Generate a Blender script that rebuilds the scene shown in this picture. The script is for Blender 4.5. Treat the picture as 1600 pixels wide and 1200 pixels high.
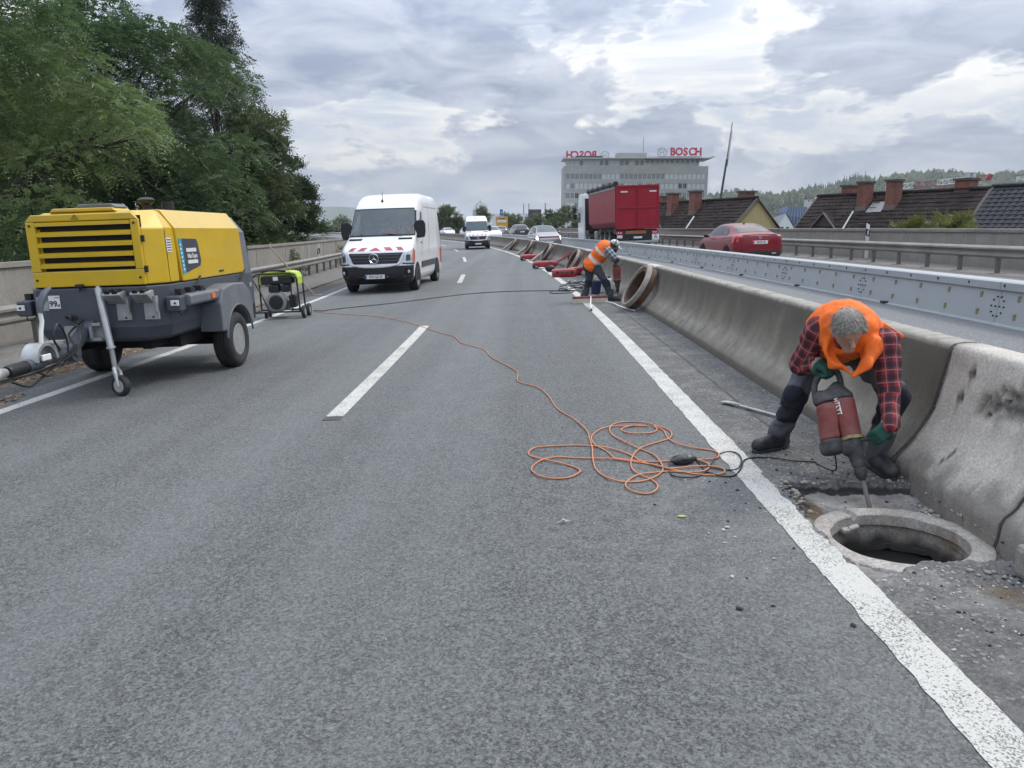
import bpy, bmesh, math, random
import numpy as np
from mathutils import Vector, Matrix, noise as mnoise
random.seed(7); RNG = np.random.default_rng(7)
R = math.radians
SC = bpy.context.scene
for o in list(bpy.data.objects): bpy.data.objects.remove(o)
COL = SC.collection
# ------------------------------------------------------------------ camera
cam = bpy.data.cameras.new('camera'); co = bpy.data.objects.new('camera', cam); COL.objects.link(co)
cam.sensor_width = 36.0; cam.lens = 1180.0 / 1600.0 * 36.0
cam.clip_start = 0.05; cam.clip_end = 9000
co.location = (0, 0, 1.65); co.rotation_euler = (R(90 - 11.4966), 0, R(0.8088))
SC.camera = co
# ------------------------------------------------------------------ light
SUN_EL, SUN_AZ = 50.0, 62.0            # azimuth measured from +Y towards +X
W = bpy.data.worlds.new('World'); SC.world = W; W.use_nodes = True
def build_sky():
    nt = W.node_tree; N = nt.nodes; L = nt.links; N.clear()
    def nd(t, **k):
        n = N.new(t)
        for a, b in k.items(): setattr(n, a, b)
        return n
    def math_(op, a, b=None, clamp=False):
        n = nd('ShaderNodeMath', operation=op, use_clamp=clamp)
        for i, v in enumerate((a, b)):
            if v is None: continue
            if isinstance(v, (int, float)): n.inputs[i].default_value = v
            else: L.new(v, n.inputs[i])
        return n.outputs[0]
    def mix(f, a, b, bt='MIX'):
        n = nd('ShaderNodeMix', data_type='RGBA', blend_type=bt)
        for s, v in ((n.inputs[0], f), (n.inputs[6], a), (n.inputs[7], b)):
            if isinstance(v, (int, float)): s.default_value = v
            elif isinstance(v, tuple): s.default_value = (*v, 1)
            else: L.new(v, s)
        return n.outputs[2]
    def ramp(f, pts):
        n = nd('ShaderNodeValToRGB'); cr = n.color_ramp
        while len(cr.elements) < len(pts): cr.elements.new(0.5)
        for e, (p, c) in zip(cr.elements, pts):
            e.position = p; e.color = (c, c, c, 1) if isinstance(c, (int, float)) else (*c, 1)
        L.new(f, n.inputs[0]); return n.outputs[0]
    tc = nd('ShaderNodeTexCoord'); sep = nd('ShaderNodeSeparateXYZ'); L.new(tc.outputs['Generated'], sep.inputs[0])
    x, y, z = sep.outputs
    zp = math_('MAXIMUM', z, 0.0)
    den = math_('ADD', zp, 0.13)
    u = math_('DIVIDE', x, den); v = math_('DIVIDE', y, den)
    def vec(a, b, c):
        n = nd('ShaderNodeCombineXYZ')
        for i, q in enumerate((a, b, c)):
            if isinstance(q, (int, float)): n.inputs[i].default_value = q
            else: L.new(q, n.inputs[i])
        return n.outputs[0]
    def noise(vc, sc, det, ro, dist=0.0):
        n = nd('ShaderNodeTexNoise'); n.inputs['Scale'].default_value = sc; n.inputs['Detail'].default_value = det
        n.inputs['Roughness'].default_value = ro; n.inputs['Distortion'].default_value = dist
        L.new(vc, n.inputs['Vector']); return n.outputs[0]
    A = noise(vec(math_('ADD', math_('MULTIPLY', u, 0.55), 3.7), v, 1.3), 0.85, 7, 0.55, 0.7)     # high layered cloud seen in perspective
    B = noise(vec(math_('ADD', math_('MULTIPLY', x, 3.2), SKY_BX), math_('MULTIPLY', y, 2.0), math_('MULTIPLY', z, 7.6)), 1.25, 10, 0.60, 0.15)   # lumpy cumulus banks
    Cn = noise(vec(math_('ADD', math_('MULTIPLY', x, 6.0), 9.3), math_('MULTIPLY', y, 2.0), math_('MULTIPLY', z, 19.0)), 1.5, 8, 0.58, 0.5)   # finer lumps
    high = mix(ramp(A, [(0.30, 0.0), (0.66, 1.0)]), (0.36, 0.45, 0.62), (0.80, 0.84, 0.90))
    bright = ramp(A, [(0.52, 0.0), (0.74, 1.0)])
    high = mix(bright, high, (1.16, 1.13, 1.06))
    fine = ramp(Cn, [(0.36, 0.0), (0.64, 1.0)])
    cumul = mix(fine, (0.27, 0.325, 0.455), (0.62, 0.66, 0.76))
    bm = math_('ADD', math_('MULTIPLY', B, 0.82), math_('MULTIPLY', Cn, 0.18))
    cm = ramp(bm, [(0.462, 0.0), (0.500, 1.0)])
    edge = ramp(bm, [(0.42, 0.0), (0.458, 1.0), (0.478, 0.0)])          # sunlit rims of the banks
    lowband = ramp(zp, [(0.0, 0.72), (0.13, 0.98), (0.26, 0.72), (0.42, 0.5)])
    sky = mix(math_('MULTIPLY', cm, lowband), high, cumul)
    sky = mix(math_('MULTIPLY', edge, math_('MULTIPLY', fine, 0.60)), sky, (1.14, 1.08, 0.97))
    hz = ramp(zp, [(0.0, 1.0), (0.10, 0.0)])
    sky = mix(math_('MULTIPLY', hz, 0.30), sky, (0.56, 0.62, 0.72))
    sky = mix(math_('MULTIPLY', math_('MULTIPLY', ramp(zp, [(0.0, 0.0), (0.025, 1.0), (0.075, 0.0)]), ramp(Cn, [(0.46, 0.0), (0.62, 1.0)])), 0.55), sky, (1.0, 0.95, 0.85))   # pale gaps low down between the banks
    gain = math_('ADD', math_('MULTIPLY', zp, 2.2), 0.57)                # an overcast sky brightens steadily towards the zenith
    gn = nd('ShaderNodeVectorMath', operation='SCALE'); L.new(sky, gn.inputs[0]); L.new(gain, gn.inputs['Scale'])
    g10 = nd('ShaderNodeVectorMath', operation='SCALE'); L.new(gn.outputs[0], g10.inputs[0]); g10.inputs['Scale'].default_value = 10.0
    st = nd('ShaderNodeTexSky', sky_type='NISHITA', sun_disc=False, sun_elevation=R(SUN_EL), sun_rotation=R(SUN_AZ), air_density=1.0, dust_density=1.5)
    out = mix(0.93, st.outputs[0], g10.outputs[0])
    bg = nd('ShaderNodeBackground'); bg.inputs[1].default_value = 0.1; L.new(out, bg.inputs[0])
    wo = nd('ShaderNodeOutputWorld'); L.new(bg.outputs[0], wo.inputs[0])
SKY_BX = 5.2
build_sky()
sl = bpy.data.lights.new('sun', 'SUN'); sl.energy = 1.5; sl.angle = R(12); sl.color = (1, 0.955, 0.89)
so = bpy.data.objects.new('sun', sl); COL.objects.link(so); so.location = (30, 60, 90)
_a, _e = R(SUN_AZ), R(SUN_EL)
so.rotation_euler = Vector((math.sin(_a) * math.cos(_e), math.cos(_a) * math.cos(_e), math.sin(_e))).to_track_quat('Z', 'Y').to_euler()
SC.view_settings.view_transform = 'Standard'; SC.view_settings.look = 'None'
SC.view_settings.exposure = 0.2; SC.view_settings.gamma = 1.0; SC.view_settings.use_curve_mapping = False
SC.render.engine = 'CYCLES'
SC.cycles.max_bounces = 6; SC.cycles.diffuse_bounces = 3; SC.cycles.glossy_bounces = 3; SC.cycles.transmission_bounces = 4; SC.cycles.transparent_max_bounces = 8
SC.cycles.use_denoising = True
SC.cycles.caustics_reflective = False; SC.cycles.caustics_refractive = False

# ------------------------------------------------------------------ the road's shape
K, Y0, RC, GR, OPP = 0.034, 9.0, 385.0, 0.003, 0.17
TH = math.atan(K)
def off(y): return -max(0.0, y - Y0) ** 2 / (2 * RC)
def gz(y): return GR * max(0.0, y - 20)
def head(y): return -max(0.0, y - Y0) / RC              # dx/dy of the road
def P(s, y, up=0.0): return Vector((off(y) + s, y, K * s + gz(y) + up))
def gnd(x, y):
    s = x - off(y); return K * s + gz(y) + (OPP if s > 2.9 else 0.0)
def place(o, x, y, rz=0.0, up=0.0, sc=1.0, tilt=True):
    """stand a thing on the banked road, rz turned about its own up axis"""
    m = Matrix.Translation((x, y, gnd(x, y) + up))
    if tilt: m = m @ Matrix.Rotation(-TH, 4, 'Y')
    o.matrix_world = m @ Matrix.Rotation(rz, 4, 'Z') @ Matrix.Scale(sc, 4)
    return o

# ------------------------------------------------------------------ mesh builder
class MB:
    def __init__(s): s.V = []; s.F = []; s.MI = []; s.M = Matrix()
    def add(s, V, F, m=0):
        b = len(s.V); s.V += [s.M @ Vector(v) for v in V]
        s.F += [tuple(b + i for i in f) for f in F]; s.MI += [m] * len(F); return s
    def box(s, c, d, rot=None, m=0):
        x, y, z = (k / 2 for k in d)
        V = [Vector(p) for p in ((-x,-y,-z),(x,-y,-z),(x,y,-z),(-x,y,-z),(-x,-y,z),(x,-y,z),(x,y,z),(-x,y,z))]
        if rot is not None:
            from mathutils import Euler
            e = Euler(rot).to_matrix(); V = [e @ v for v in V]
        c = Vector(c)
        return s.add([v + c for v in V], [(3,2,1,0),(4,5,6,7),(0,1,5,4),(1,2,6,5),(2,3,7,6),(3,0,4,7)], m)
    def bb(s, lo, hi, m=0):
        return s.box([(a + b) / 2 for a, b in zip(lo, hi)], [abs(b - a) for a, b in zip(lo, hi)], m=m)
    def prism(s, pts, ax, a, b, m=0):
        """polygon in the plane normal to ax, extruded from a to b; pts given as the two other axes in xyz order"""
        def mk(p, t): q = list(p); q.insert(ax, t); return q
        n = len(pts); V = [mk(p, a) for p in pts] + [mk(p, b) for p in pts]
        F = [tuple(range(n))[::-1], tuple(range(n, 2 * n))] + [(i, (i + 1) % n, n + (i + 1) % n, n + i) for i in range(n)]
        return s.add(V, F, m)
    def loft(s, rings, m=0, caps=True, closed=True):
        n = len(rings[0]); V = [p for r in rings for p in r]; F = []
        for k in range(len(rings) - 1):
            for i in range(n if closed else n - 1):
                j = (i + 1) % n; F.append((k*n+i, k*n+j, (k+1)*n+j, (k+1)*n+i))
        if caps: F += [tuple(range(n))[::-1], tuple(range((len(rings)-1)*n, len(rings)*n))]
        return s.add(V, F, m)
    def tube(s, pts, r, n=8, m=0, caps=True, closed=False):
        pts = [Vector(p) for p in pts]; k = len(pts); rr = r if isinstance(r, (list, tuple)) else [r] * k
        rings = []; up = None
        for i, p in enumerate(pts):
            a = pts[(i - 1) % k] if (i or closed) else p; b = pts[(i + 1) % k] if (i < k - 1 or closed) else p
            t = (b - a).normalized()
            if up is None: up = t.orthogonal().normalized()
            up = (up - t * up.dot(t)); up = up.normalized() if up.length > 1e-6 else t.orthogonal().normalized()
            w = t.cross(up)
            rings.append([p + (up * math.cos(2*math.pi*j/n) + w * math.sin(2*math.pi*j/n)) * rr[i] for j in range(n)])
        if closed: rings.append(rings[0]); caps = False
        return s.loft(rings, m, caps)
    def cyl(s, a, b, r, n=12, m=0, r2=None): return s.tube([a, b], [r, r if r2 is None else r2], n, m)
    def lathe(s, prof, n=24, axis='Z', c=(0, 0, 0), m=0, closed=False):
        rings = []
        for r, h in prof:
            ring = []
            for j in range(n):
                a = 2 * math.pi * j / n; p = (r * math.cos(a), r * math.sin(a), h)
                if axis == 'X': p = (p[2], p[0], p[1])
                if axis == 'Y': p = (p[1], p[2], p[0])
                ring.append(Vector(p) + Vector(c))
            rings.append(ring)
        if closed: rings.append(rings[0])
        return s.loft(rings, m, caps=not closed)
    def ell(s, c, r, n=12, k=8, m=0):
        c = Vector(c); rings = []
        for i in range(1, k):
            t = math.pi * i / k
            rings.append([c + Vector((r[0]*math.sin(t)*math.cos(2*math.pi*j/n), r[1]*math.sin(t)*math.sin(2*math.pi*j/n), -r[2]*math.cos(t))) for j in range(n)])
        return s.loft(rings, m)
    def build(s, name, mats, parent=None, smooth=None, bevel=0.0, seg=2):
        me = bpy.data.meshes.new(name); me.from_pydata([tuple(v) for v in s.V], [], s.F)
        mats = mats if isinstance(mats, (list, tuple)) else [mats]
        for m in mats: me.materials.append(m)
        if len(mats) > 1: me.polygons.foreach_set('material_index', s.MI)
        bm = bmesh.new(); bm.from_mesh(me); bmesh.ops.recalc_face_normals(bm, faces=bm.faces); bm.to_mesh(me); bm.free()
        return fin(name, me, parent, smooth, bevel, seg)
def fin(name, me, parent=None, smooth=None, bevel=0.0, seg=2):
    me.update()
    if smooth: me.shade_smooth(); me.set_sharp_from_angle(angle=R(smooth))
    o = bpy.data.objects.new(name, me); COL.objects.link(o)
    if parent is not None: o.parent = parent
    if bevel:
        md = o.modifiers.new('edge', 'BEVEL'); md.width = bevel; md.segments = seg; md.limit_method = 'ANGLE'; md.angle_limit = R(35)
    return o
def np_mesh(name, V, F, mat, parent=None, smooth=None, attr=None):
    """V (n,3) array, F (m,k) int array"""
    me = bpy.data.meshes.new(name); V = np.asarray(V, np.float32); F = np.asarray(F, np.int32); m, k = F.shape
    me.vertices.add(len(V)); me.vertices.foreach_set('co', V.ravel())
    me.loops.add(m * k); me.loops.foreach_set('vertex_index', F.ravel())
    me.polygons.add(m); me.polygons.foreach_set('loop_start', np.arange(m, dtype=np.int32) * k)
    try: me.polygons.foreach_set('loop_total', np.full(m, k, np.int32))
    except Exception: pass
    me.update(calc_edges=True)
    for mm in (mat if isinstance(mat, (list, tuple)) else [mat]): me.materials.append(mm)
    if attr is not None:
        for nm, arr in attr.items():
            at = me.attributes.new(nm, 'FLOAT', 'POINT'); at.data.foreach_set('value', np.asarray(arr, np.float32))
    me.validate()
    return fin(name, me, parent, smooth)
def E(name, label=None, cat=None, group=None, parent=None):
    o = bpy.data.objects.new(name, None); COL.objects.link(o); o.empty_display_size = 0.2
    if parent is not None: o.parent = parent
    if label: T(o, label, cat, group)
    return o
def T(o, label=None, cat=None, group=None, kind=None):
    if label: o['label'] = label
    if cat: o['category'] = cat
    if group: o['group'] = group
    if kind: o['kind'] = kind
    return o
def S(o): o['kind'] = 'structure'; return o
def copy_tree(o, parent=None):
    c = o.copy(); COL.objects.link(c)
    if parent is not None: c.parent = parent
    for ch in o.children: copy_tree(ch, c)
    return c
def text(name, body, mat, parent, M, size=0.1, ext=0.004, align='CENTER', sx=1.0, bold=0.0):
    """flat lettering as a mesh; M is the local matrix (letters in its xy plane)"""
    cu = bpy.data.curves.new(name, 'FONT'); cu.body = body; cu.size = size; cu.extrude = ext; cu.align_x = align; cu.align_y = 'CENTER'; cu.resolution_u = 4; cu.offset = bold
    t = bpy.data.objects.new(name + '_tmp', cu); COL.objects.link(t)
    me = bpy.data.meshes.new_from_object(t.evaluated_get(bpy.context.evaluated_depsgraph_get()))
    bpy.data.objects.remove(t); bpy.data.curves.remove(cu); me.name = name
    me.transform(M @ Matrix.Diagonal((sx, 1, 1, 1))); me.materials.clear(); me.materials.append(mat)
    return fin(name, me, parent)
def frame(o, x, y):
    """matrix from an origin and two direction vectors"""
    x = Vector(x).normalized(); y = Vector(y); z = x.cross(y).normalized(); y = z.cross(x)
    return Matrix(((x[0], y[0], z[0], o[0]), (x[1], y[1], z[1], o[1]), (x[2], y[2], z[2], o[2]), (0, 0, 0, 1)))

# ------------------------------------------------------------------ materials
def mat(name, col, rough=0.6, metal=0.0, var=0.12, scale=4.0, bump=0.0, bscale=60.0, dirt=None, dscale=2.5, damt=0.5, coat=0.0, spec=0.5, attr=None, detail=6.0):
    m = bpy.data.materials.new(name); m.use_nodes = True; nt = m.node_tree; N = nt.nodes; L = nt.links
    b = N['Principled BSDF']; b.inputs['Roughness'].default_value = rough; b.inputs['Metallic'].default_value = metal
    b.inputs['Coat Weight'].default_value = coat; b.inputs['Coat Roughness'].default_value = 0.08; b.inputs['Specular IOR Level'].default_value = spec
    tc = N.new('ShaderNodeTexCoord')
    def noise(sc, det=detail, ro=0.6, src='Object'):
        n = N.new('ShaderNodeTexNoise'); n.inputs['Scale'].default_value = sc; n.inputs['Detail'].default_value = det; n.inputs['Roughness'].default_value = ro
        L.new(tc.outputs[src], n.inputs['Vector']); return n.outputs[0]
    def mixc(f, a, c, bt='MIX'):
        n = N.new('ShaderNodeMix'); n.data_type = 'RGBA'; n.blend_type = bt
        for s, v in ((n.inputs[0], f), (n.inputs[6], a), (n.inputs[7], c)):
            if isinstance(v, (int, float)): s.default_value = v
            elif isinstance(v, tuple): s.default_value = (*v, 1)
            else: L.new(v, s)
        return n.outputs[2]
    def rampf(f, p0, p1):
        n = N.new('ShaderNodeMapRange'); n.inputs[1].default_value = p0; n.inputs[2].default_value = p1; L.new(f, n.inputs[0]); return n.outputs[0]
    lo = tuple(c * (1 - var) for c in col); hi = tuple(min(1, c * (1 + var)) for c in col)
    c = mixc(rampf(noise(scale), 0.3, 0.7), lo, hi)
    if attr:                                   # a random value per leaf, stone, ...
        a = N.new('ShaderNodeAttribute'); a.attribute_name = attr[0]
        c = mixc(a.outputs['Fac'], c, attr[1])
    if dirt:
        f = rampf(noise(dscale, 8, 0.7), 0.48, 0.72)
        n = N.new('ShaderNodeMath'); n.operation = 'MULTIPLY'; L.new(f, n.inputs[0]); n.inputs[1].default_value = damt
        c = mixc(n.outputs[0], c, dirt)
    L.new(c, b.inputs['Base Color'])
    if rough > 0.05:
        rr = N.new('ShaderNodeMapRange'); rr.inputs[3].default_value = max(0, rough - 0.08); rr.inputs[4].default_value = min(1, rough + 0.08); L.new(noise(scale * 2.3), rr.inputs[0]); L.new(rr.outputs[0], b.inputs['Roughness'])
    if bump:
        bn = N.new('ShaderNodeBump'); bn.inputs['Strength'].default_value = bump; bn.inputs['Distance'].default_value = 0.01
        L.new(noise(bscale, 5, 0.7), bn.inputs['Height']); L.new(bn.outputs[0], b.inputs['Normal'])
    return m
def emit_free_glass(name, col, alpha=0.35, rough=0.04):
    """tinted pane: part clear, part glossy"""
    m = bpy.data.materials.new(name); m.use_nodes = True; nt = m.node_tree; N = nt.nodes; L = nt.links; N.clear()
    tr = N.new('ShaderNodeBsdfTransparent'); tr.inputs[0].default_value = (*[0.55 + 0.45 * c for c in col], 1)
    gl = N.new('ShaderNodeBsdfPrincipled'); gl.inputs['Base Color'].default_value = (*col, 1); gl.inputs['Roughness'].default_value = rough; gl.inputs['Specular IOR Level'].default_value = 0.9
    mx = N.new('ShaderNodeMixShader'); mx.inputs[0].default_value = alpha
    o = N.new('ShaderNodeOutputMaterial'); L.new(tr.outputs[0], mx.inputs[1]); L.new(gl.outputs[0], mx.inputs[2]); L.new(mx.outputs[0], o.inputs[0])
    return m
M = {}
M['black'] = mat('black_plastic', (0.012, 0.012, 0.014), 0.5, var=0.3, bump=0.1)
M['rubber'] = mat('rubber', (0.022, 0.022, 0.023), 0.75, var=0.25, bump=0.2, dirt=(0.09, 0.085, 0.08), dscale=6, damt=0.35)
M['void'] = mat('dark_recess', (0.006, 0.006, 0.007), 0.9, var=0.1)
M['steel'] = mat('galvanised_steel', (0.40, 0.41, 0.41), 0.45, 0.55, var=0.2, scale=8, bump=0.05)
M['zinc'] = mat('bright_zinc', (0.62, 0.63, 0.63), 0.35, 0.6, var=0.12, scale=10)
M['rail'] = mat('weathered_rail_steel', (0.235, 0.225, 0.205), 0.6, 0.15, var=0.16, scale=1.5, dirt=(0.10, 0.085, 0.07), dscale=1.1, damt=0.55)
M['post'] = mat('weathered_post_steel', (0.155, 0.145, 0.13), 0.7, 0.1, var=0.25, scale=4, dirt=(0.07, 0.05, 0.035), damt=0.6)
M['white'] = mat('white_paint', (0.74, 0.75, 0.76), 0.35, var=0.04, scale=1.5, dirt=(0.45, 0.44, 0.42), dscale=1.6, damt=0.3, coat=0.6)
M['chalk'] = mat('white_plastic', (0.70, 0.70, 0.68), 0.5, var=0.06)
M['red'] = mat('red_paint', (0.30, 0.012, 0.022), 0.4, var=0.15, coat=0.3)
M['hull'] = mat('tipper_red_paint', (0.30, 0.004, 0.020), 0.5, var=0.14, scale=1.2, dirt=(0.17, 0.03, 0.035), dscale=1.6, damt=0.5, coat=0.08, spec=0.35)
M['carred'] = mat('car_red_paint', (0.21, 0.004, 0.014), 0.35, 0.0, var=0.06, coat=0.35, spec=0.4)
M['tail'] = mat('red_lens', (0.5, 0.01, 0.015), 0.15, var=0.1, coat=1.0)
M['amber'] = mat('amber_lens', (0.80, 0.16, 0.02), 0.25, var=0.08, coat=0.8)
M['glass'] = emit_free_glass('window_glass', (0.03, 0.045, 0.05), 0.55)
M['dglass'] = mat('dark_window_glass', (0.016, 0.02, 0.023), 0.08, var=0.2, spec=0.7)
M['chrome'] = mat('chrome', (0.75, 0.76, 0.78), 0.14, 0.95, var=0.05)
M['lamp'] = mat('headlamp_lens', (0.50, 0.53, 0.56), 0.12, 0.4, var=0.25, scale=18, coat=1.0)
M['plate'] = mat('plate_white', (0.72, 0.73, 0.72), 0.45, var=0.05)
M['ink'] = mat('black_print', (0.012, 0.012, 0.014), 0.6, var=0.1)
M['blue'] = mat('blue_print', (0.015, 0.06, 0.35), 0.5, var=0.1)
# ------------------------------------------------------------------ ground materials
def ground_mat(name, dark, light, grain=150.0, fleck=0.5, patch=0.25, dust=None, damt=0.0, bump=0.6, rough=0.72, wear=None, tracks=0.0, attrs=(), grainy=0.0, dustspot=None):
    m = bpy.data.materials.new(name); m.use_nodes = True; nt = m.node_tree; N = nt.nodes; L = nt.links; b = N['Principled BSDF']
    tc = N.new('ShaderNodeTexCoord'); co_ = tc.outputs['Object']
    def mapped(sx, sy, sz=1.0):
        n = N.new('ShaderNodeMapping'); n.inputs['Scale'].default_value = (sx, sy, sz); L.new(co_, n.inputs[0]); return n.outputs[0]
    def noise(sc, det=6, ro=0.6, v=None):
        n = N.new('ShaderNodeTexNoise'); n.inputs['Scale'].default_value = sc; n.inputs['Detail'].default_value = det; n.inputs['Roughness'].default_value = ro; L.new(v or co_, n.inputs['Vector']); return n.outputs[0]
    def vor(sc, out='Color'):
        n = N.new('ShaderNodeTexVoronoi'); n.inputs['Scale'].default_value = sc; n.inputs['Randomness'].default_value = 1.0; L.new(co_, n.inputs['Vector']); return n.outputs[out]
    def mr(f, a, c, d=0.0, e=1.0):
        n = N.new('ShaderNodeMapRange'); L.new(f, n.inputs[0])
        for i, v in enumerate((a, c, d, e)): n.inputs[i + 1].default_value = v
        return n.outputs[0]
    def mth(op, a, c):
        n = N.new('ShaderNodeMath'); n.operation = op
        for i, v in enumerate((a, c)):
            if isinstance(v, (int, float)): n.inputs[i].default_value = v
            else: L.new(v, n.inputs[i])
        return n.outputs[0]
    def mix(f, a, c, bt='MIX'):
        n = N.new('ShaderNodeMix'); n.data_type = 'RGBA'; n.blend_type = bt
        for s, v in ((n.inputs[0], f), (n.inputs[6], a), (n.inputs[7], c)):
            if isinstance(v, (int, float)): s.default_value = v
            elif isinstance(v, tuple): s.default_value = (*v, 1)
            else: L.new(v, s)
        return n.outputs[2]
    sp = N.new('ShaderNodeSeparateColor'); L.new(vor(grain), sp.inputs[0])
    sp2 = N.new('ShaderNodeSeparateColor'); L.new(vor(grain * 0.47), sp2.inputs[0])
    g = mth('ADD', mth('MULTIPLY', sp.outputs[0], 0.55), mth('MULTIPLY', sp2.outputs[1], 0.45))
    c = mix(mr(g, 0.15, 0.85), dark, light)
    c = mix(mth('MULTIPLY', mr(sp2.outputs[2], 0.90, 0.98), fleck), c, tuple(min(1, v * 2.6) for v in light))
    cl_ = noise(70, 3, 0.75)
    c = mix(mr(cl_, 0.36, 0.62, grainy, 0.0), c, tuple(v * 0.55 for v in dark))
    c = mix(mr(cl_, 0.55, 0.74, 0.0, grainy * 0.7), c, tuple(v * 1.25 for v in light))
    pt = noise(0.55, 5, 0.65)
    c = mix(mr(pt, 0.25, 0.75, patch, 0.0), c, tuple(v * 0.55 for v in dark))
    p2 = noise(2.6, 7, 0.7)
    c = mix(mr(p2, 0.35, 0.75, 0.0, patch), c, tuple(v * 0.9 for v in light))
    ro = mr(pt, 0.3, 0.7, rough - 0.06, rough + 0.1)
    if tracks:                                 # polished wheel tracks along the lanes, sky sheen lightened into their colour
        tn = noise(1.0, 3, 0.5, mapped(1.15, 0.03, 0.0))
        tf = mr(tn, 0.42, 0.66, 0.0, tracks)
        c = mix(tf, c, tuple(v * 1.12 for v in light))
        ro = mth('SUBTRACT', ro, mth('MULTIPLY', tf, 0.22))
    if dust:
        df = mth('MULTIPLY', mr(noise(3.2, 10, 0.75), 0.47, 0.70), damt)
        c = mix(df, c, dust)
        sprk = mth('MULTIPLY', mr(noise(38, 4, 0.8), 0.64, 0.70), min(1, damt * 1.1))
        c = mix(sprk, c, (0.55, 0.54, 0.51))
    if dustspot:                               # grit and dust trodden out of the dig
        (cx, cy), rad = dustspot
        vs = N.new('ShaderNodeVectorMath'); vs.operation = 'DISTANCE'; L.new(co_, vs.inputs[0]); vs.inputs[1].default_value = (cx, cy, 0)
        df = mth('MULTIPLY', mr(vs.outputs['Value'], rad * 0.3, rad, 1.0, 0.0), mr(noise(5.5, 9, 0.75), 0.46, 0.72))
        c = mix(mth('MULTIPLY', df, 0.35), c, (0.34, 0.33, 0.31))
        c = mix(mth('MULTIPLY', mr(vs.outputs['Value'], rad * 0.3, rad * 1.3, 1.0, 0.0), mr(noise(30, 4, 0.8), 0.66, 0.70)), c, (0.60, 0.59, 0.56))
    if wear:                                   # paint worn through to the asphalt
        wn = mth('ADD', mth('MULTIPLY', sp.outputs[1], 0.30), mth('ADD', mth('MULTIPLY', noise(85, 4, 0.7), 0.75), mth('MULTIPLY', noise(2.6, 7, 0.7), 0.62)))
        c = mix(mr(wn, wear + 0.13, wear + 0.20), wear_cols[0], c)
    for nm, col, lo_, hi_ in attrs:
        a = N.new('ShaderNodeAttribute'); a.attribute_name = nm
        c = mix(mr(mth('ADD', a.outputs['Fac'], mth('MULTIPLY', mth('SUBTRACT', noise(24, 6, 0.75), 0.5), 0.55)), lo_, hi_), c, mix(mr(noise(9, 8, 0.7), 0.3, 0.7), tuple(v * 0.55 for v in col), tuple(v * 1.45 for v in col)))
    L.new(c, b.inputs['Base Color']); L.new(ro, b.inputs['Roughness']); b.inputs['Specular IOR Level'].default_value = 0.4
    bn = N.new('ShaderNodeBump'); bn.inputs['Strength'].default_value = bump; bn.inputs['Distance'].default_value = 0.006
    L.new(mth('ADD', mth('MULTIPLY', g, 0.7), mth('MULTIPLY', noise(grain * 1.6, 3, 0.7), 0.5)), bn.inputs['Height']); L.new(bn.outputs[0], b.inputs['Normal'])
    return m
wear_cols = [(0.56, 0.55, 0.51)]
AD, AL = (0.058, 0.062, 0.065), (0.185, 0.192, 0.198)
M['asphalt'] = ground_mat('road_asphalt', (0.030, 0.033, 0.033), (0.230, 0.240, 0.238), 152, 0.03, 0.2, None, 0, 1.2, 0.66, tracks=0.2, grainy=0.3, dustspot=((1.15, 4.15), 1.5))
M['side'] = ground_mat('dusty_shoulder_asphalt', (0.055, 0.056, 0.056), (0.17, 0.17, 0.166), 130, 0.6, 0.3, (0.30, 0.29, 0.27), 0.45, 0.9, 0.8, grainy=0.4)
M['pit'] = ground_mat('broken_ground', (0.058, 0.059, 0.060), (0.18, 0.18, 0.176), 130, 0.6, 0.3, (0.34, 0.33, 0.31), 0.62, 0.9, 0.8,
                      attrs=(('mortar', (0.25, 0.24, 0.225), 0.4, 0.6), ('bitumen', (0.035, 0.034, 0.034), 0.4, 0.6), ('soil', (0.13, 0.095, 0.06), 0.4, 0.7)))
M['verge'] = ground_mat('left_shoulder_asphalt', (0.038, 0.038, 0.038), (0.115, 0.112, 0.108), 110, 0.5, 0.3, (0.17, 0.145, 0.11), 0.5, 0.9, 0.82)
M['walk'] = ground_mat('grey_kerb_walk', (0.11, 0.104, 0.096), (0.215, 0.205, 0.19), 100, 0.3, 0.4, (0.10, 0.085, 0.065), 0.6, 0.6, 0.85)
M['opp'] = ground_mat('far_lane_asphalt', (0.085, 0.087, 0.092), (0.20, 0.205, 0.212), 140, 0.4, 0.15, None, 0, 0.6, 0.62, tracks=0.5)
M['oppside'] = ground_mat('far_shoulder_concrete', (0.12, 0.112, 0.104), (0.235, 0.222, 0.206), 90, 0.3, 0.35, (0.12, 0.10, 0.08), 0.5, 0.5, 0.85)
M['line'] = ground_mat('line_paint', (0.13, 0.13, 0.12), (0.30, 0.295, 0.28), 150, 0.0, 0.1, None, 0, 0.9, 0.7, wear=0.765)
M['line_fresh'] = ground_mat('far_line_paint', AD, AL, 150, 0.3, 0.1, None, 0, 0.4, 0.6, wear=0.90)
M['earth'] = mat('lower_ground', (0.05, 0.075, 0.03), 0.9, var=0.4, scale=0.05)
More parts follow.
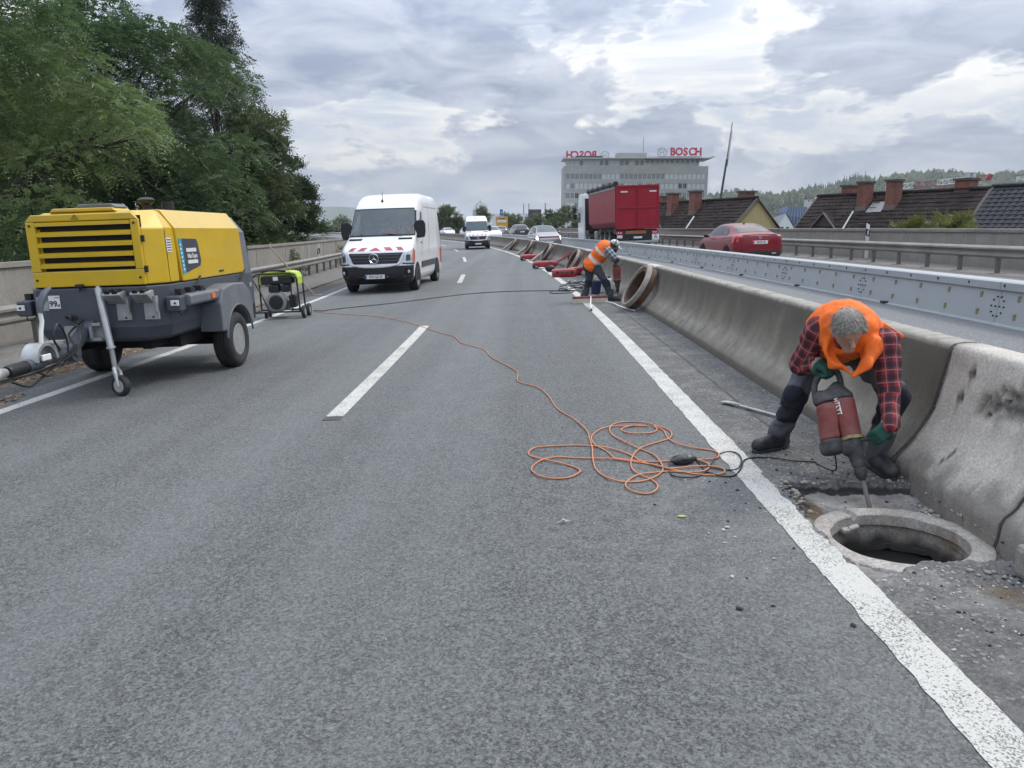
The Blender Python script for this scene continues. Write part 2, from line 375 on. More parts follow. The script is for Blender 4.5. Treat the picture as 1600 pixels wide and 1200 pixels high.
def concrete(name, a, b_, dirt, dscale=1.2, damt=0.6, bump=0.5, pits=0.6, stain=None):
    m = ground_mat(name, tuple(v * 0.78 for v in a), tuple(v * 1.08 for v in b_), 150, 0.0, 0.25, dirt, damt, bump, 0.85, grainy=0.30)
    nt = m.node_tree; N = nt.nodes; L = nt.links; bs = N['Principled BSDF']; src = bs.inputs['Base Color'].links[0].from_socket
    tc = N.new('ShaderNodeTexCoord')
    # runs of rain-washed dirt, longer down the face than along it
    mp = N.new('ShaderNodeMapping'); mp.inputs['Scale'].default_value = (2.0, 3.2, 0.7); L.new(tc.outputs['Object'], mp.inputs[0])
    n = N.new('ShaderNodeTexNoise'); n.inputs['Scale'].default_value = dscale; n.inputs['Detail'].default_value = 9; n.inputs['Roughness'].default_value = 0.68; L.new(mp.outputs[0], n.inputs['Vector'])
    r = N.new('ShaderNodeMapRange'); r.inputs[1].default_value = 0.40; r.inputs[2].default_value = 0.66; r.inputs[4].default_value = damt; L.new(n.outputs[0], r.inputs[0])
    mx = N.new('ShaderNodeMix'); mx.data_type = 'RGBA'; L.new(r.outputs[0], mx.inputs[0]); L.new(src, mx.inputs[6]); mx.inputs[7].default_value = (*dirt, 1)
    v = N.new('ShaderNodeTexVoronoi'); v.inputs['Scale'].default_value = 34; L.new(tc.outputs['Object'], v.inputs['Vector'])
    r2 = N.new('ShaderNodeMapRange'); r2.inputs[1].default_value = 0.20; r2.inputs[2].default_value = 0.10; r2.inputs[4].default_value = pits; L.new(v.outputs['Distance'], r2.inputs[0])
    m2 = N.new('ShaderNodeMix'); m2.data_type = 'RGBA'; L.new(r2.outputs[0], m2.inputs[0]); L.new(mx.outputs[2], m2.inputs[6]); m2.inputs[7].default_value = (*[d * 0.6 for d in dirt], 1)
    last = m2.outputs[2]
    for nm, col in (stain or ()):
        a_ = N.new('ShaderNodeAttribute'); a_.attribute_name = nm
        m3 = N.new('ShaderNodeMix'); m3.data_type = 'RGBA'; L.new(a_.outputs['Fac'], m3.inputs[0]); L.new(last, m3.inputs[6]); m3.inputs[7].default_value = (*col, 1); last = m3.outputs[2]
    L.new(last, bs.inputs['Base Color'])
    return m
ST = (('grime_shade', (0.10, 0.09, 0.078)), ('rust', (0.10, 0.035, 0.018)), ('hole', (0.02, 0.018, 0.016)))
M['conc'] = concrete('old_barrier_concrete', (0.225, 0.198, 0.156), (0.315, 0.282, 0.230), (0.110, 0.096, 0.075), 1.0, 0.62, 0.6, 0.5, (('grime_shade', (0.105, 0.094, 0.077)),('pale', (0.40, 0.385, 0.35))))
M['conc_new'] = concrete('pale_repair_concrete', (0.57, 0.53, 0.465), (0.72, 0.68, 0.61), (0.37, 0.335, 0.28), 1.4, 0.35, 0.6, 0.45, ST)
M['conc_wall'] = concrete('parapet_concrete', (0.29, 0.27, 0.24), (0.40, 0.38, 0.345), (0.19, 0.175, 0.15), 0.8, 0.5, 0.3, 0.3)
M['conc_ring'] = concrete('shaft_concrete', (0.40, 0.375, 0.34), (0.60, 0.575, 0.54), (0.20, 0.175, 0.14), 3.2, 0.5, 0.6, 0.4, (('rust', (0.17, 0.075, 0.03)), ('depth_dark', (0.055, 0.05, 0.045))))

# ------------------------------------------------------------------ terrain and road sheets
def strip(name, m, s0, s1, ys, u0=0.0, u1=None, thick=0.0):
    u1 = u0 if u1 is None else u1
    f0 = s0 if callable(s0) else (lambda y: s0); f1 = s1 if callable(s1) else (lambda y: s1)
    V, F = [], []
    for y in ys: V += [tuple(P(f0(y), y, u0)), tuple(P(f1(y), y, u1))]
    for i in range(len(ys) - 1): F.append((2*i, 2*i+1, 2*i+3, 2*i+2))
    return np_mesh(name, V, F, m)
YS = [-6, -3, 0, 3, 5.3] + list(np.arange(7, 30, 1.5)) + list(np.arange(30, 231, 4.0))
YN = [y for y in YS if y <= 3.0]; YF = [y for y in YS if y >= 5.3]
S(np_mesh('ground', [(-6000, -3000, -6.5), (6000, -3000, -6.5), (6000, 7000, -6.5), (-6000, 7000, -6.5)], [(0, 1, 2, 3)], M['earth']))
S(strip('road', M['asphalt'], -5.85, 1.50, YS))
S(strip('road_shoulder', M['side'], 1.50, 2.95, YN)); S(strip('road_shoulder', M['side'], 1.50, 2.95, YF))
S(strip('hard_shoulder', M['verge'], -6.45, -5.85, YS))
S(strip('walkway', M['walk'], -9.3, -6.45, YS, 0.05)); S(strip('kerb', M['walk'], -6.45, -6.449, YS, 0.05, 0.0))
S(strip('contraflow_road', M['opp'], 2.95, 9.95, YS, OPP)); S(strip('far_shoulder', M['oppside'], 9.95, 13.6, YS, OPP))
def bridge_side(name, s, dirn):
    V, F = [], []
    for y in YS: V += [tuple(P(s, y, OPP if s > 3 else 0.05)), tuple(P(s, y, -7.0))]
    for i in range(len(YS) - 1): F.append((2*i, 2*i+1, 2*i+3, 2*i+2))
    S(np_mesh(name, V, F, M['conc_wall']))
bridge_side('embankment_wall', 13.6, 1); bridge_side('embankment_wall', -9.3, -1)
# road markings, 4 mm above the asphalt
YL = [y for y in YS if y > -4]
S(strip('edge_line', M['line'], -5.45, -5.29, YL, 0.004))
for y0, y1 in ((-5.0, -1.0),(6.85, 13.7), (25.0, 29.5), (41.0, 47.5), (59, 65), (77, 83), (95, 101), (113, 119)):
    S(strip('lane_line', M['line'], -1.84, -1.675, list(np.linspace(y0, y1, 8)), 0.004))
S(strip('lane_line', M['verge'], -1.84, -1.675, [6.70, 6.845], 0.0045))
rag = lambda y: 1.625 - max(0, 0.03 * (mnoise.noise((0, y * 7, 0.3)) + 0.6 * mnoise.noise((0, y * 23, 2.3)) + 0.75)) * (1 if 3.45 < y < 4.85 else 0.25)
ragl = lambda y: 1.43 + 0.012 * mnoise.noise((4, y * 9, 0.3))
S(strip('edge_line', M['line'], ragl, rag, list(np.arange(-4, 9, 0.03)) + list(np.arange(9, 30, 1.0)) + list(np.arange(30, 150, 4.0)), 0.004))
S(strip('edge_line', M['line_fresh'], 9.62, 9.76, YL, OPP + 0.004))
S(strip('edge_line', M['line_fresh'], 3.30, 3.42, YL, OPP + 0.004))
S(strip('expansion_joint', M['walk'], -5.9, 1.4, [54.6, 55.1], 0.005)); S(strip('expansion_joint', M['rail'], -5.9, 1.4, [55.1, 55.3], 0.006))
# the seam of the asphalt a step in from the barrier
S(strip('asphalt_seam', M['verge'], lambda y: 2.02 + 0.012 * mnoise.noise((0, y * 3, 9)), lambda y: 2.045 + 0.012 * mnoise.noise((0, y * 3, 4)), list(np.arange(6.0, 20, 0.12)), 0.004))

# ------------------------------------------------------------------ excavated patch round the open manhole
MH = (2.05, 3.895)                                  # lateral position and distance of the shaft
def build_patch():
    s = np.arange(1.50, 2.9501, 0.0125); y = np.arange(3.0, 5.3001, 0.0125); y[-1] = 5.3; s[-1] = 2.95
    SS, YY = np.meshgrid(s, y)
    n1 = np.array([[mnoise.fractal((a * 9, b * 9, 0.0), 0.9, 2.1, 4) for a in s] for b in y])
    n2 = np.array([[mnoise.fractal((a * 30, b * 30, 5.0), 0.8, 2.1, 3) for a in s] for b in y])
    # signed distance inside the pit outline
    lft = SS - (1.615 + 0.10 * np.clip((YY - 4.15) / 0.6, 0, 1)); rgt = 2.62 - SS
    near = YY - (3.33 + 0.13 * np.clip((SS - 1.70) / 0.25, 0, 1) + 0.012 * np.cos(SS * 9)); far = (4.70 - 0.10 * (SS - 1.6)) - YY
    d = np.minimum(np.minimum(lft, rgt), np.minimum(near, far)) + 0.034 * n1 + 0.014 * n2
    st = lambda a, b, v: np.clip((v - a) / (b - a), 0, 1)
    h = -0.062 * st(0.0, 0.025, d) - 0.022 * st(0.06, 0.16, d) * (0.6 + 0.4 * st(1.7, 1.9, SS))
    h += st(0.0, 0.04, d) * (0.012 * n1 + 0.010 * n2)
    h += (1 - st(-0.05, 0.0, d)) * 0.0015 * n2
    edge = (SS < 1.515) | (YY < 3.02) | (YY > 5.28)
    h = np.where(edge, 0.0, h)
    rr = np.hypot(SS - MH[0], YY - MH[1])
    V = np.stack([SS + np.vectorize(off)(YY), YY, K * SS + h], -1).reshape(-1, 3)
    ny, ns = SS.shape; idx = np.arange(ny * ns).reshape(ny, ns)
    F = np.stack([idx[:-1, :-1], idx[:-1, 1:], idx[1:, 1:], idx[1:, :-1]], -1).reshape(-1, 4)
    keep = ~(((rr < 0.40) & (d > -0.005)) | (rr < 0.34))
    F = F[keep.reshape(-1)[F].any(1)]
    ins = st(0.0, 0.03, d)
    bit = ins * (1 - st(0.05, 0.085, d)) * st(3.7, 4.1, YY)
    mor = ins * st(0.05, 0.09, d)
    soil = ins * np.clip(1.25 - np.abs(SS - 1.72) / 0.16, 0, 1) * np.clip(1.2 - np.abs(YY - 4.35) / 0.35, 0, 1)
    soil = np.maximum(soil, np.clip(1 - np.hypot(SS - 2.15, (YY - 3.12)) / 0.28, 0, 1) * 0.75)
    o = np_mesh('road_shoulder', V, F, M['pit'], smooth=60, attr={'mortar': mor.ravel(), 'bitumen': bit.ravel(), 'soil': soil.ravel()})
    S(o)
build_patch()
def build_manhole():
    t = E('manhole', 'open round manhole shaft with chipped pale concrete rim in the broken shoulder', 'manhole')
    place(t, off(MH[1]) + MH[0], MH[1], 0, -0.058)
    n = 160
    def ring(name, prof, amp, attr):
        V, F, rust, depth_dark = [], [], [], []
        for k, (r, z) in enumerate(prof):
            for j in range(n):
                a = 2 * math.pi * j / n; ca, sa = math.cos(a), math.sin(a)
                q = amp * mnoise.fractal((ca * 3, sa * 3, z * 9), 0.9, 2.1, 4)
                zz = z
                if name == 'shaft_wall' and z < -0.19: zz = z + 0.05 * max(-0.6, mnoise.fractal((ca * 2.5, sa * 2.5, 4), 0.9, 2.1, 3))
                if name == 'rim' and z > -0.05: zz = z + 0.5 * q - (0.03 if abs(a - 1.86) < 0.035 else 0) - 0.012 * max(0, mnoise.noise((ca * 2, sa * 2, 7)))
                V.append(((r + q) * ca, (r + q) * sa, zz))
                rs = max(0, 1 - abs((a - 0.15 + math.pi) % (2 * math.pi) - math.pi) / 0.22) * (1 if r < 0.36 else 0) * min(1, max(0, (0.5 + 3 * mnoise.noise((a * 5, z * 12, 1)))))
                rs += 0.55 * max(0, mnoise.noise((ca * 2.5, sa * 2.5, z * 6 + 3)))
                rust.append(min(1, rs)); depth_dark.append(min(1, max(0, (-z - 0.11) / 0.07 + 0.8 * mnoise.noise((a * 4, z * 5, 2)))))  # shaft wall colour darkens with depth
        for k in range(len(prof) - 1):
            for j in range(n): F.append((k*n+j, k*n+(j+1) % n, (k+1)*n+(j+1) % n, (k+1)*n+j))
        return np_mesh(name, V, F, M['conc_ring'], t, 32, {'rust': rust, 'depth_dark': depth_dark})
    ring('rim', [(0.462, -0.10), (0.458, -0.02), (0.450, -0.003), (0.44, 0.002), (0.41, 0.004), (0.38, 0.003), (0.350, 0.001), (0.342, -0.006), (0.340, -0.03), (0.338, -0.065), (0.345, -0.07)], 0.006, 1)
    ring('shaft_wall', [(0.40, -0.06), (0.37, -0.068)] + [(0.358 + 0.004 * (k % 2), -0.072 - 0.022 * k) for k in range(7)] + [(0.362, -0.235), (0.42, -0.24)], 0.007, 1)
    mb = MB(); mb.lathe([(0.40, -0.236), (0.75, -0.26), (0.80, -0.5), (0.80, -1.7), (0.001, -1.71)], 32); mb.build('chamber', M['void'], t)
    st = MB(); st.box((0, 0, 0), (0.075, 0.045, 0.03)); o = st.build('stone', M['conc_ring'], t, bevel=0.008); o.location = (-0.155, 0.285, -0.075); o.rotation_euler = (0.1, 0.1, 0.4)
    st = MB(); st.box((0, 0, 0), (0.06, 0.035, 0.025)); o = st.build('stone', M['conc_ring'], t, bevel=0.008); o.location = (-0.115, 0.288, -0.06); o.rotation_euler = (0.2, -0.2, 0.2)
build_manhole()

# ------------------------------------------------------------------ concrete barrier of many cast segments
PROF = [(2.445, -0.12), (2.445, 0.0), (2.452, 0.07), (2.475, 0.105), (2.525, 0.16), (2.575, 0.22), (2.62, 0.285), (2.655, 0.35), (2.685, 0.42), (2.705, 0.50), (2.722, 0.58), (2.736, 0.66), (2.747, 0.74), (2.754, 0.795), (2.762, 0.825), (2.785, 0.842), (2.86, 0.846), (2.94, 0.842), (2.962, 0.82), (2.975, 0.74), (3.02, 0.42), (3.1, 0.25), (3.18, 0.12)]
def build_barrier():
    t = E('concrete_barrier', 'long grey concrete barrier with flared foot between the closed road and the traffic', 'barrier')
    t.location = (0, 0, 0)
    def segment(y0, y1, m, dy, amp, kind):
        ys = list(np.arange(y0, y1, dy)); ys = ys + [y1] if y1 - ys[-1] > dy * 0.3 else ys[:-1] + [y1]
        pr = [(2.445, -0.12), (2.445, -0.05)]
        for (a, b), (c, d) in zip(PROF[1:], PROF[2:]):
            k = max(1, int(math.hypot(c - a, d - b) / max(dy * 1.2, 0.03)))
            pr += [(a + (c - a) * i / k, b + (d - b) * i / k) for i in range(k)]
        pr.append(PROF[-1]); n = len(pr)
        V, gr, rs, ho, pa = [], [], [], [], []
        for y in ys:
            for (s, u) in pr:
                q = amp * mnoise.fractal((s * 4, y * 4, u * 4), 0.9, 2.1, 5)
                dz = 0; g = 0; r = 0; h = 0; p = 0
                if kind == 'white':
                    # a chipped hollow with its shade put in the colour, bolt holes, crumbling foot
                    cx = 4.12; cu = 0.60
                    e = math.hypot((y - cx) / 0.34, (u - cu - 0.25 * (cx - y)) / 0.11) + 0.45 * mnoise.fractal((y * 7, u * 9, 3), 0.9, 2.1, 4)
                    if s < 2.85 and e < 1: q += min(1, (1 - e) * 4) * (0.030 + 0.050 * mnoise.fractal((y * 26, u * 26, 0), 0.8, 2.1, 4)); g = max(g, min(0.9, (1 - e) * 2.6) * (0.5 + 0.9 * (mnoise.noise((y * 22, u * 22, 0)) + 0.3)))
                    ft = (0.23 - u) / 0.10 + 1.0 * mnoise.fractal((y * 5, u * 5, 8), 0.9, 2.1, 4)
                    if s < 2.85 and ft > 0: q += min(1, ft) * 0.012 * (1 + mnoise.fractal((y * 18, u * 18, 1), 0.8, 2.1, 4)); g = max(g, min(0.70, ft * 0.6))
                    for hy, hu in ((4.56, 0.70), (4.61, 0.54), (2.9, 0.66), (3.3, 0.5)):
                        e = math.hypot(y - hy, (u - hu))
                        if e < 0.024: h = 1; q += 0.03
                        elif e < 0.045: r = max(r, 1 - (e - 0.024) / 0.021)
                        if abs(y - hy) < 0.016 and 0 < hu - u < 0.12: r = max(r, 0.8 * (1 - (hu - u) / 0.12))
                    e = math.hypot((y - 4.44 + (u - 0.2) * 0.5) / 0.012, (u - 0.22) / 0.06)
                    if e < 1: g = 1; q += 0.008
                    ee = min(y - y0, y1 - y)
                    if ee < 0.05: g = max(g, 0.8 * (1 - ee / 0.05) + 0.3 * mnoise.noise((y * 30, u * 12, 0))); q += 0.012 * max(0, 1 - ee / 0.035) * (1 + mnoise.noise((y * 20, u * 20, 2)))
                    gg = max(0, 0.7 * mnoise.fractal((y * 3, u * 3, 11), 0.9, 2.1, 5) - 0.12) ; g = max(g, min(0.4, gg))
                else:
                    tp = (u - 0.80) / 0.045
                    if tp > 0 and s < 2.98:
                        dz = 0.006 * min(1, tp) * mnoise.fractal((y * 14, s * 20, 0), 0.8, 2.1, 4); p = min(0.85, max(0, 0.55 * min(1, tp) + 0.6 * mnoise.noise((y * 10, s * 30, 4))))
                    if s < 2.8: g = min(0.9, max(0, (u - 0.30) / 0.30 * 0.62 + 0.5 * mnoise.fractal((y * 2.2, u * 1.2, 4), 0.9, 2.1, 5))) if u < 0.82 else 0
                    fl = max(0, 1 - abs(u - 0.22) / 0.14) * 0.5 * (0.6 + mnoise.fractal((y * 5, u * 8, 2), 0.9, 2.1, 4)); p = max(p, fl)  # sky light on the flared foot put into the colour as a paler band
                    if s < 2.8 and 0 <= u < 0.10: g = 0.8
                    ee = min(y - y0, y1 - y)
                    if ee < 0.03: q += 0.01 * (1 - ee / 0.03)
                gr.append(max(0, g)); rs.append(min(1, r)); ho.append(h); pa.append(max(0, min(1, p)))
                V.append(tuple(P(s + (q if s < 2.8 else 0), y, u + dz)))
        ny = len(ys); F = []
        for i in range(ny - 1):
            for j in range(n - 1): F.append((i*n+j, i*n+j+1, (i+1)*n+j+1, (i+1)*n+j))
        o = np_mesh('barrier_segment', V, F, m, t, 55, {'grime_shade': gr, 'rust': rs, 'hole': ho, 'pale': pa})
        # end faces
        me = o.data; bm = bmesh.new(); bm.from_mesh(me); bm.verts.ensure_lookup_table()
        for k in (0, ny - 1): bm.faces.new([bm.verts[k * n + j] for j in range(n)])
        bm.to_mesh(me); bm.free(); return o
    o = segment(0.6, 3.715, M['conc_new'], 0.03, 0.006, 'white')
    o = segment(3.735, 4.845, M['conc_new'], 0.012, 0.006, 'white'); o['label'] = 'pale chipped segment with rusty bolt holes'
    segment(4.885, 15.6, M['conc'], 0.05, 0.006, 'old'); segment(15.63, 16.6, M['conc_new'], 0.1, 0.005, 'slot')
    for a, b, c in ((16.63, 27.1, 28.1), (28.13, 38.4, 39.3), (39.33, 49.2, 50.0), (50.03, 60.0, 60.8)):
        segment(a, b, M['conc'], 0.25, 0.005, 'old'); segment(b + 0.03, c, M['conc_new'], 0.25, 0.004, 'slot')
    for a in range(61, 141, 10): segment(a, a + 9.97, M['conc'], 1.0, 0.003, 'old')
    # rubber-filled joint in the cut between the old and pale concrete
    mb = MB(); rings = []
    for (s, u) in PROF[1:18]: rings.append([P(s + 0.016, 4.846, u - 0.01), P(s + 0.05, 4.846, u - 0.03), P(s + 0.05, 4.884, u - 0.03), P(s + 0.016, 4.884, u - 0.01)])
    mb.loft(rings); mb.build('joint_filler', M['verge'], t)
    mb = MB(); mb.tube([P(2.75, 3.725, 0.80), P(2.735, 3.73, 0.6), P(2.70, 3.722, 0.45), P(2.66, 3.74, 0.36), P(2.60, 3.728, 0.26)], [0.007, 0.009, 0.006, 0.010, 0.004], 6); mb.build('crack_filler', M['void'], t, smooth=60)
build_barrier()
# a squared concrete block that just enters the picture at the foot of the barrier
mb = MB(); mb.bb((-0.16, -0.5, 0), (0.16, 0.3, 0.16)); o = mb.build('concrete_block', M['conc_wall'], bevel=0.03); place(o, 2.455, 3.02, 0.05); T(o, 'pale rounded concrete block lying at the foot of the broken barrier', 'block')

# ------------------------------------------------------------------ steel barrier between the two streams of traffic
M['sheet'] = mat('grey_blue_steel_sheet', (0.355, 0.38, 0.395), 0.5, 0.1, var=0.09, scale=1.3, dirt=(0.27, 0.285, 0.28), dscale=1.3, damt=0.45)
M['brass'] = mat('yellowed_steel_lug', (0.27, 0.22, 0.11), 0.5, 0.3, var=0.2)
def sweep(mb, prof, ys, s=0.0, up=0.0, closed=True, m=0):
    mb.loft([[P(s + a, y, up + b) for a, b in prof] for y in ys], m, True, closed)
def build_steel():
    t = E('steel_barrier', 'low grey blue steel barrier of bolted sheets dividing the traffic beyond the concrete', 'barrier')
    lug = None; bolt = None
    for k in range(34):
        y0 = 2.15 + 4.1 * k; y1 = y0 + 4.09
        if y0 > 120: break
        ys = list(np.linspace(y0, y1, 6))
        mb = MB(); sweep(mb, [(0.02, 0.03), (0.085, 0.47), (0.315, 0.47), (0.38, 0.03)], ys, 6.40, OPP)
        pn = mb.build('barrier_sheet', M['sheet'], t)
        mb = MB(); sweep(mb, [(0.05, 0.475), (0.05, 0.575), (0.075, 0.59), (0.325, 0.59), (0.35, 0.575), (0.35, 0.475), (0.34, 0.475), (0.34, 0.565), (0.06, 0.565), (0.06, 0.475)], ys, 6.40, OPP)
        mb.build('cap_rail', M['sheet'], pn)
        mb = MB(); sweep(mb, [(-0.06, 0.0), (-0.06, 0.02), (0.014, 0.032), (0.386, 0.032), (0.46, 0.02), (0.46, 0.0)], ys, 6.40, OPP)
        mb.build('foot_flange', M['sheet'], pn)
        if y0 > 44: continue
        for i in range(5):
            y = y0 + 0.42 + 0.82 * i
            for fr in (0.26, 0.80):
                if lug is None:
                    q = MB(); q.box((0, 0, 0), (0.022, 0.05, 0.08)); lug = q.build('lug', M['brass'], pn, bevel=0.006); o = lug
                else: o = lug.copy(); COL.objects.link(o); o.parent = pn
                o.location = P(6.42 + 0.065 * fr - 0.004, y, OPP + 0.03 + 0.44 * fr)
            o2 = lug.copy(); COL.objects.link(o2); o2.parent = pn; o2.scale = (0.6, 0.5, 0.45); o2.name = 'bolt'; o2.location = P(6.446, y + 0.3, OPP + 0.535); o2.data = black_bolt(lug)
        for i in range(12):
            a = 2 * math.pi * i / 10; rr_ = 0.135 if i < 10 else 0.045
            if i >= 10: a = math.pi * (i - 10)
            if bolt is None:
                q = MB(); q.cyl((-0.008, 0, 0), (0.008, 0, 0), 0.012, 6); bolt = q.build('bolt', M['black'], pn); o = bolt
            else: o = bolt.copy(); COL.objects.link(o); o.parent = pn
            fr = 0.5 + rr_ * math.sin(a) / 0.44
            o.location = P(6.42 + 0.065 * fr - 0.006, y0 + rr_ * math.cos(a) + (0.0 if k == 0 else 0.0), OPP + 0.03 + 0.44 * fr)
        if k % 1 == 0:
            q = MB(); q.box((0, 0, 0), (0.07, 0.16, 0.035)); o = q.build('drain_bracket', M['black'], pn); o.location = P(6.36, y0 + 3.0, OPP + 0.035)
_bb = []
def black_bolt(src):
    if not _bb:
        me = src.data.copy(); me.materials.clear(); me.materials.append(M['black']); _bb.append(me)
    return _bb[0]
build_steel()

# ------------------------------------------------------------------ guard rails with posts, parapets
WPROF = [(0.0, 0.0), (0.03, 0.015), (0.085, 0.055), (0.085, 0.095), (0.01, 0.135), (0.01, 0.175), (0.085, 0.215), (0.085, 0.255), (0.03, 0.295), (0.0, 0.31)]
def build_rail(label, s, sgn, up, y0, y1, dy, pcat='guard rail'):
    t = E('guard_rail', label, pcat)
    base = OPP if s > 3 else 0.05
    pr = [(-sgn * a, b) for a, b in WPROF]; pr = pr + [(a - (-sgn) * 0.006, b) for a, b in pr[::-1]]
    y = y0
    while y < y1:
        ye = min(y1, y + 4.0)
        mb = MB(); sweep(mb, pr, list(np.linspace(y, ye + 0.06, 5)), s, base + up); mb.build('rail_beam', M['rail'], t, smooth=35); y += 4.0
    post = None; y = y0 + 0.7
    while y < min(y1, 95):
        if post is None:
            q = MB(); q.bb((-0.045, -0.05, -0.02), (0.045, 0.05, up + 0.30)); q.bb((-0.03, -0.052, 0.02), (0.03, 0.052, up - 0.02)); q.bb((-0.16, -0.12, -0.03), (0.16, 0.12, 0.012))
            q.bb((0.02 * sgn, -0.03, up + 0.06), (-0.05 * sgn, 0.03, up + 0.24)); post = q.build('post', M['post'], t, bevel=0.006); o = post
        else: o = post.copy(); COL.objects.link(o); o.parent = t
        o.location = P(s + sgn * 0.07, y, base); o.rotation_euler = (0, -TH, 0); y += dy
build_rail('weathered guard rail on short posts beyond the oncoming lane, before the right parapet', 12.1, 1, 0.385, 6.0, 120, 1.6)
build_rail('weathered guard rail on short posts behind the yellow compressor, before the left parapet', -8.2, -1, 0.40, 4.0, 130, 1.6)
def build_parapet(label, s, h, y0, y1, step, thick=0.22):
    t = E('parapet', label, 'wall'); sg = 1 if s > 0 else -1; base = OPP if s > 3 else 0.05
    y = y0
    while y < y1:
        ys = [y + 0.012, y + step / 2, y + step - 0.012]
        mb = MB(); sweep(mb, [(0, -0.3), (0, h - 0.09), (sg * thick, h - 0.09), (sg * thick, -0.3)], ys, s, base)
        pl = mb.build('wall_panel', M['conc_wall'], t, bevel=0.012 if y < 50 else 0)
        if y < 60:
            mb = MB(); sweep(mb, [(-sg * 0.012, -0.02), (-sg * 0.012, h - 0.10), (sg * 0.03, h - 0.10), (sg * 0.03, -0.02)], [y - 0.05, y + 0.05], s, base); mb.build('joint_cover', M['conc_wall'], pl)
        mb = MB(); sweep(mb, [(-sg * 0.045, h - 0.09), (-sg * 0.045, h), (sg * (thick + 0.045), h), (sg * (thick + 0.045), h - 0.09)], [y, y + step / 2, y + step], s, base); mb.build('coping', M['rail' if s > 0 else 'conc_wall'], pl)
        y += step
build_parapet('grey concrete parapet with dark coping in front of the tiled roofs', 13.3, 1.06, 5, 130, 3.0)
build_parapet('pale concrete parapet below the green trees', -9.0, 1.36, 3, 140, 4.0)
def delineator(x, y, label, sgn):
    t = E('delineator_post', label, 'marker post', 'delineator posts')
    mb = MB(); mb.prism([(-0.06, 0), (0.06, 0), (0.06, 1.2 if sgn > 0 else 1.28), (-0.06, 1.28 if sgn > 0 else 1.2)], 1, -0.02, 0.02); mb.build('post_body', M['chalk'], t, bevel=0.01)
    mb = MB(); mb.prism([(-0.062, 0.80 + 0.03 * sgn), (0.062, 0.80 - 0.03 * sgn), (0.062, 1.05 - 0.03 * sgn), (-0.062, 1.05 + 0.03 * sgn)], 1, -0.0225, 0.0225); b = mb.build('black_band', M['ink'], t)
    mb = MB(); mb.bb((-0.022, -0.028, 0.84), (0.022, 0.028, 1.01)); mb.build('reflector', M['chalk'], b)
    place(t, x, y, 0)
delineator(12.62, 28.3, 'white marker post with black band beside the leafy roofs on the right', 1)
delineator(off(36.5) - 8.75, 36.5, 'white marker post with black band left of the large white van', -1)
delineator(off(62) + 12.7, 62, 'small white marker post far beyond the red truck', 1)
# ------------------------------------------------------------------ wheels
def wheel(parent, c, r, w, out=1, rimf=0.62, rim='steel', spokes=0, name='wheel'):
    """tyre as a part, its rim as a sub-part; axle along x, outer face towards out"""
    mb = MB(); h = w / 2
    mb.lathe([(r * 0.60, -h * 0.8), (r * 0.70, -h), (r * 0.88, -h), (r * 0.965, -h * 0.82), (r, -h * 0.6), (r * 1.0, -h * 0.25), (r * 0.985, -h * 0.2), (r * 0.985, -h * 0.1), (r, -h * 0.06), (r, h * 0.06), (r * 0.985, h * 0.1), (r * 0.985, h * 0.2), (r, h * 0.25), (r, h * 0.6), (r * 0.965, h * 0.82), (r * 0.88, h), (r * 0.70, h), (r * 0.60, h * 0.8)], 28, 'X')
    t = mb.build(name, M['rubber'], parent, smooth=40); t.location = c
    mb = MB(); R_ = r * rimf
    mb.lathe([(R_ * 1.0, out * h * 0.86), (R_ * 0.93, out * h * 0.90), (R_ * 0.84, out * h * 0.10), (R_ * 0.55, out * h * -0.05), (R_ * 0.36, out * h * 0.45), (R_ * 0.28, out * h * 0.66), (R_ * 0.02, out * h * 0.66)], 24, 'X')
    rm = mb.build('rim', M[rim], t, smooth=35)
    if spokes:
        mb = MB()
        for i in range(spokes):
            a = 2 * math.pi * i / spokes
            mb.tube([(out * h * 0.70, 0.2 * R_ * math.cos(a), 0.2 * R_ * math.sin(a)), (out * h * 0.84, 0.94 * R_ * math.cos(a), 0.94 * R_ * math.sin(a))], [0.028, 0.018], 6)
        mb.build('spokes', M['zinc'], t)
    else:
        mb = MB()
        for i in range(5):
            a = 2 * math.pi * i / 5 + 0.3; mb.cyl((out * h * 0.05, R_ * 0.50 * math.cos(a), R_ * 0.50 * math.sin(a)), (out * h * 0.30, R_ * 0.50 * math.cos(a), R_ * 0.50 * math.sin(a)), r * 0.035, 6)
        mb.build('wheel_nuts', M['black'], t)
    return t

# ------------------------------------------------------------------ towed compressor
M['yellow'] = mat('compressor_yellow_paint', (0.62, 0.40, 0.008), 0.32, var=0.05, scale=1.5, dirt=(0.36, 0.26, 0.06), dscale=2.4, damt=0.4, coat=0.6)
M['slate'] = mat('slate_grey_plastic', (0.060, 0.070, 0.088), 0.5, var=0.12, scale=2, dirt=(0.10, 0.105, 0.11), dscale=2.0, damt=0.4, bump=0.05, bscale=200)
M['fender'] = mat('scuffed_grey_plastic', (0.125, 0.137, 0.155), 0.55, var=0.12, scale=3, dirt=(0.24, 0.245, 0.25), dscale=2.2, damt=0.4)
M['castgrey'] = mat('dull_cast_metal', (0.33, 0.335, 0.335), 0.5, 0.3, var=0.2, scale=10, dirt=(0.13, 0.13, 0.128), dscale=6, damt=0.5)
M['badge'] = mat('dark_badge', (0.045, 0.052, 0.068), 0.45, var=0.08)
M['cyan'] = mat('cyan_print', (0.02, 0.30, 0.48), 0.45, var=0.08)
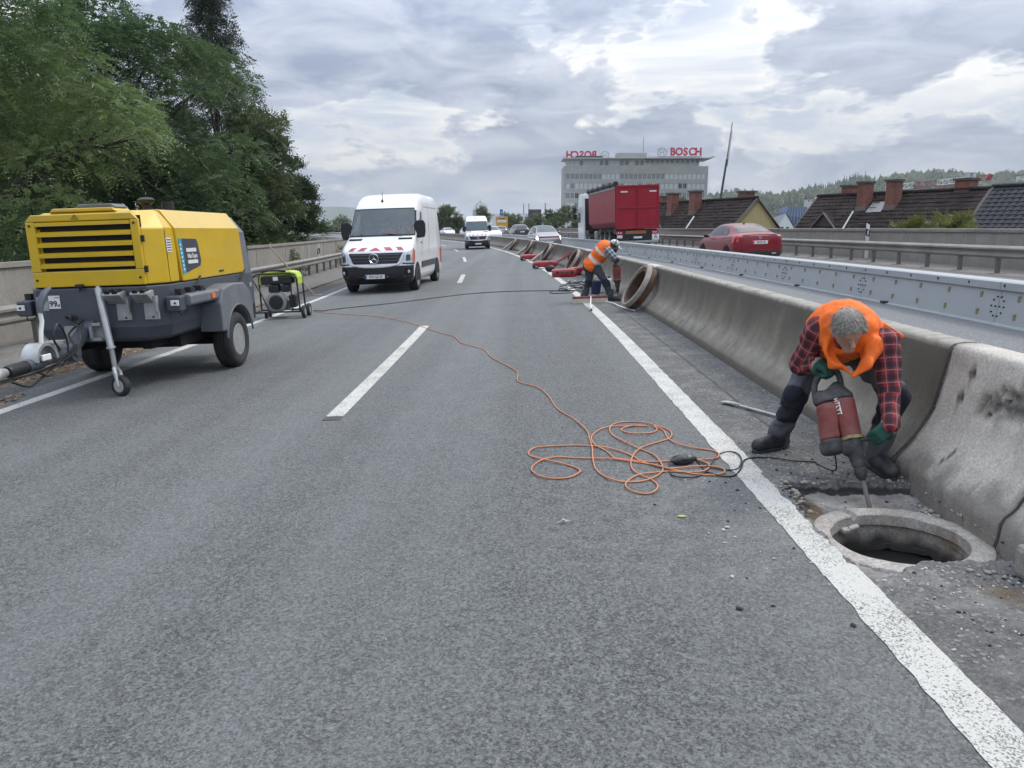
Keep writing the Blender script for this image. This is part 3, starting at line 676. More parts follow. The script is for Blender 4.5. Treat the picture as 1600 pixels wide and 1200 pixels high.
def build_compressor():
    t = E('air_compressor', 'large yellow and grey trailer compressor with louvred front parked on the left line', 'compressor')
    # grey lower body
    def plan(ins, y0=-1.56, y1=1.30, cx=0.15, cy=0.19):
        x = 0.75 - ins; return [(-x + cx, y0 + ins), (x - cx, y0 + ins), (x, y0 + ins + cy), (x, y1 - ins), (-x, y1 - ins), (-x, y0 + ins + cy)]
    mb = MB(); mb.loft([[(a, b, z) for a, b in plan(i)] for i, z in ((0.10, 0.555), (0.045, 0.59), (0.0, 0.72), (0.0, 1.155))])
    mb.build('lower_body', M['slate'], t, bevel=0.012)
    mb = MB(); mb.loft([[(a, b, z) for a, b in plan(0.02, -1.54, 1.28)] for z in (1.15, 1.175)]); mb.build('body_seam', M['void'], t)
    # front hood: solid core, then the frame and louvres in front of it
    mb = MB(); mb.loft([[(a, b, z) for a, b in plan(i, y0, -1.06)] for i, z, y0 in ((0.0, 1.172, -1.515), (0.0, 1.76, -1.515), (0.10, 1.935, -1.535), (0.135, 1.955, -1.55))])
    hood = mb.build('front_hood', M['yellow'], t, bevel=0.012)
    mb = MB(); mb.bb((-0.60, -1.505, 1.21), (0.60, -1.49, 1.90)); mb.bb((-0.47, -1.522, 1.34), (0.50, -1.516, 1.885)); mb.build('air_intake', M['void'], t)
    mb = MB()
    mb.prism([(-0.60, 1.172), (0.60, 1.172), (0.60, 1.335), (-0.60, 1.335)], 1, -1.56, -1.517)
    mb.prism([(-0.60, 1.875), (0.60, 1.875), (0.60, 1.76), (0.50, 1.925), (-0.50, 1.925), (-0.60, 1.76)][:0] or [(-0.60, 1.86), (0.60, 1.86), (0.535, 1.93), (-0.535, 1.93)], 1, -1.56, -1.517)
    mb.bb((-0.60, -1.56, 1.337), (-0.50, -1.517, 1.858)); mb.bb((0.515, -1.56, 1.337), (0.60, -1.517, 1.858))
    mb.build('louvre_frame', M['yellow'], t, bevel=0.008)
    for k in range(5):
        z = 1.842 - 0.110 * k
        mb = MB(); mb.prism([(-1.562, z - 0.030), (-1.562, z + 0.002), (-1.53, z + 0.022), (-1.519, z + 0.022), (-1.519, z + 0.014), (-1.545, z - 0.004), (-1.545, z - 0.030)], 0, -0.497, 0.512)
        mb.build('louvre', M['yellow'], t)
    for x in (-0.555, 0.555):
        for z in (1.25, 1.82):
            mb = MB(); mb.cyl((x, -1.572, z), (x, -1.555, z), 0.012, 8); mb.build('screw', M['black'], t)
    # warning triangle over the louvres
    mb = MB(); mb.tube([(-0.035, -1.564, 1.88), (0.035, -1.564, 1.88), (0, -1.564, 1.925)], 0.004, 4, closed=True); mb.cyl((0, -1.564, 1.89), (0, -1.564, 1.905), 0.004, 4); o = mb.build('warning_triangle', M['ink'], t); o.location = (-0.06, 0, 0)
    # raised roof parts
    mb = MB(); mb.prism([(-0.40, 1.955), (0.32, 1.955), (0.28, 1.995), (-0.36, 1.995)], 1, -1.44, -1.10); mb.build('roof_ridge', M['yellow'], t, bevel=0.01)
    mb = MB(); mb.prism([(-0.14, 1.996), (0.30, 1.996), (0.26, 2.035), (-0.10, 2.035)], 1, -1.40, -1.12); mb.build('roof_panel', M['fender'], t, bevel=0.01)
    mb = MB(); mb.lathe([(0.045, 1.95), (0.045, 2.03), (0.085, 2.05), (0.095, 2.085), (0.06, 2.11), (0.01, 2.115)], 16, c=(0.40, -0.90, 0)); mb.cyl((0.55, -0.70, 1.96), (0.55, -0.70, 2.07), 0.07, 14); mb.build('exhaust_cap', M['black'], t, smooth=40)
    # gull-wing door, its front edge leaning forward
    prof = [(-0.762, 1.165), (-0.775, 1.76), (-0.645, 1.965), (0.645, 1.965), (0.775, 1.76), (0.762, 1.165)]
    def slab(y0, y1, sh0, sh1, dx=0.0, dz=0.0):
        return [[(x - math.copysign(dx, x), y0 + sh0 * (z - 1.165), z - dz) for x, z in prof], [(x - math.copysign(dx, x), y1 + sh1 * (z - 1.165), z - dz) for x, z in prof]]
    mb = MB(); mb.loft(slab(-1.0, 0.98, -0.165, -0.20)); door = mb.build('side_door', M['yellow'], t, bevel=0.014)
    mb = MB(); mb.loft(slab(-1.18, -0.98, -0.10, -0.16, 0.05, 0.05)); mb.build('door_gap', M['void'], t)
    mb = MB(); mb.loft(slab(0.90, 1.30, -0.2, -0.33, 0.02, 0.05)); mb.build('rear_hood', M['fender'], t, bevel=0.012)
    mb = MB(); mb.prism([(0.06, 1.215), (0.20, 1.218), (0.20, 1.238), (0.06, 1.235)], 0, 0.758, 0.772); mb.build('handle', M['black'], door)
    for y in (-0.72, 0.78):
        mb = MB(); mb.tube([(0.775, y + 0.16, 1.20), (0.79, y, 1.10), (0.78, y - 0.07, 1.09)], 0.012, 6); mb.build('hinge_strut', M['black'], t)
    # badge with three bright lines
    fx = lambda z: 0.762 + 0.013 * (z - 1.165) / 0.595 + 0.003
    def pane(pts, m, name, lift=0.0, par=None):
        mb = MB(); mb.add([(fx(z) + lift, y, z) for y, z in pts] + [(fx(z) + lift - 0.004, y, z) for y, z in pts], [tuple(range(len(pts))), tuple(range(len(pts), 2 * len(pts)))[::-1]] + [(i, (i + 1) % len(pts), len(pts) + (i + 1) % len(pts), len(pts) + i) for i in range(len(pts))])
        return mb.build(name, m, par or door)
    bd = pane([(-0.985, 1.24), (-0.50, 1.32), (-0.465, 1.38), (-0.53, 1.60), (-0.57, 1.635), (-1.045, 1.645)], M['badge'], 'badge')
    pane([(-0.985, 1.24), (-0.905, 1.253), (-0.965, 1.643), (-1.045, 1.645)], M['cyan'], 'cyan_stripe', 0.002, bd)
    for k in range(7): pane([(-0.938 - 0.0085 * k, 1.285 + 0.046 * k), (-0.972 - 0.0085 * k, 1.285 + 0.046 * k), (-0.976 - 0.0085 * k, 1.31 + 0.046 * k), (-0.942 - 0.0085 * k, 1.31 + 0.046 * k)], M['chalk'], 'letter_mark', 0.004, bd)
    for z0, y0 in ((1.49, -0.855), (1.355, -0.83)): pane([(y0, z0), (y0 + 0.27, z0), (y0 + 0.265, z0 + 0.042), (y0 - 0.006, z0 + 0.042)], M['chalk'], 'badge_bar', 0.002, bd)
    text('lettering', 'Atlas Copco', M['chalk'], bd, frame((fx(1.44) + 0.003, -0.708, 1.442), (0, 1, 0), (0, 0, 1)), 0.075, 0.002, sx=0.72, bold=0.001)
    mb = MB(); mb.bb((0.752, -1.30, 1.50), (0.756, -1.18, 1.655)); sd = mb.build('instruction_sticker', M['plate'], t)
    for k in range(5): q = MB(); q.bb((0.7555, -1.29, 1.515 + 0.028 * k), (0.7575, -1.19, 1.527 + 0.028 * k)); q.build('print_line', M['badge'], sd)
    mb = MB(); mb.add([(0.70, -0.93, 1.875), (0.70, -0.83, 1.875), (0.69, -0.86, 1.89), (0.72, -0.93, 1.84), (0.72, -0.83, 1.84)], [(0, 1, 2), (0, 3, 4, 1)]); mb.build('lifting_eye_cover', M['chalk'], t)
    # fenders, wheels, axle
    for sx, lab in ((1, None), (-1, None)):
        pts = [(-0.56, 0.52), (-0.56, 0.86), (-0.43, 1.03), (-0.10, 1.075), (0.28, 1.06), (0.50, 0.93), (0.545, 0.75), (0.545, 0.50), (0.46, 0.50)] + [(0.435 * math.cos(R(a)), 0.35 + 0.435 * math.sin(R(a))) for a in range(20, 161, 14)] + [(-0.46, 0.52)]
        mb = MB(); mb.prism(pts, 0, sx * 0.70, sx * 0.985); f = mb.build('fender', M['fender'], t, bevel=0.018)
        lip = [(0.455 * math.cos(R(a)), 0.35 + 0.455 * math.sin(R(a))) for a in range(10, 171, 8)]
        mb = MB(); mb.tube([(sx * 0.985, a, b) for a, b in lip], 0.014, 6); mb.build('fender_lip', M['fender'], f, smooth=50)
        wheel(t, (sx * 0.85, 0, 0.35), 0.352, 0.235, sx, 0.58, 'castgrey')
        mb = MB(); mb.bb((sx * 0.90, 0.55, 0.56), (sx * 0.985, 0.60, 0.76)); mb.build('side_marker', M['black'], t, bevel=0.008)
        # light bar along the side, ahead of the fender
        mb = MB(); mb.prism([(0.76, 0.90), (0.93, 0.905), (0.955, 0.93), (0.955, 1.015), (0.93, 1.035), (0.80, 1.04), (0.76, 1.00)][::1] if sx > 0 else [(-0.76, 0.90), (-0.93, 0.905), (-0.955, 0.93), (-0.955, 1.015), (-0.93, 1.035), (-0.80, 1.04), (-0.76, 1.00)], 1, -1.30, -0.46)
        lb = mb.build('light_bar', M['fender'], t, bevel=0.012)
        mb = MB(); mb.bb((sx * 0.74, -1.46, 0.86), (sx * 0.90, -1.30, 1.03)); mb.build('bar_end', M['slate'], lb, bevel=0.02)
        mb = MB(); mb.bb((sx * 0.80, -1.475, 0.925), (sx * 0.89, -1.46, 0.985)); lm = mb.build('front_lamp', M['plate'], lb, bevel=0.006)
        mb = MB(); mb.cyl((sx * 0.85, -1.482, 0.955), (sx * 0.85, -1.47, 0.955), 0.012, 8); mb.build('bulb', M['ink'], lm)
        mb = MB(); mb.bb((sx * 0.952, -0.74, 0.945), (sx * 0.968, -0.64, 1.005)); mb.build('side_reflector', M['amber'], lb)
        for y in (-1.25, -1.0, -0.72):
            mb = MB(); mb.prism([(y - 0.09, 1.035), (y + 0.05, 1.035), (y + 0.05, 1.05), (y - 0.03, 1.10), (y - 0.09, 1.10)], 0, sx * 0.80, sx * 0.87); b = mb.build('bar_bracket', M['black'], lb)
        mb = MB(); mb.tube([(sx * 0.84, -1.40, 0.86), (sx * 0.86, -1.36, 0.81), (sx * 0.86, -1.26, 0.80), (sx * 0.84, -1.18, 0.88)], 0.006, 5); mb.build('cable', M['black'], lb)
    mb = MB(); mb.cyl((-0.8, 0, 0.35), (0.8, 0, 0.35), 0.05, 10); mb.bb((-0.45, -1.3, 0.44), (-0.35, 1.2, 0.56)); mb.bb((0.35, -1.3, 0.44), (0.45, 1.2, 0.56)); mb.bb((-0.6, -0.9, 0.40), (0.6, 0.9, 0.55)); mb.build('chassis', M['void'], t)
    # small fittings: panel seam, latches, lifting lug, plates
    for y in (-1.30,): mb = MB(); mb.bb((0.7505, y - 0.004, 1.18), (0.7525, y + 0.004, 1.74)); mb.build('panel_seam', M['void'], hood)
    for z in (1.30, 1.62): mb = MB(); mb.bb((0.60, -1.545, z), (0.635, -1.52, z + 0.07)); mb.build('quarter_latch', M['black'], hood, bevel=0.004)
    for y, z, w, h in ((-0.55, 0.70, 0.14, 0.08), (1.12, 0.95, 0.10, 0.06)): mb = MB(); mb.bb((0.7502, y, z), (0.7535, y + w, z + h)); mb.build('data_plate', M['castgrey'], t)
    for x in (-0.5, 0.5):
        for y in (-1.42, -0.9, 0.9): mb = MB(); mb.cyl((x * 1.26, y, 1.764), (x * 1.26, y, 1.772), 0.012, 6); mb.build('panel_screw', M['castgrey'], hood)
    for k in range(5): mb = MB(); mb.bb((0.728, 1.02 + 0.045 * k, 1.28), (0.742, 1.04 + 0.045 * k, 1.58)); mb.build('vent_slot', M['void'], t)
    # wheel chocks clipped to the front
    for x in (0.29, 0.585):
        ch = E('wheel_chock', parent=t); ch.location = (x, -1.575, 0.0)
        mb = MB(); mb.prism([(0.0, 0.985), (-0.025, 0.975), (-0.155, 1.075), (-0.145, 1.10), (0.0, 1.115)], 0, -0.09, 0.10); mb.build('chock_body', M['castgrey'], ch, bevel=0.008)
        for dx in (-0.035, 0.045):
            q = MB(); ax = Vector((-0.155, 1.075)) - Vector((-0.025, 0.975))
            q.tube([(dx, -0.150, 1.098), (dx, -0.03, 1.1125)], [0.028, 0.028], 10); o = q.build('chock_slot', M['void'], ch); 
        mb = MB(); mb.bb((-0.02, -0.016, 0.80), (0.13, 0.012, 0.98)); mb.bb((0.10, -0.05, 0.88), (0.13, 0.012, 1.05)); mb.build('chock_holder', M['castgrey'], ch)
        mb = MB(); mb.cyl((0.07, -0.022, 0.825), (0.07, -0.01, 0.825), 0.012, 6); mb.build('bolt', M['ink'], ch)
    # stickers with the noise figure
    mb = MB(); mb.bb((-0.60, -1.568, 0.925), (-0.475, -1.563, 1.075)); mb.build('grey_sticker', M['castgrey'], t)
    mb = MB(); mb.bb((-0.468, -1.568, 0.945), (-0.345, -1.563, 1.085)); st = mb.build('noise_sticker', M['plate'], t)
    text('lettering', '99', M['ink'], st, frame((-0.42, -1.569, 0.995), (1, 0, 0), (0, 0, 1)), 0.085, 0.001, bold=0.002)
    text('lettering', 'dB', M['ink'], st, frame((-0.366, -1.569, 0.978), (1, 0, 0), (0, 0, 1)), 0.035, 0.001)
    text('lettering', 'LWA', M['ink'], st, frame((-0.375, -1.569, 1.063), (1, 0, 0), (0, 0, 1)), 0.022, 0.001)
    # latch
    mb = MB(); mb.cyl((-0.09, -1.60, 1.12), (-0.09, -1.60, 1.165), 0.014, 8); mb.bb((-0.125, -1.63, 1.165), (-0.055, -1.57, 1.20)); mb.build('hood_latch', M['black'], t, bevel=0.01)
    # drawbar, overrun head, brake lever, cables
    db = E('drawbar', parent=t)
    A = Vector((-0.11, -1.58, 0.70)); B = Vector((-0.06, -2.02, 0.53)); C = Vector((-0.05, -3.10, 0.50))
    mb = MB(); mb.tube([A, B], [0.075, 0.07], 14); mb.build('drawbar_tube', M['slate'], db, smooth=40)
    for q in (A + Vector((0.03, 0.02, 0.01)), B):
        mb = MB(); mb.cyl(q - Vector((0.085, 0, 0)), q + Vector((0.085, 0, 0)), 0.095, 20); mb.cyl(q - Vector((0.10, 0, 0)), q + Vector((0.10, 0, 0)), 0.045, 10); mb.build('toothed_joint', M['slate'], db, smooth=35, bevel=0.006)
    mb = MB(); mb.cyl(B, (-0.055, -2.62, 0.51), 0.055, 12); mb.cyl((-0.055, -2.5, 0.51), (-0.05, -2.74, 0.505), 0.062, 14); mb.build('overrun_housing', M['slate'], db, smooth=40)
    arc = [(-2.50 + 0.17 * math.cos(R(a)), 0.53 + 0.17 * math.sin(R(a))) for a in range(0, 181, 15)]
    arc2 = [(-2.50 + 0.14 * math.cos(R(a)), 0.53 + 0.14 * math.sin(R(a))) for a in range(180, -1, -15)]
    mb = MB(); mb.prism(arc + arc2, 0, -0.13, 0.03); mb.bb((-0.13, -2.36, 0.65), (0.03, -2.15, 0.68)); mb.build('brake_cover', M['steel'], db, smooth=35)
    mb = MB(); mb.box((0.02, -2.52, 0.56), (0.03, 0.14, 0.06)); mb.build('type_label', M['plate'], db, bevel=0.01)
    rings = [(-0.05, -2.70 - 0.03 * k, 0.505 + 0.0) for k in range(11)]
    mb = MB(); mb.tube(rings, [0.062 if k % 2 else 0.050 for k in range(11)], 14); mb.build('bellows', M['black'], db, smooth=60)
    mb = MB(); mb.tube([(-0.05, -3.02, 0.505), (-0.05, -3.10, 0.505), (-0.05, -3.18, 0.49), (-0.05, -3.25, 0.46)], [0.04, 0.055, 0.055, 0.035], 12); mb.build('coupling_head', M['castgrey'], db, smooth=45)
    mb = MB(); mb.tube([(-0.02, -2.50, 0.66), (-0.02, -2.47, 0.80), (-0.02, -2.43, 0.90), (-0.02, -2.44, 0.99)], 0.020, 8); lv = mb.build('brake_lever', M['chalk'], db, smooth=50)
    mb = MB(); mb.tube([(-0.02, -2.44, 0.98), (-0.02, -2.42, 1.06), (-0.01, -2.34, 1.16), (0.0, -2.27, 1.20)], [0.03, 0.034, 0.034, 0.028], 8); mb.build('lever_grip', M['slate'], lv, smooth=50)
    for pts in ([(-0.1, -1.60, 0.82), (-0.13, -1.85, 0.70), (0.05, -2.1, 0.60), (0.03, -2.4, 0.47), (0.0, -2.65, 0.36), (0.03, -2.85, 0.34), (0.02, -3.05, 0.42)],
                [(-0.25, -1.58, 0.85), (-0.16, -1.72, 0.80), (0.0, -1.85, 0.74), (0.06, -2.1, 0.55), (0.05, -2.5, 0.47), (0.0, -3.0, 0.44)],
                [(0.03, -2.30, 0.60), (0.06, -2.42, 0.73), (0.07, -2.34, 0.86), (0.05, -2.2, 0.70), (0.06, -2.25, 0.50), (0.03, -2.5, 0.38), (0.03, -2.7, 0.45)]):
        mb = MB(); mb.tube(bez(pts, 8), 0.011, 6); mb.build('cable', M['black'], db, smooth=60)
    mb = MB(); mb.tube([(-0.30, -1.565, 0.85), (-0.24, -1.60, 0.86), (-0.20, -1.62, 0.83)], 0.022, 6); mb.lathe([(0.02, -1.66), (0.035, -1.66), (0.035, -1.64), (0.02, -1.64)], 12, 'Y', (-0.17, 0, 0.845), closed=True); mb.build('plug_socket', M['black'], db)
    # jockey wheel
    jw = E('jockey_wheel', parent=t)
    a = Vector((0.12, -1.63, 1.155)); b = Vector((0.20, -1.68, 0.52)); c = Vector((0.225, -1.70, 0.28)); d = Vector((0.27, -1.72, 0.11))
    mb = MB(); mb.cyl(a, b, 0.036, 14); mb.cyl(b + (a - b) * 0.02, b - (a - b) * 0.015, 0.048, 14); mb.cyl(a, a + (a - b).normalized() * 0.02, 0.02, 8); mb.build('outer_tube', M['zinc'], jw, smooth=40)
    mb = MB(); mb.cyl(b, c, 0.027, 12); mb.build('inner_tube', M['steel'], jw, smooth=40)
    for dy in (-0.05, 0.05):
        mb = MB(); mb.tube([c + Vector((0, dy * 0.6, 0.03)), c + Vector((0.02, dy, -0.03)), d + Vector((0, dy, 0))], [0.020, 0.022, 0.015], 6); mb.build('fork', M['zinc'], jw)
    w_ = wheel(jw, d, 0.112, 0.075, -1, 0.62, 'zinc'); w_.rotation_euler = (0, 0, math.pi / 2 - 0.35)
    mb = MB(); mb.bb((0.0, -1.70, 0.60), (0.12, -1.66, 0.63)); mb.bb((0.0, -1.70, 0.76), (0.12, -1.66, 0.79)); mb.bb((0.0, -1.70, 0.60), (0.03, -1.66, 0.79)); mb.bb((-0.3, -1.64, 0.60), (0.16, -1.60, 0.76)); mb.build('clamp', M['castgrey'], jw)
    place(t, -4.74, 9.92, R(0.3), sc=1.03)
def bez(pts, k=8):
    """Catmull-Rom through the points"""
    p = [Vector(q) for q in pts]; p = [p[0] * 2 - p[1]] + p + [p[-1] * 2 - p[-2]]; out = []
    for i in range(1, len(p) - 2):
        for j in range(k):
            t = j / k; a, b, c, d = p[i-1], p[i], p[i+1], p[i+2]
            out.append(0.5 * ((2 * b) + (c - a) * t + (2 * a - 5 * b + 4 * c - d) * t * t + (3 * b - a - 3 * c + d) * t ** 3))
    return out + [p[-2]]
build_compressor()

# ------------------------------------------------------------------ generator
M['lime'] = mat('lime_plastic', (0.46, 0.60, 0.06), 0.4, var=0.06)
def build_generator():
    t = E('generator', 'small portable generator with lime tank on black tube frame behind the yellow compressor', 'generator')
    mb = MB()
    for y in (0.0, 0.52):
        mb.tube([(-0.46, y, 0.12), (-0.46, y, 0.80), (-0.43, y, 0.88), (-0.36, y, 0.92), (0.30, y, 0.92), (0.40, y, 0.89), (0.44, y, 0.80), (0.46, y, 0.12)], 0.018, 8); mb.tube([(-0.46, y, 0.14), (0.47, y, 0.14)], 0.018, 8)
    for x, z in ((-0.46, 0.14), (0.46, 0.14), (-0.36, 0.92), (0.30, 0.92)): mb.cyl((x, 0, z), (x, 0.52, z), 0.016, 8)
    mb.tube([(-0.46, 0, 0.84), (-0.30, 0.02, 0.50), (-0.20, 0.05, 0.20)], 0.012, 6); mb.tube([(0.30, 0, 0.15), (0.32, 0, 0.86)], 0.014, 6)
    mb.build('frame', M['black'], t, smooth=50)
    mb = MB(); mb.loft([[(-0.34, y, 0.70), (-0.32, y, 0.88), (-0.22, y, 0.955), (0.30, y, 0.965), (0.42, y, 0.93), (0.455, y, 0.84), (0.455, y, 0.68), (0.40, y, 0.68), (0.385, y, 0.82), (0.30, y, 0.88), (-0.2, y, 0.86), (-0.28, y, 0.70)] for y in (0.05, 0.48)]); mb.build('tank_cover', M['lime'], t, bevel=0.02)
    mb = MB(); mb.bb((-0.30, 0.02, 0.70), (0.32, 0.40, 0.87)); mb.build('fuel_tank', M['black'], t, bevel=0.03)
    mb = MB(); mb.bb((-0.04, 0.012, 0.78), (0.06, 0.018, 0.86)); mb.build('sticker', M['plate'], t)
    mb = MB(); mb.tube([(-0.28, 0.05, 0.965), (-0.12, 0.03, 0.985), (0.1, 0.03, 0.98), (0.22, 0.05, 0.965)], 0.022, 8); mb.build('carry_handle', M['black'], t, smooth=50)
    mb = MB(); mb.lathe([(0.20, 0.10), (0.20, 0.30), (0.16, 0.42), (0.01, 0.42)], 20, 'Y', (-0.03, 0, 0.34)); mb.bb((-0.2, 0.2, 0.16), (0.22, 0.5, 0.36)); mb.build('engine_block', M['castgrey'], t, smooth=40)
    mb = MB(); mb.lathe([(0.215, 0.13), (0.215, 0.07), (0.16, 0.05), (0.15, 0.055)], 24, 'Y', (-0.03, 0, 0.34)); mb.build('fan_housing', M['castgrey'], t, smooth=40)
    mb = MB(); mb.lathe([(0.145, 0.056), (0.14, 0.04), (0.06, 0.03), (0.01, 0.03)], 24, 'Y', (-0.03, 0, 0.33)); mb.build('recoil_starter', M['black'], t, smooth=30)
    for x0, x1, z0, z1, nm in ((-0.16, 0.06, 0.54, 0.69, 'air_filter'), (0.09, 0.27, 0.54, 0.69, 'silencer'), (0.24, 0.38, 0.22, 0.48, 'socket_box')):
        mb = MB(); mb.bb((x0, 0.03, z0), (x1, 0.25, z1)); mb.build(nm, M['black'], t, bevel=0.025)
    mb = MB(); mb.tube([(-0.33, 0.08, 0.62), (-0.28, 0.03, 0.48), (-0.24, 0.06, 0.36), (-0.2, 0.06, 0.3)], 0.02, 7); mb.build('hose', M['castgrey'], t, smooth=50)
    for y in (0.02, 0.50): w = wheel(t, (0.53, y, 0.13), 0.13, 0.07, 1, 0.55, 'castgrey')
    mb = MB(); mb.bb((-0.30, 0.1, 0.0), (-0.24, 0.16, 0.14)); mb.bb((-0.30, 0.4, 0.0), (-0.24, 0.46, 0.14)); mb.build('rubber_foot', M['black'], t)
    place(t, -5.13, 15.75, R(4), sc=1.02)
build_generator()
# scraper leaning behind the generator
t = E('scraper', 'long handled scraper leaning towards the left guard rail behind the generator', 'scraper')
M['wood'] = mat('worn_wood', (0.30, 0.235, 0.165), 0.7, var=0.2, scale=9)
mb = MB(); mb.tube([(0, 0, 0.03), (-0.62, 0.05, 0.72), (-1.22, 0.12, 1.45)], 0.022, 8); mb.build('handle', M['wood'], t, smooth=50)
mb = MB(); mb.box((0.10, 0, 0.012), (0.36, 0.12, 0.018), (0, 0, -0.3)); mb.box((-0.02, 0, 0.03), (0.08, 0.05, 0.05)); mb.build('blade', M['steel'], t)
place(t, -5.98, 21.7, 0)

# ------------------------------------------------------------------ road vehicles
def number_plate(parent, c, xdir, up, txt, w=0.52):
    mb = MB(); mb.M = frame(c, xdir, up); mb.box((0, 0, 0), (w, 0.112, 0.012)); p = mb.build('number_plate', M['plate'], parent, bevel=0.004)
    mb = MB(); mb.M = frame(c, xdir, up); mb.box((-w / 2 + 0.024, 0, 0.0035), (0.04, 0.10, 0.010)); mb.build('country_band', M['blue'], p)
    if txt: text('lettering', txt, M['ink'], p, frame(c, xdir, up) @ Matrix.Translation((0.02, 0, 0.0065)), 0.098, 0.001, sx=0.72, bold=0.0015)
    return p
def star_emblem(parent, c, xdir, up, r, m='chrome', name='emblem'):
    mb = MB(); mb.M = frame(c, xdir, up); mb.tube([(r * math.cos(2*math.pi*k/20), r * math.sin(2*math.pi*k/20), 0) for k in range(20)], r * 0.10, 6, closed=True)
    for k in range(3):
        a = math.pi / 2 + 2 * math.pi * k / 3; d = Vector((math.cos(a), math.sin(a), 0)); n = Vector((-d.y, d.x, 0))
        mb.add([n * r * 0.13, -n * r * 0.13, d * r * 0.95, Vector((0, 0, r * 0.12))], [(0, 2, 3), (1, 3, 2), (0, 3, 1), (0, 1, 2)])
    return mb.build(name, M[m], parent)
class Slices:
    """vehicle body lofted upward through plan outlines; u runs from the middle of the front round to the middle of the back"""
    def __init__(s, lev): s.lev = lev
    def at(s, z, u):
        L = s.lev
        if z <= L[0][0]: a = b = L[0]; t = 0
        else:
            for a, b in zip(L[:-1], L[1:]):
                if z <= b[0]: break
            t = min(1, (z - a[0]) / (b[0] - a[0]))
        yf, yr, hw, bf, rf = (a[i] + (b[i] - a[i]) * t for i in range(1, 6))
        rf = min(rf, hw * 0.9); rr = 0.08
        if u <= 1: x = u * (hw - rf); return Vector((x, yf + bf * (x / hw) ** 2, z))
        y0 = yf + bf * ((hw - rf) / hw) ** 2
        if u <= 2: a_ = (u - 1) * math.pi / 2; return Vector((hw - rf + rf * math.sin(a_), y0 + rf * (1 - math.cos(a_)), z))
        if u <= 3: return Vector((hw, y0 + rf + (yr - rr - y0 - rf) * (u - 2), z))
        if u <= 4: a_ = (u - 3) * math.pi / 2; return Vector((hw - rr + rr * math.cos(a_), yr - rr + rr * math.sin(a_), z))
        return Vector(((hw - rr) * (5 - u), yr, z))
    def norm(s, z, u):
        e = 0.01; d1 = s.at(z, min(5, u + e)) - s.at(z, max(0, u - e)); d2 = s.at(z + e, u) - s.at(z - e, u)
        n = d1.cross(d2); return n.normalized() if n.length else Vector((0, -1, 0))
    def body(s, us, sub=1):
        zs = [l[0] for l in s.lev]; rings = []
        for z in zs:
            r = [s.at(z, u) for u in us]; rings.append(r + [Vector((-p.x, p.y, p.z)) for p in r[-2:0:-1]])
        mb = MB(); mb.loft(rings); return mb
    def patch(s, quad, nu=8, nz=4, lift=0.006, mirror=False, sym=False):
        """quad: (u,z) corners BL, BR, TR, TL; negative u mirrors to the other side"""
        mb = MB(); V = []; F = []
        def pt(u, z, d):
            p = s.at(z, abs(u)) + s.norm(z, abs(u)) * d
            if u < 0: p.x = -p.x
            if mirror: p.x = -p.x
            return p
        for d in (lift, -0.01):
            for i in range(nz + 1):
                for j in range(nu + 1):
                    a, b = j / nu, i / nz
                    u = (1-b) * ((1-a) * quad[0][0] + a * quad[1][0]) + b * ((1-a) * quad[3][0] + a * quad[2][0])
                    z = (1-b) * ((1-a) * quad[0][1] + a * quad[1][1]) + b * ((1-a) * quad[3][1] + a * quad[2][1])
                    V.append(pt(u, z, d))
        w = nu + 1; o = w * (nz + 1)
        for i in range(nz):
            for j in range(nu): F.append((i*w+j, i*w+j+1, (i+1)*w+j+1, (i+1)*w+j))
        ed = [j for j in range(w)] + [i*w+nu for i in range(1, nz+1)] + [nz*w+j for j in range(nu-1, -1, -1)] + [i*w for i in range(nz-1, 0, -1)]
        for k in range(len(ed)): a, b = ed[k], ed[(k+1) % len(ed)]; F.append((a, b, o+b, o+a))
        return mb.add(V, F)
VAN = [(0.24, 0.30, 5.80, 0.84, 0.10, 0.25), (0.32, 0.10, 5.86, 0.93, 0.20, 0.30), (0.45, 0.0, 5.9, 0.975, 0.24, 0.30), (0.72, 0.0, 5.9, 0.99, 0.25, 0.28), (0.80, 0.03, 5.9, 0.993, 0.26, 0.26), (1.00, 0.06, 5.9, 0.993, 0.26, 0.24), (1.12, 0.11, 5.9, 0.99, 0.25, 0.22),
       (1.19, 0.19, 5.9, 0.985, 0.24, 0.18), (1.26, 0.34, 5.9, 0.98, 0.2, 0.16), (1.36, 0.62, 5.89, 0.975, 0.16, 0.14), (1.47, 0.92, 5.88, 0.97, 0.12, 0.12), (1.54, 1.06, 5.88, 0.965, 0.14, 0.12), (1.90, 1.33, 5.86, 0.945, 0.14, 0.12), (2.25, 1.60, 5.84, 0.915, 0.13, 0.12),
       (2.33, 1.68, 5.83, 0.905, 0.13, 0.12), (2.50, 1.93, 5.82, 0.885, 0.15, 0.14), (2.64, 2.22, 5.8, 0.855, 0.18, 0.18), (2.72, 2.48, 5.78, 0.815, 0.22, 0.22), (2.77, 2.85, 5.72, 0.74, 0.3, 0.3), (2.79, 3.4, 5.6, 0.5, 0.3, 0.3)]
US = [0, 0.25, 0.5, 0.75, 1.0, 1.25, 1.5, 1.75, 2.0, 2.2, 2.4, 2.6, 2.8, 3.0, 3.5, 4.0, 4.5, 5.0]
M['stripe'] = mat('red_reflective_foil', (0.42, 0.06, 0.065), 0.4, var=0.08)
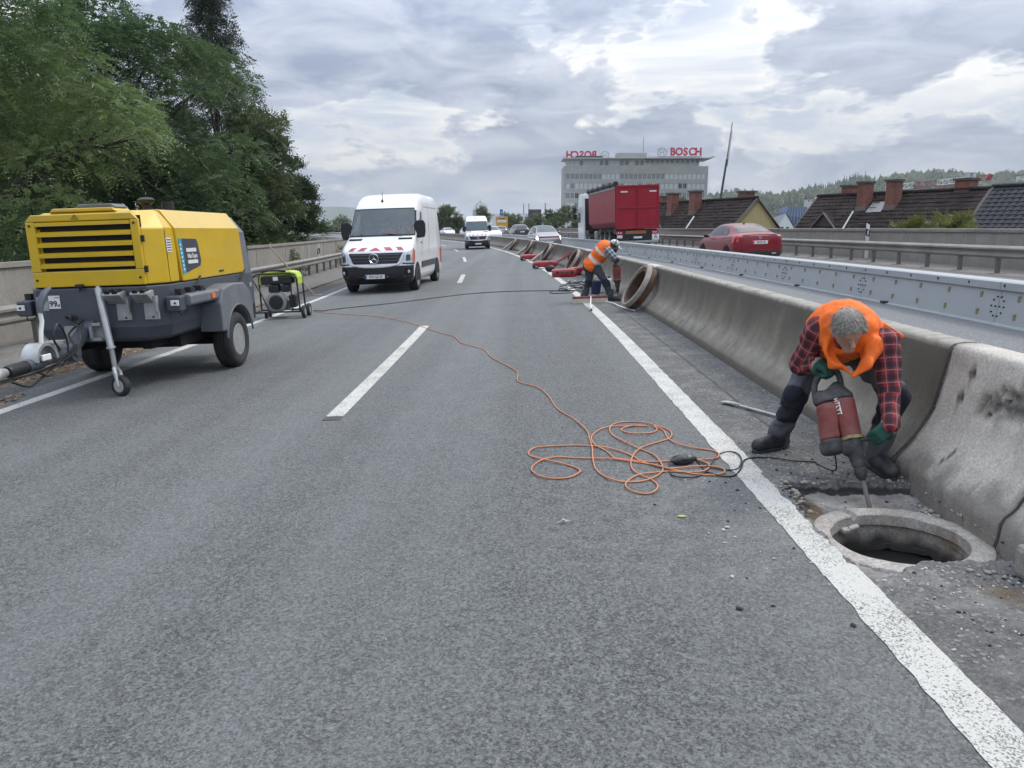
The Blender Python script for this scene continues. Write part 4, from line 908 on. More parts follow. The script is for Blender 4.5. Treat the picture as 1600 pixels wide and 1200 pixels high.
def build_van(detail=True):
    t = E('delivery_van'); sl = Slices(VAN)
    bm_ = sl.body(US)
    if detail:                                   # open the body where the windscreen sits
        keep = []
        for f, mi in zip(bm_.F, bm_.MI):
            c = sum((bm_.V[i] for i in f), Vector()) / len(f)
            ys_ = [bm_.V[i].y for i in f]
            keep.append(not (1.54 < c.z < 2.25 and len(f) == 4 and ((c.y < 1.75 and abs(c.x) < 0.90) or (abs(c.x) > 0.9 and 1.55 < c.y < 2.55 and max(ys_) < 2.75))))
        bm_.F = [f for f, k in zip(bm_.F, keep) if k]; bm_.MI = [0] * len(bm_.F)
    bm_.build('body', M['white'], t, smooth=38)
    pp = lambda nm, q, m, nu=8, nz=4, lift=0.006, mir=False, par=t: sl.patch(q, nu, nz, lift, mir).build(nm, m, par, smooth=40)
    if not detail: pp('windscreen_seal', [(-1.55, 1.53), (1.55, 1.53), (1.50, 2.31), (-1.50, 2.31)], M['ink'], 14, 6, 0.004)
    else:
        for q in ([(-1.55, 1.525), (1.55, 1.525), (1.55, 1.575), (-1.55, 1.575)], [(-1.5, 2.24), (1.5, 2.24), (1.48, 2.315), (-1.48, 2.315)], [(1.36, 1.56), (1.58, 1.56), (1.52, 2.30), (1.30, 2.30)], [(-1.58, 1.56), (-1.36, 1.56), (-1.30, 2.30), (-1.52, 2.30)]): pp('windscreen_seal', q, M['ink'], 10, 5, 0.006)
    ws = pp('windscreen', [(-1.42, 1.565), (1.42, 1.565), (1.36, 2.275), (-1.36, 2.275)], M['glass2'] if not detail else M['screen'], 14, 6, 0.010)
    pp('bumper', [(-1.95, 0.26), (1.95, 0.26), (1.98, 0.73), (-1.98, 0.73)], M['black'], 20, 6, 0.014)
    pp('lower_intake', [(-0.8, 0.32), (0.8, 0.32), (0.85, 0.42), (-0.85, 0.42)], M['void'], 10, 2, 0.02)
    g = pp('grille', [(-0.82, 0.80), (0.82, 0.80), (0.98, 1.085), (-0.98, 1.085)], M['black'], 10, 4, 0.012)
    for z in (0.86, 0.94, 1.02): pp('grille_bar', [(-0.86, z), (0.86, z), (0.88, z + 0.03), (-0.88, z + 0.03)], M['badge'], 10, 1, 0.028, par=g)
    mb = MB(); rim = [sl.at(z, abs(u)) + Vector((0, -0.012, 0)) for u, z in ((-1.03, 1.10), (-0.95, 0.90), (-0.84, 0.78), (-0.5, 0.735), (0, 0.72), (0.5, 0.735), (0.84, 0.78), (0.95, 0.90), (1.03, 1.10))]
    for p, u in zip(rim, (-1, -1, -1, -1, 0, 1, 1, 1, 1)): p.x *= 1 if u >= 0 else -1
    mb.tube(bez(rim, 4), 0.028, 6); mb.build('grille_surround', M['white'], t, smooth=60)
    star_emblem(t, (0, -0.045, 0.945), (1, 0, 0), (0, -0.1, 1), 0.125)
    for mir in (False, True):
        hd = pp('headlight', [(1.02, 0.80), (1.98, 0.78), (2.02, 1.20), (1.10, 1.06)], M['lamp'], 8, 4, 0.010, mir)
        pp('headlight_frame', [(1.0, 0.775), (2.0, 0.755), (2.03, 0.79), (1.0, 0.805)], M['ink'], 8, 1, 0.015, mir, hd)
        pp('reflector_bowl', [(1.22, 0.86), (1.55, 0.86), (1.55, 1.02), (1.22, 1.02)], M['badge'], 4, 2, 0.014, mir, hd)
        pp('indicator', [(1.75, 0.90), (1.98, 0.90), (2.0, 1.14), (1.80, 1.10)], M['amber'], 3, 3, 0.013, mir, hd)
        pp('fog_lamp_recess', [(1.20, 0.50), (1.75, 0.50), (1.78, 0.64), (1.25, 0.66)], M['void'], 4, 2, 0.018, mir)
        p = sl.at(0.57, 1.5); q = MB(); q.lathe([(0.05, 0.0), (0.045, -0.02), (0.01, -0.025)], 12, 'Y', (p.x * (-1 if mir else 1) * 0.985, p.y - 0.02, 0.57)); q.build('fog_lamp', M['lamp'], t)
        pp('bonnet_vent', [(0.62, 1.425), (1.28, 1.425), (1.22, 1.475), (0.60, 1.475)], M['void'], 4, 2, 0.004, mir)
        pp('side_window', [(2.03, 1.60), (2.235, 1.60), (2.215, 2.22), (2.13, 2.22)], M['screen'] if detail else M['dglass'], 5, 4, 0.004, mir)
        if detail:
            for q in ([(1.95, 1.53), (2.25, 1.53), (2.25, 1.61), (1.95, 1.61)], [(2.10, 2.20), (2.25, 2.20), (2.25, 2.27), (2.10, 2.27)], [(2.21, 1.60), (2.25, 1.60), (2.25, 2.25), (2.20, 2.25)], [(1.97, 1.58), (2.04, 1.58), (2.14, 2.25), (1.97, 2.25)]): pp('door_frame', q, M['white'], 3, 4, 0.008, mir)
        pp('warning_flash', [(2.00, 0.78), (2.04, 0.78), (2.055, 1.13), (2.015, 1.13)], M['stripe'], 2, 4, 0.003, mir)
        pp('sill_trim', [(2.24, 0.60), (2.74, 0.60), (2.74, 0.78), (2.24, 0.78)], M['badge'], 6, 1, 0.012, mir)
        pp('warning_flash', [(2.92, 0.60), (2.995, 0.60), (2.995, 1.10), (2.92, 1.10)], M['stripe'], 2, 2, 0.003, mir)
        for u in (2.26, 2.50, 2.995): pp('door_seam', [(u, 0.62), (u + 0.004, 0.62), (u - 0.0, 2.32), (u - 0.004, 2.32)], M['ink'], 1, 4, 0.003, mir)
        pp('roof_crease', [(2.27, 2.36), (2.97, 2.36), (2.97, 2.39), (2.27, 2.39)], M['castgrey'], 6, 1, 0.003, mir)
        pp('door_handle', [(2.215, 1.30), (2.24, 1.30), (2.24, 1.335), (2.215, 1.335)], M['ink'], 2, 1, 0.02, mir)
        sx = -1 if mir else 1
        for y in (1.02, 4.69):
            mb = MB(); mb.prism([(y + 0.43 * math.cos(R(a)), 0.37 + 0.43 * math.sin(R(a))) for a in range(-12, 193, 12)], 0, sx * 0.60, sx * 0.998); mb.build('wheel_arch', M['void'], t)
            wheel(t, (sx * 0.888, y, 0.345), 0.348, 0.235, sx, 0.60, 'castgrey')
        # door mirror
        mb = MB(); mb.loft([[(sx * (1.06 + 0.16 * c_), 1.32 + d, 1.70 + 0.25 * s_) for c_, s_ in ((-1, -0.9), (-0.2, -1.0), (0.8, -0.9), (1, -0.3), (1, 0.6), (0.7, 1), (-0.6, 1), (-1, 0.6))] for d in (0.0, 0.10)]); mr = mb.build('door_mirror', M['black'], t, bevel=0.03)
        mb = MB(); mb.tube([(sx * 0.90, 1.42, 1.58), (sx * 1.02, 1.38, 1.60)], 0.05, 8); mb.build('mirror_arm', M['black'], mr)
    # warning stripes across the bonnet
    for k, (a, b) in enumerate(((-0.98, -0.80), (-0.62, -0.40), (0.40, 0.62), (0.80, 0.98))):
        sh = 0.14 if k < 2 else -0.14
        pp('bonnet_stripe', [(a, 1.15), (b, 1.15), (b + sh, 1.235), (a + sh, 1.235)], M['stripe'], 3, 3, 0.004)
    pp('bonnet_stripe', [(-0.20, 1.15), (0.20, 1.15), (0.03, 1.23), (-0.03, 1.23)], M['stripe'], 4, 3, 0.004)
    number_plate(t, (0, -0.03, 0.46), (1, 0, 0), (0, 0, 1), 'ESW·QO 69' if detail else '', 0.54)
    mb = MB(); mb.tube([(-0.10, 2.02, 2.46), (-0.11, 2.05, 2.80)], 0.008, 5); mb.lathe([(0.04, 0), (0.03, 0.09), (0.01, 0.12)], 10, c=(-0.10, 1.96, 2.47)); mb.build('aerial', M['black'], t)
    for s_ in (-1, 1):
        mb = MB(); mb.tube([(s_ * 0.62, 1.05, 1.55), (s_ * 0.30 - 0.25, 1.10, 1.60)], 0.012, 5); mb.build('wiper', M['ink'], t)
    # cab interior seen through the glass
    if detail:
        mb = MB(); mb.bb((-0.88, 1.25, 1.30), (0.88, 1.95, 1.50)); mb.build('dashboard', M['fender'], t, bevel=0.05)
        for x in (-0.50, 0.0, 0.50):
            mb = MB(); mb.bb((x - 0.22, 2.40, 1.1), (x + 0.22, 2.55, 1.85)); mb.bb((x - 0.12, 2.42, 1.87), (x + 0.12, 2.52, 2.08)); mb.build('seat', M['fender'], t, bevel=0.05)
        mb = MB(); mb.lathe([(0.19, -0.015), (0.21, 0.0), (0.19, 0.015), (0.18, 0.0)], 20, 'Y', (0.45, 1.98, 1.52), closed=True); mb.build('steering_wheel', M['black'], t)
        mb = MB(); mb.bb((-0.9, 2.75, 1.0), (0.9, 2.80, 2.35)); mb.build('bulkhead', M['chalk'], t)
        mb = MB(); mb.box((0.1, 1.33, 1.515), (0.22, 0.16, 0.02), (0.3, 0, 0.2)); mb.build('paper', M['plate'], t)
    return t
M['screen'] = emit_free_glass('windscreen_glass', (0.21, 0.25, 0.27), 0.46)  # pale base colour stands in for sky reflected in the pane
M['glass2'] = mat('far_windscreen', (0.05, 0.07, 0.085), 0.1, var=0.2, spec=0.7)
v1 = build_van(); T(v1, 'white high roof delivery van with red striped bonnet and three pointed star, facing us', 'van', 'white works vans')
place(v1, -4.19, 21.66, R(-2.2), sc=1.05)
v2 = build_van(False); T(v2, 'small distant white van with dark windscreen beside the far concrete barrier', 'van', 'white works vans')
place(v2, -3.62, 62.5, R(5.5), sc=0.98)

class Stations:
    """car body lofted along its length; v runs from the sill up over the roof to the other sill"""
    def __init__(s, st): s.st = st
    def section(s, q):
        y, zb, zs, hs, zr, hr = q                  # bottom, shoulder height and half width, roof height and half width
        half = [(hs * 0.80, zb), (hs * 0.965, zb + 0.05), (hs * 1.0, zb + (zs - zb) * 0.38), (hs * 1.005, zb + (zs - zb) * 0.62), (hs * 0.985, zb + (zs - zb) * 0.90), (hs * 0.955, zs), (hs * 0.93, zs + 0.012)]
        dz = zr - zs
        half += [(hr + (hs * 0.93 - hr) * 0.25, zs + dz * 0.72), (hr * 0.97, zs + dz * 0.89), (hr * 0.80, zs + dz * 0.97), (hr * 0.40, zs + dz * 1.0), (0.0, zs + dz * 1.005)]
        return half
    def at(s, y, v):
        L = s.st
        for a, b in zip(L[:-1], L[1:]):
            if y <= b[0]: break
        t = max(0, min(1, (y - a[0]) / (b[0] - a[0]))); q = [i + (j - i) * t for i, j in zip(a, b)]
        h = s.section(q); v = max(0, min(len(h) - 1.0001, v)); i = int(v); f = v - i
        return Vector((h[i][0] + (h[i+1][0] - h[i][0]) * f, y, h[i][1] + (h[i+1][1] - h[i][1]) * f))
    def norm(s, y, v):
        e = 0.02; n = (s.at(y + e, v) - s.at(y - e, v)).cross(s.at(y, v + e) - s.at(y, v - e)); n.normalize()
        return n if n.x >= -0.3 else -n
    def body(s):
        rings = []
        for q in s.st:
            h = s.section(q); rings.append([Vector((x, q[0], z)) for x, z in h] + [Vector((-x, q[0], z)) for x, z in h[-2::-1]])
        mb = MB(); mb.loft(rings); return mb
    def patch(s, y0, y1, v0, v1, lift=0.006, ny=8, nv=4, mirror=False, both=False, slope=(0, 0)):
        mb = MB(); sides = (1, -1) if both else ((-1,) if mirror else (1,))
        V, F = [], []
        vs = [v0 + (v1 - v0) * k / nv for k in range(nv + 1)]
        cols = [(v, 1) for v in vs] + ([(v, -1) for v in vs[::-1][1:]] if both else [])
        for d in (lift, -0.012):
            for i in range(ny + 1):
                for v, sg in cols:
                    f = (v - v0) / (v1 - v0); a = y0 + slope[0] * f; b = y1 + slope[1] * f
                    y = a + (b - a) * i / ny; p = s.at(y, v) + s.norm(y, v) * d
                    if both: p.z = p.z
                    V.append(Vector((p.x * sg * (-1 if mirror else 1), p.y, p.z)))
        w = len(cols); o = w * (ny + 1)
        for i in range(ny):
            for j in range(w - 1): F.append((i*w+j, i*w+j+1, (i+1)*w+j+1, (i+1)*w+j))
        ed = list(range(w)) + [i*w+w-1 for i in range(1, ny+1)] + [ny*w+j for j in range(w-2, -1, -1)] + [i*w for i in range(ny-1, 0, -1)]
        for k in range(len(ed)): a, b = ed[k], ed[(k+1) % len(ed)]; F.append((a, b, o+b, o+a))
        return mb.add(V, F)
#        y     zb    zs    hs    zr    hr
SEDAN = [(0.0, 0.45, 0.90, 0.62, 0.93, 0.5), (0.03, 0.36, 0.955, 0.74, 0.985, 0.6), (0.14, 0.28, 0.985, 0.835, 1.01, 0.62), (0.30, 0.24, 0.99, 0.865, 1.03, 0.64), (0.50, 0.22, 0.985, 0.875, 1.07, 0.62), (0.75, 0.21, 0.975, 0.88, 1.16, 0.60), (1.05, 0.2, 0.965, 0.885, 1.27, 0.60), (1.40, 0.2, 0.95, 0.885, 1.365, 0.60), (1.80, 0.2, 0.94, 0.885, 1.42, 0.60), (2.25, 0.2, 0.93, 0.885, 1.435, 0.60), (2.65, 0.2, 0.92, 0.885, 1.41, 0.60), (3.0, 0.2, 0.915, 0.885, 1.32, 0.60), (3.35, 0.2, 0.91, 0.88, 1.13, 0.66), (3.6, 0.2, 0.90, 0.875, 0.985, 0.70), (4.0, 0.21, 0.86, 0.865, 0.92, 0.68), (4.35, 0.23, 0.78, 0.83, 0.82, 0.64), (4.55, 0.27, 0.68, 0.74, 0.72, 0.56), (4.64, 0.34, 0.58, 0.60, 0.60, 0.45)]
HATCH = [(0.0, 0.42, 0.90, 0.60, 0.95, 0.45), (0.04, 0.33, 1.0, 0.74, 1.05, 0.52), (0.15, 0.27, 1.02, 0.83, 1.15, 0.56), (0.35, 0.24, 1.02, 0.86, 1.36, 0.58), (0.60, 0.22, 1.01, 0.875, 1.50, 0.60), (1.1, 0.2, 1.0, 0.88, 1.56, 0.62), (1.7, 0.2, 0.98, 0.885, 1.575, 0.62), (2.2, 0.2, 0.97, 0.885, 1.55, 0.62), (2.6, 0.2, 0.96, 0.885, 1.44, 0.62), (2.95, 0.2, 0.95, 0.88, 1.22, 0.66), (3.2, 0.2, 0.94, 0.875, 1.06, 0.70), (3.55, 0.22, 0.90, 0.86, 0.97, 0.68), (3.82, 0.25, 0.80, 0.80, 0.86, 0.60), (3.95, 0.30, 0.66, 0.70, 0.70, 0.52), (4.0, 0.36, 0.58, 0.58, 0.60, 0.45)]
def build_car(kind, paint, front=False, plate=None, detail=True, lower=None, roof=None):
    t = E('car'); st = Stations(SEDAN if kind == 'sedan' else HATCH); L = st.st[-1][0]
    st.body().build('body', paint, t, smooth=42)
    pt = lambda nm, m, *a, **k: st.patch(*a, **k).build(nm, m, k.get('par') or t, smooth=40)
    if kind == 'sedan':
        rw, wsn, sd, wy = (0.62, 1.36), (2.80, 3.52), (1.10, 3.30), (0.95, 3.65)
    else:
        rw, wsn, sd, wy = (0.17, 0.55), (2.32, 3.10), (0.60, 3.0), (0.70, 3.22)
    pt('rear_window', M['dglass'], rw[0], rw[1], 8.2, 11, both=True, ny=6, nv=5)
    if roof: pt('roof_panel', roof, rw[1] + 0.05, wsn[0] - 0.05, 8.3, 11, both=True, ny=6, nv=5, lift=0.008)
    pt('windscreen', M['glass2'], wsn[0], wsn[1], 8.2, 11, both=True, ny=6, nv=5)
    for mir in (False, True):
        pt('side_window', M['dglass'], sd[0], sd[1], 6.25, 7.75, mirror=mir, ny=12, nv=4, slope=(0.30, -0.55))
        sx = -1 if mir else 1
        for y in wy:
            mb = MB(); mb.prism([(y + 0.37 * math.cos(R(a)), 0.33 + 0.37 * math.sin(R(a))) for a in range(-20, 201, 14)], 0, sx * 0.60, sx * 0.888); mb.build('wheel_arch', M['void'], t)
            wheel(t, (sx * 0.775, y, 0.315), 0.318, 0.225, sx, 0.66, 'castgrey', 5 if detail else 0)
        mb = MB(); mb.ell((sx * 0.99, wsn[1] - 0.62 + 0.02, 1.0 if kind == 'sedan' else 1.08), (0.10, 0.06, 0.075), 10, 8); mb.cyl((sx * 0.86, wsn[1] - 0.60, 0.94 if kind == 'sedan' else 1.02), (sx * 0.96, wsn[1] - 0.60, 0.97 if kind == 'sedan' else 1.05), 0.025, 6); mb.build('door_mirror', M['black'] if detail else paint, t, smooth=50)
        if detail:
            pt('tail_light', M['tail'], 0.045, 0.42, 3.35, 4.9, mirror=mir, ny=6, nv=4, slope=(0, -0.06))
            for y in (1.28, 2.30):
                pt('door_handle', paint, y + 0.1, y + 0.32, 4.35, 4.5, mirror=mir, ny=2, nv=1, lift=0.03)
            for y in (1.22, 2.26, 3.30): pt('door_seam', M['ink'], y, y + 0.012, 1.2, 5.9, mirror=mir, ny=1, nv=6, lift=0.003)
            pt('sill', M['ink'], 1.3, 3.25, 0.1, 0.9, mirror=mir, ny=4, nv=2, lift=0.006)
            pt('waist_crease', paint, 0.6, 3.9, 3.55, 3.75, mirror=mir, ny=12, nv=1, lift=0.014)
        elif front:
            pt('headlight', M['lit'] if lower else M['lamp'], L - 0.42, L - 0.12, 3.2, 4.8, mirror=mir, ny=4, nv=2)
        else:
            pt('tail_light', M['tail'], 0.05, 0.20, 3.6, 5.6, mirror=mir, ny=3, nv=3)
    if detail:
        mb = MB(); mb.loft([[(x, -0.025 + 0.05 * abs(x) ** 2, z) for x, z in ((-0.60, 0.30), (0.60, 0.30), (0.66, 0.44), (-0.66, 0.44))], [(x, 0.12, z) for x, z in ((-0.78, 0.24), (0.78, 0.24), (0.83, 0.46), (-0.83, 0.46))]]); mb.build('rear_diffuser', M['black'], t, bevel=0.02)
        mb = MB(); mb.tube(bez([(-0.80, 0.20, 0.53), (-0.6, 0.03, 0.50), (0, -0.012, 0.49), (0.6, 0.03, 0.50), (0.80, 0.20, 0.53)], 5), 0.012, 6); mb.build('bumper_crease', M['carred'], t, smooth=60)
        mb = MB(); mb.bb((-0.31, -0.012, 0.685), (0.31, 0.04, 0.83)); mb.build('plate_recess', M['tail'], t, bevel=0.02)
        mb = MB(); mb.tube(bez([(-0.62, 0.10, 1.0), (-0.3, 0.045, 1.015), (0, 0.03, 1.02), (0.3, 0.045, 1.015), (0.62, 0.10, 1.0)], 5), 0.016, 6); mb.build('boot_lip', paint, t, smooth=60)
        mb = MB(); mb.lathe([(0.035, 0), (0.03, 0.035), (0.008, 0.06)], 10, c=(0, 1.62, 1.395)); mb.build('roof_aerial', M['ink'], t)
        star_emblem(t, (0, 0.0, 0.915), (1, 0, 0), (0, 0.1, 1), 0.045)
        for x in (-0.5, 0.5): mb = MB(); mb.box((x, -0.0, 0.36), (0.16, 0.03, 0.045)); mb.build('exhaust_trim', M['chrome'], t, bevel=0.01)
    elif front:
        mb = MB(); mb.loft([[(x, L + 0.015 - 0.2 * abs(x) ** 2, z) for x, z in ((-0.55, 0.34), (0.55, 0.34), (0.60, 0.56), (-0.60, 0.56))], [(x, L - 0.2, z) for x, z in ((-0.6, 0.30), (0.6, 0.30), (0.65, 0.58), (-0.65, 0.58))]]); mb.build('front_grille', M['ink'], t)
        if lower:
            mb = MB(); mb.loft([[(x, L + 0.03 - 0.25 * abs(x) ** 2, z) for x, z in ((-0.70, 0.58), (0.70, 0.58), (0.66, 0.82), (-0.66, 0.82))], [(x, L - 0.3, z) for x, z in ((-0.8, 0.56), (0.8, 0.56), (0.78, 0.86), (-0.78, 0.86))]]); mb.build('bonnet_front', lower, t, bevel=0.02)
    if plate is not None:
        if front: number_plate(t, (0, L + 0.02, 0.46), (-1, 0, 0), (0, 0, 1), plate)
        else: number_plate(t, (0, -0.024, 0.755), (1, 0, 0), (0, 0, 1), plate)
    return t
c = build_car('sedan', M['carred'], plate='LM·DB 184'); T(c, 'shiny dark red four door coupe driving away beyond the steel barrier', 'car', 'cars on the far carriageway')
place(c, 8.33, 27.0, R(4.5), sc=1.0)
M['lit'] = bpy.data.materials.new('lit_headlamp'); M['lit'].use_nodes = True; M['lit'].node_tree.nodes['Principled BSDF'].inputs['Emission Color'].default_value = (1, 0.97, 0.92, 1); M['lit'].node_tree.nodes['Principled BSDF'].inputs['Emission Strength'].default_value = 2.5
M['i3'] = mat('silver_car_paint', (0.30, 0.30, 0.32), 0.3, 0.3, var=0.05, coat=1.0)
M['darkcar'] = mat('dark_car_paint', (0.03, 0.033, 0.04), 0.25, 0.2, var=0.08, coat=1.0)
M['greycar'] = mat('grey_car_paint', (0.20, 0.21, 0.22), 0.3, 0.3, var=0.08, coat=1.0)
def far_car(kind, paint, x, y, rz, label, front=True, sc=1.0, **k):
    o = build_car(kind, paint, front=front, plate='' , detail=False, **k); T(o, label, 'car', 'cars on the far carriageway'); 
    x += off(y); place(o, x, y, math.atan(head(y)) * -1 + rz, sc=sc)
    return o
far_car('hatch', M['i3'], 3.95, 55.5, math.pi + 0.05, 'small silver and red hatchback with bright headlamps driving towards us', lower=M['carred'], roof=M['glass2'])
far_car('hatch', M['darkcar'], 8.7, 91, 0.0, 'dark estate car driving away behind the silver hatchback', front=False, sc=1.08)
far_car('hatch', M['greycar'], 8.3, 101, 0.0, 'grey estate car driving away, between the distant van and the dark estate', front=False)
far_car('hatch', M['white'], 4.3, 88, math.pi, 'white car almost hidden beside the distant white van')
far_car('sedan', M['white'], 4.2, 122, math.pi, 'low white car approaching left of the distant white van, before the trees')
far_car('hatch', M['white'], 4.0, 104, math.pi, 'small white car peeping out just left of the distant van')
t = E('box_truck', 'far blue box lorry above the white car left of the distant van', 'lorry')
mb = MB(); mb.bb((-1.2, 0, 0.9), (1.2, 6.0, 3.3)); mb.build('cargo_box', mat('blue_tarp', (0.02, 0.06, 0.28), 0.5), t, bevel=0.05)
mb = MB(); mb.bb((-1.15, -2.0, 0.5), (1.15, -0.1, 2.6)); cb = mb.build('cab', M['white'], t, bevel=0.12)
mb = MB(); mb.bb((-1.0, -2.02, 1.5), (1.0, -1.98, 2.3)); mb.build('windscreen', M['dglass'], cb)
for x in (-1, 1):
    for y in (-1.3, 4.2): wheel(t, (x, y, 0.5), 0.5, 0.3, x, 0.6, 'castgrey')
place(t, off(150) + 4.2, 150, R(20))
# ------------------------------------------------------------------ red tipper lorry
def build_truck():
    t = E('tipper_lorry', 'white lorry with tall red tipping trailer driving away before the grey office block', 'lorry')
    hw = 1.235
    # trailer hull, sides drawn in towards the floor
    prof = [(-hw, 1.62), (-hw, 3.60), (hw, 3.60), (hw, 1.62), (0.95, 1.28), (-0.95, 1.28)]
    mb = MB(); mb.loft([[(x, y, z) for x, z in prof] for y in (0.10, 8.6)]); hull = mb.build('trailer_hull', M['hull'], t, bevel=0.05)
    mb = MB(); mb.bb((-hw + 0.06, 0.3, 3.55), (hw - 0.06, 8.5, 3.64)); mb.build('cover_sheet', M['badge'], hull)
    for x in (-hw - 0.01, hw + 0.01):
        mb = MB(); mb.bb((x - 0.03, 0.08, 3.50), (x + 0.03, 8.62, 3.62)); mb.build('top_rail', M['castgrey'], hull)
        mb = MB(); mb.bb((x - 0.03, 0.08, 1.60), (x + 0.03, 0.24, 3.62)); mb.build('corner_post', M['hull'], hull)
    mb = MB(); mb.tube([(-hw - 0.02, 0.05, 3.74), (-hw - 0.02, 8.6, 3.74)], 0.115, 10); rl = mb.build('rolled_tarpaulin', M['verge'], t, smooth=50)
    mb = MB(); mb.lathe([(0.15, 0.0), (0.15, 0.12), (0.02, 0.14)], 12, 'Y', (-hw - 0.02, -0.02, 3.74)); mb.build('roll_crank', M['black'], rl)
    for y in (1.2, 3.0, 4.8, 6.6, 8.2): mb = MB(); mb.bb((-hw - 0.16, y, 3.60), (-hw + 0.1, y + 0.06, 3.87)); mb.build('roll_strap', M['black'], rl)
    # rear doors
    for sx in (-1, 1):
        a, b = (0.02, hw) if sx > 0 else (-hw, -0.02)
        mb = MB(); mb.bb((a, 0.0, 1.22), (b, 0.09, 3.64)); d = mb.build('rear_door', M['hull'], t, bevel=0.015)
        for z0, z1 in ((1.22, 1.33), (2.36, 2.46), (3.54, 3.66)): mb = MB(); mb.bb((a, -0.045, z0), (b, 0.0, z1)); mb.build('door_rib', M['hull'], d, bevel=0.012)
        for x0 in (a, b - 0.07): mb = MB(); mb.bb((x0, -0.04, 1.22), (x0 + 0.07, 0.0, 3.66)); mb.build('door_rib', M['hull'], d, bevel=0.012)
        if sx > 0: mb = MB(); mb.bb((0.62, -0.03, 1.33), (0.67, 0.0, 2.36)); mb.build('door_rib', M['hull'], d)
        x = sx * 0.83 + 0.06
        mb = MB(); mb.bb((x - 0.20, -0.012, 3.26), (x + 0.20, 0.0, 3.33)); mb.build('reflector_strip', M['plate'], d)
        for z in (1.4, 1.9, 2.9, 3.4): mb = MB(); mb.cyl((sx * (hw + 0.0), -0.03, z), (sx * (hw + 0.0), -0.03, z + 0.12), 0.03, 8); mb.build('hinge', M['hull'], d)
    mb = MB(); mb.cyl((0, -0.06, 1.2), (0, -0.06, 3.55), 0.025, 8); mb.bb((-0.03, -0.10, 3.42), (0.14, -0.02, 3.50)); mb.build('lock_bar', M['hull'], t)
    # chassis, underrun bar, lights, boards
    mb = MB(); mb.bb((-0.5, 0.35, 0.75), (0.5, 8.8, 1.28)); mb.bb((-1.2, 0.3, 0.95), (1.2, 0.9, 1.2)); mb.build('chassis', M['black'], t)
    mb = MB(); mb.bb((-1.22, -0.02, 0.42), (1.22, 0.10, 0.56)); mb.build('underrun_bar', M['castgrey'], t, bevel=0.02)
    mb = MB(); mb.bb((-1.15, 0.12, 0.6), (1.15, 0.2, 1.18)); mb.build('rear_panel', M['black'], t)
    mb = MB(); mb.bb((-0.68, 0.06, 0.94), (0.52, 0.12, 1.12)); mb.build('warning_board', mat('brown_orange_board', (0.30, 0.13, 0.035), 0.5), t)
    for x in (-1.02, 1.02):
        mb = MB(); mb.bb((x - 0.19, 0.04, 0.93), (x + 0.19, 0.12, 1.10)); l = mb.build('tail_light', M['tail'], t)
        for k in (-0.08, 0.06): mb = MB(); mb.bb((x + k - 0.03, 0.03, 0.98), (x + k + 0.03, 0.045, 1.05)); mb.build('lens', M['plate'], l)
        mb = MB(); mb.bb((x - 0.15, 0.06, 0.72), (x + 0.15, 0.11, 0.88)); mb.build('reflector_board', M['plate'], t)
    number_plate(t, (0.02, 0.06, 0.74), (1, 0, 0), (0, 0, 1), '', 0.52)
    mb = MB(); mb.bb((0.85, -0.02, 0.58), (1.25, 0.05, 0.90)); ab = mb.build('waste_board', M['plate'], t)
    text('lettering', 'A', M['ink'], ab, frame((1.05, -0.022, 0.74), (1, 0, 0), (0, 0, 1)), 0.34, 0.003)
    for x in (-1, 1):
        for y in (2.2, 3.55, 4.9): wheel(t, (x * 1.02, y, 0.52), 0.52, 0.40, x, 0.58, 'castgrey')
        for y in (9.0, 12.4): wheel(t, (x * 1.02, y, 0.51), 0.51, 0.36, x, 0.58, 'castgrey')
    for y in (2.2, 3.55, 4.9): mb = MB(); mb.bb((-1.2, y - 0.5, 1.08), (-0.8, y + 0.5, 1.12)); mb.build('mudguard', M['black'], t)
    for y0, y1, z0, z1, nm in ((6.2, 6.9, 0.55, 1.15, 'tool_box'), (10.0, 11.3, 0.5, 1.05, 'fuel_tank')): mb = MB(); mb.bb((-1.2, y0, z0), (-0.75, y1, z1)); mb.build(nm, M['castgrey'], t, bevel=0.08)
    for x in (-0.95,): mb = MB(); mb.cyl((x, 6.0, 0.2), (x, 6.0, 1.25), 0.05, 8); mb.build('landing_leg', M['castgrey'], t)
    cab = E('cab', parent=t)
    mb = MB(); mb.loft([[(x, y, z) for x, y in ((-1.24, 10.9), (-1.24, 12.9), (-1.05, 13.2), (1.05, 13.2), (1.24, 12.9), (1.24, 10.9))] for z in (0.55, 1.3, 2.9)] + [[(x * 0.93, 11.0 + (y - 10.9) * 0.85, 3.75) for x, y in ((-1.24, 10.9), (-1.24, 12.9), (-1.05, 13.2), (1.05, 13.2), (1.24, 12.9), (1.24, 10.9))]]); mb.build('cab_shell', M['white'], cab, bevel=0.06)
    for x in (-1.23, 1.23): mb = MB(); mb.bb((x - 0.03, 10.2, 0.55), (x + 0.03, 10.95, 3.5)); mb.build('wind_deflector', M['white'], cab)
    mb = MB(); mb.bb((-1.21, 8.75, 0.9), (1.21, 10.88, 1.2)); mb.bb((-1.18, 10.78, 1.2), (1.18, 10.88, 3.4)); mb.build('cab_back', M['black'], cab)
    mb = MB(); mb.bb((-1.255, 11.9, 1.75), (-1.235, 12.85, 2.45)); mb.build('side_window', M['dglass'], cab)
    for z in (2.0, 2.45): mb = MB(); mb.bb((-1.62, 12.75, z), (-1.36, 12.95, z + 0.38)); mb.build('wing_mirror', M['black'], cab, bevel=0.03)
    mb = MB(); mb.tube([(-1.2, 12.9, 2.7), (-1.48, 12.85, 2.75), (-1.48, 12.85, 2.0)], 0.025, 6); mb.build('mirror_arm', M['black'], cab)
    place(t, 6.60, 44.2, R(5.5))
build_truck()

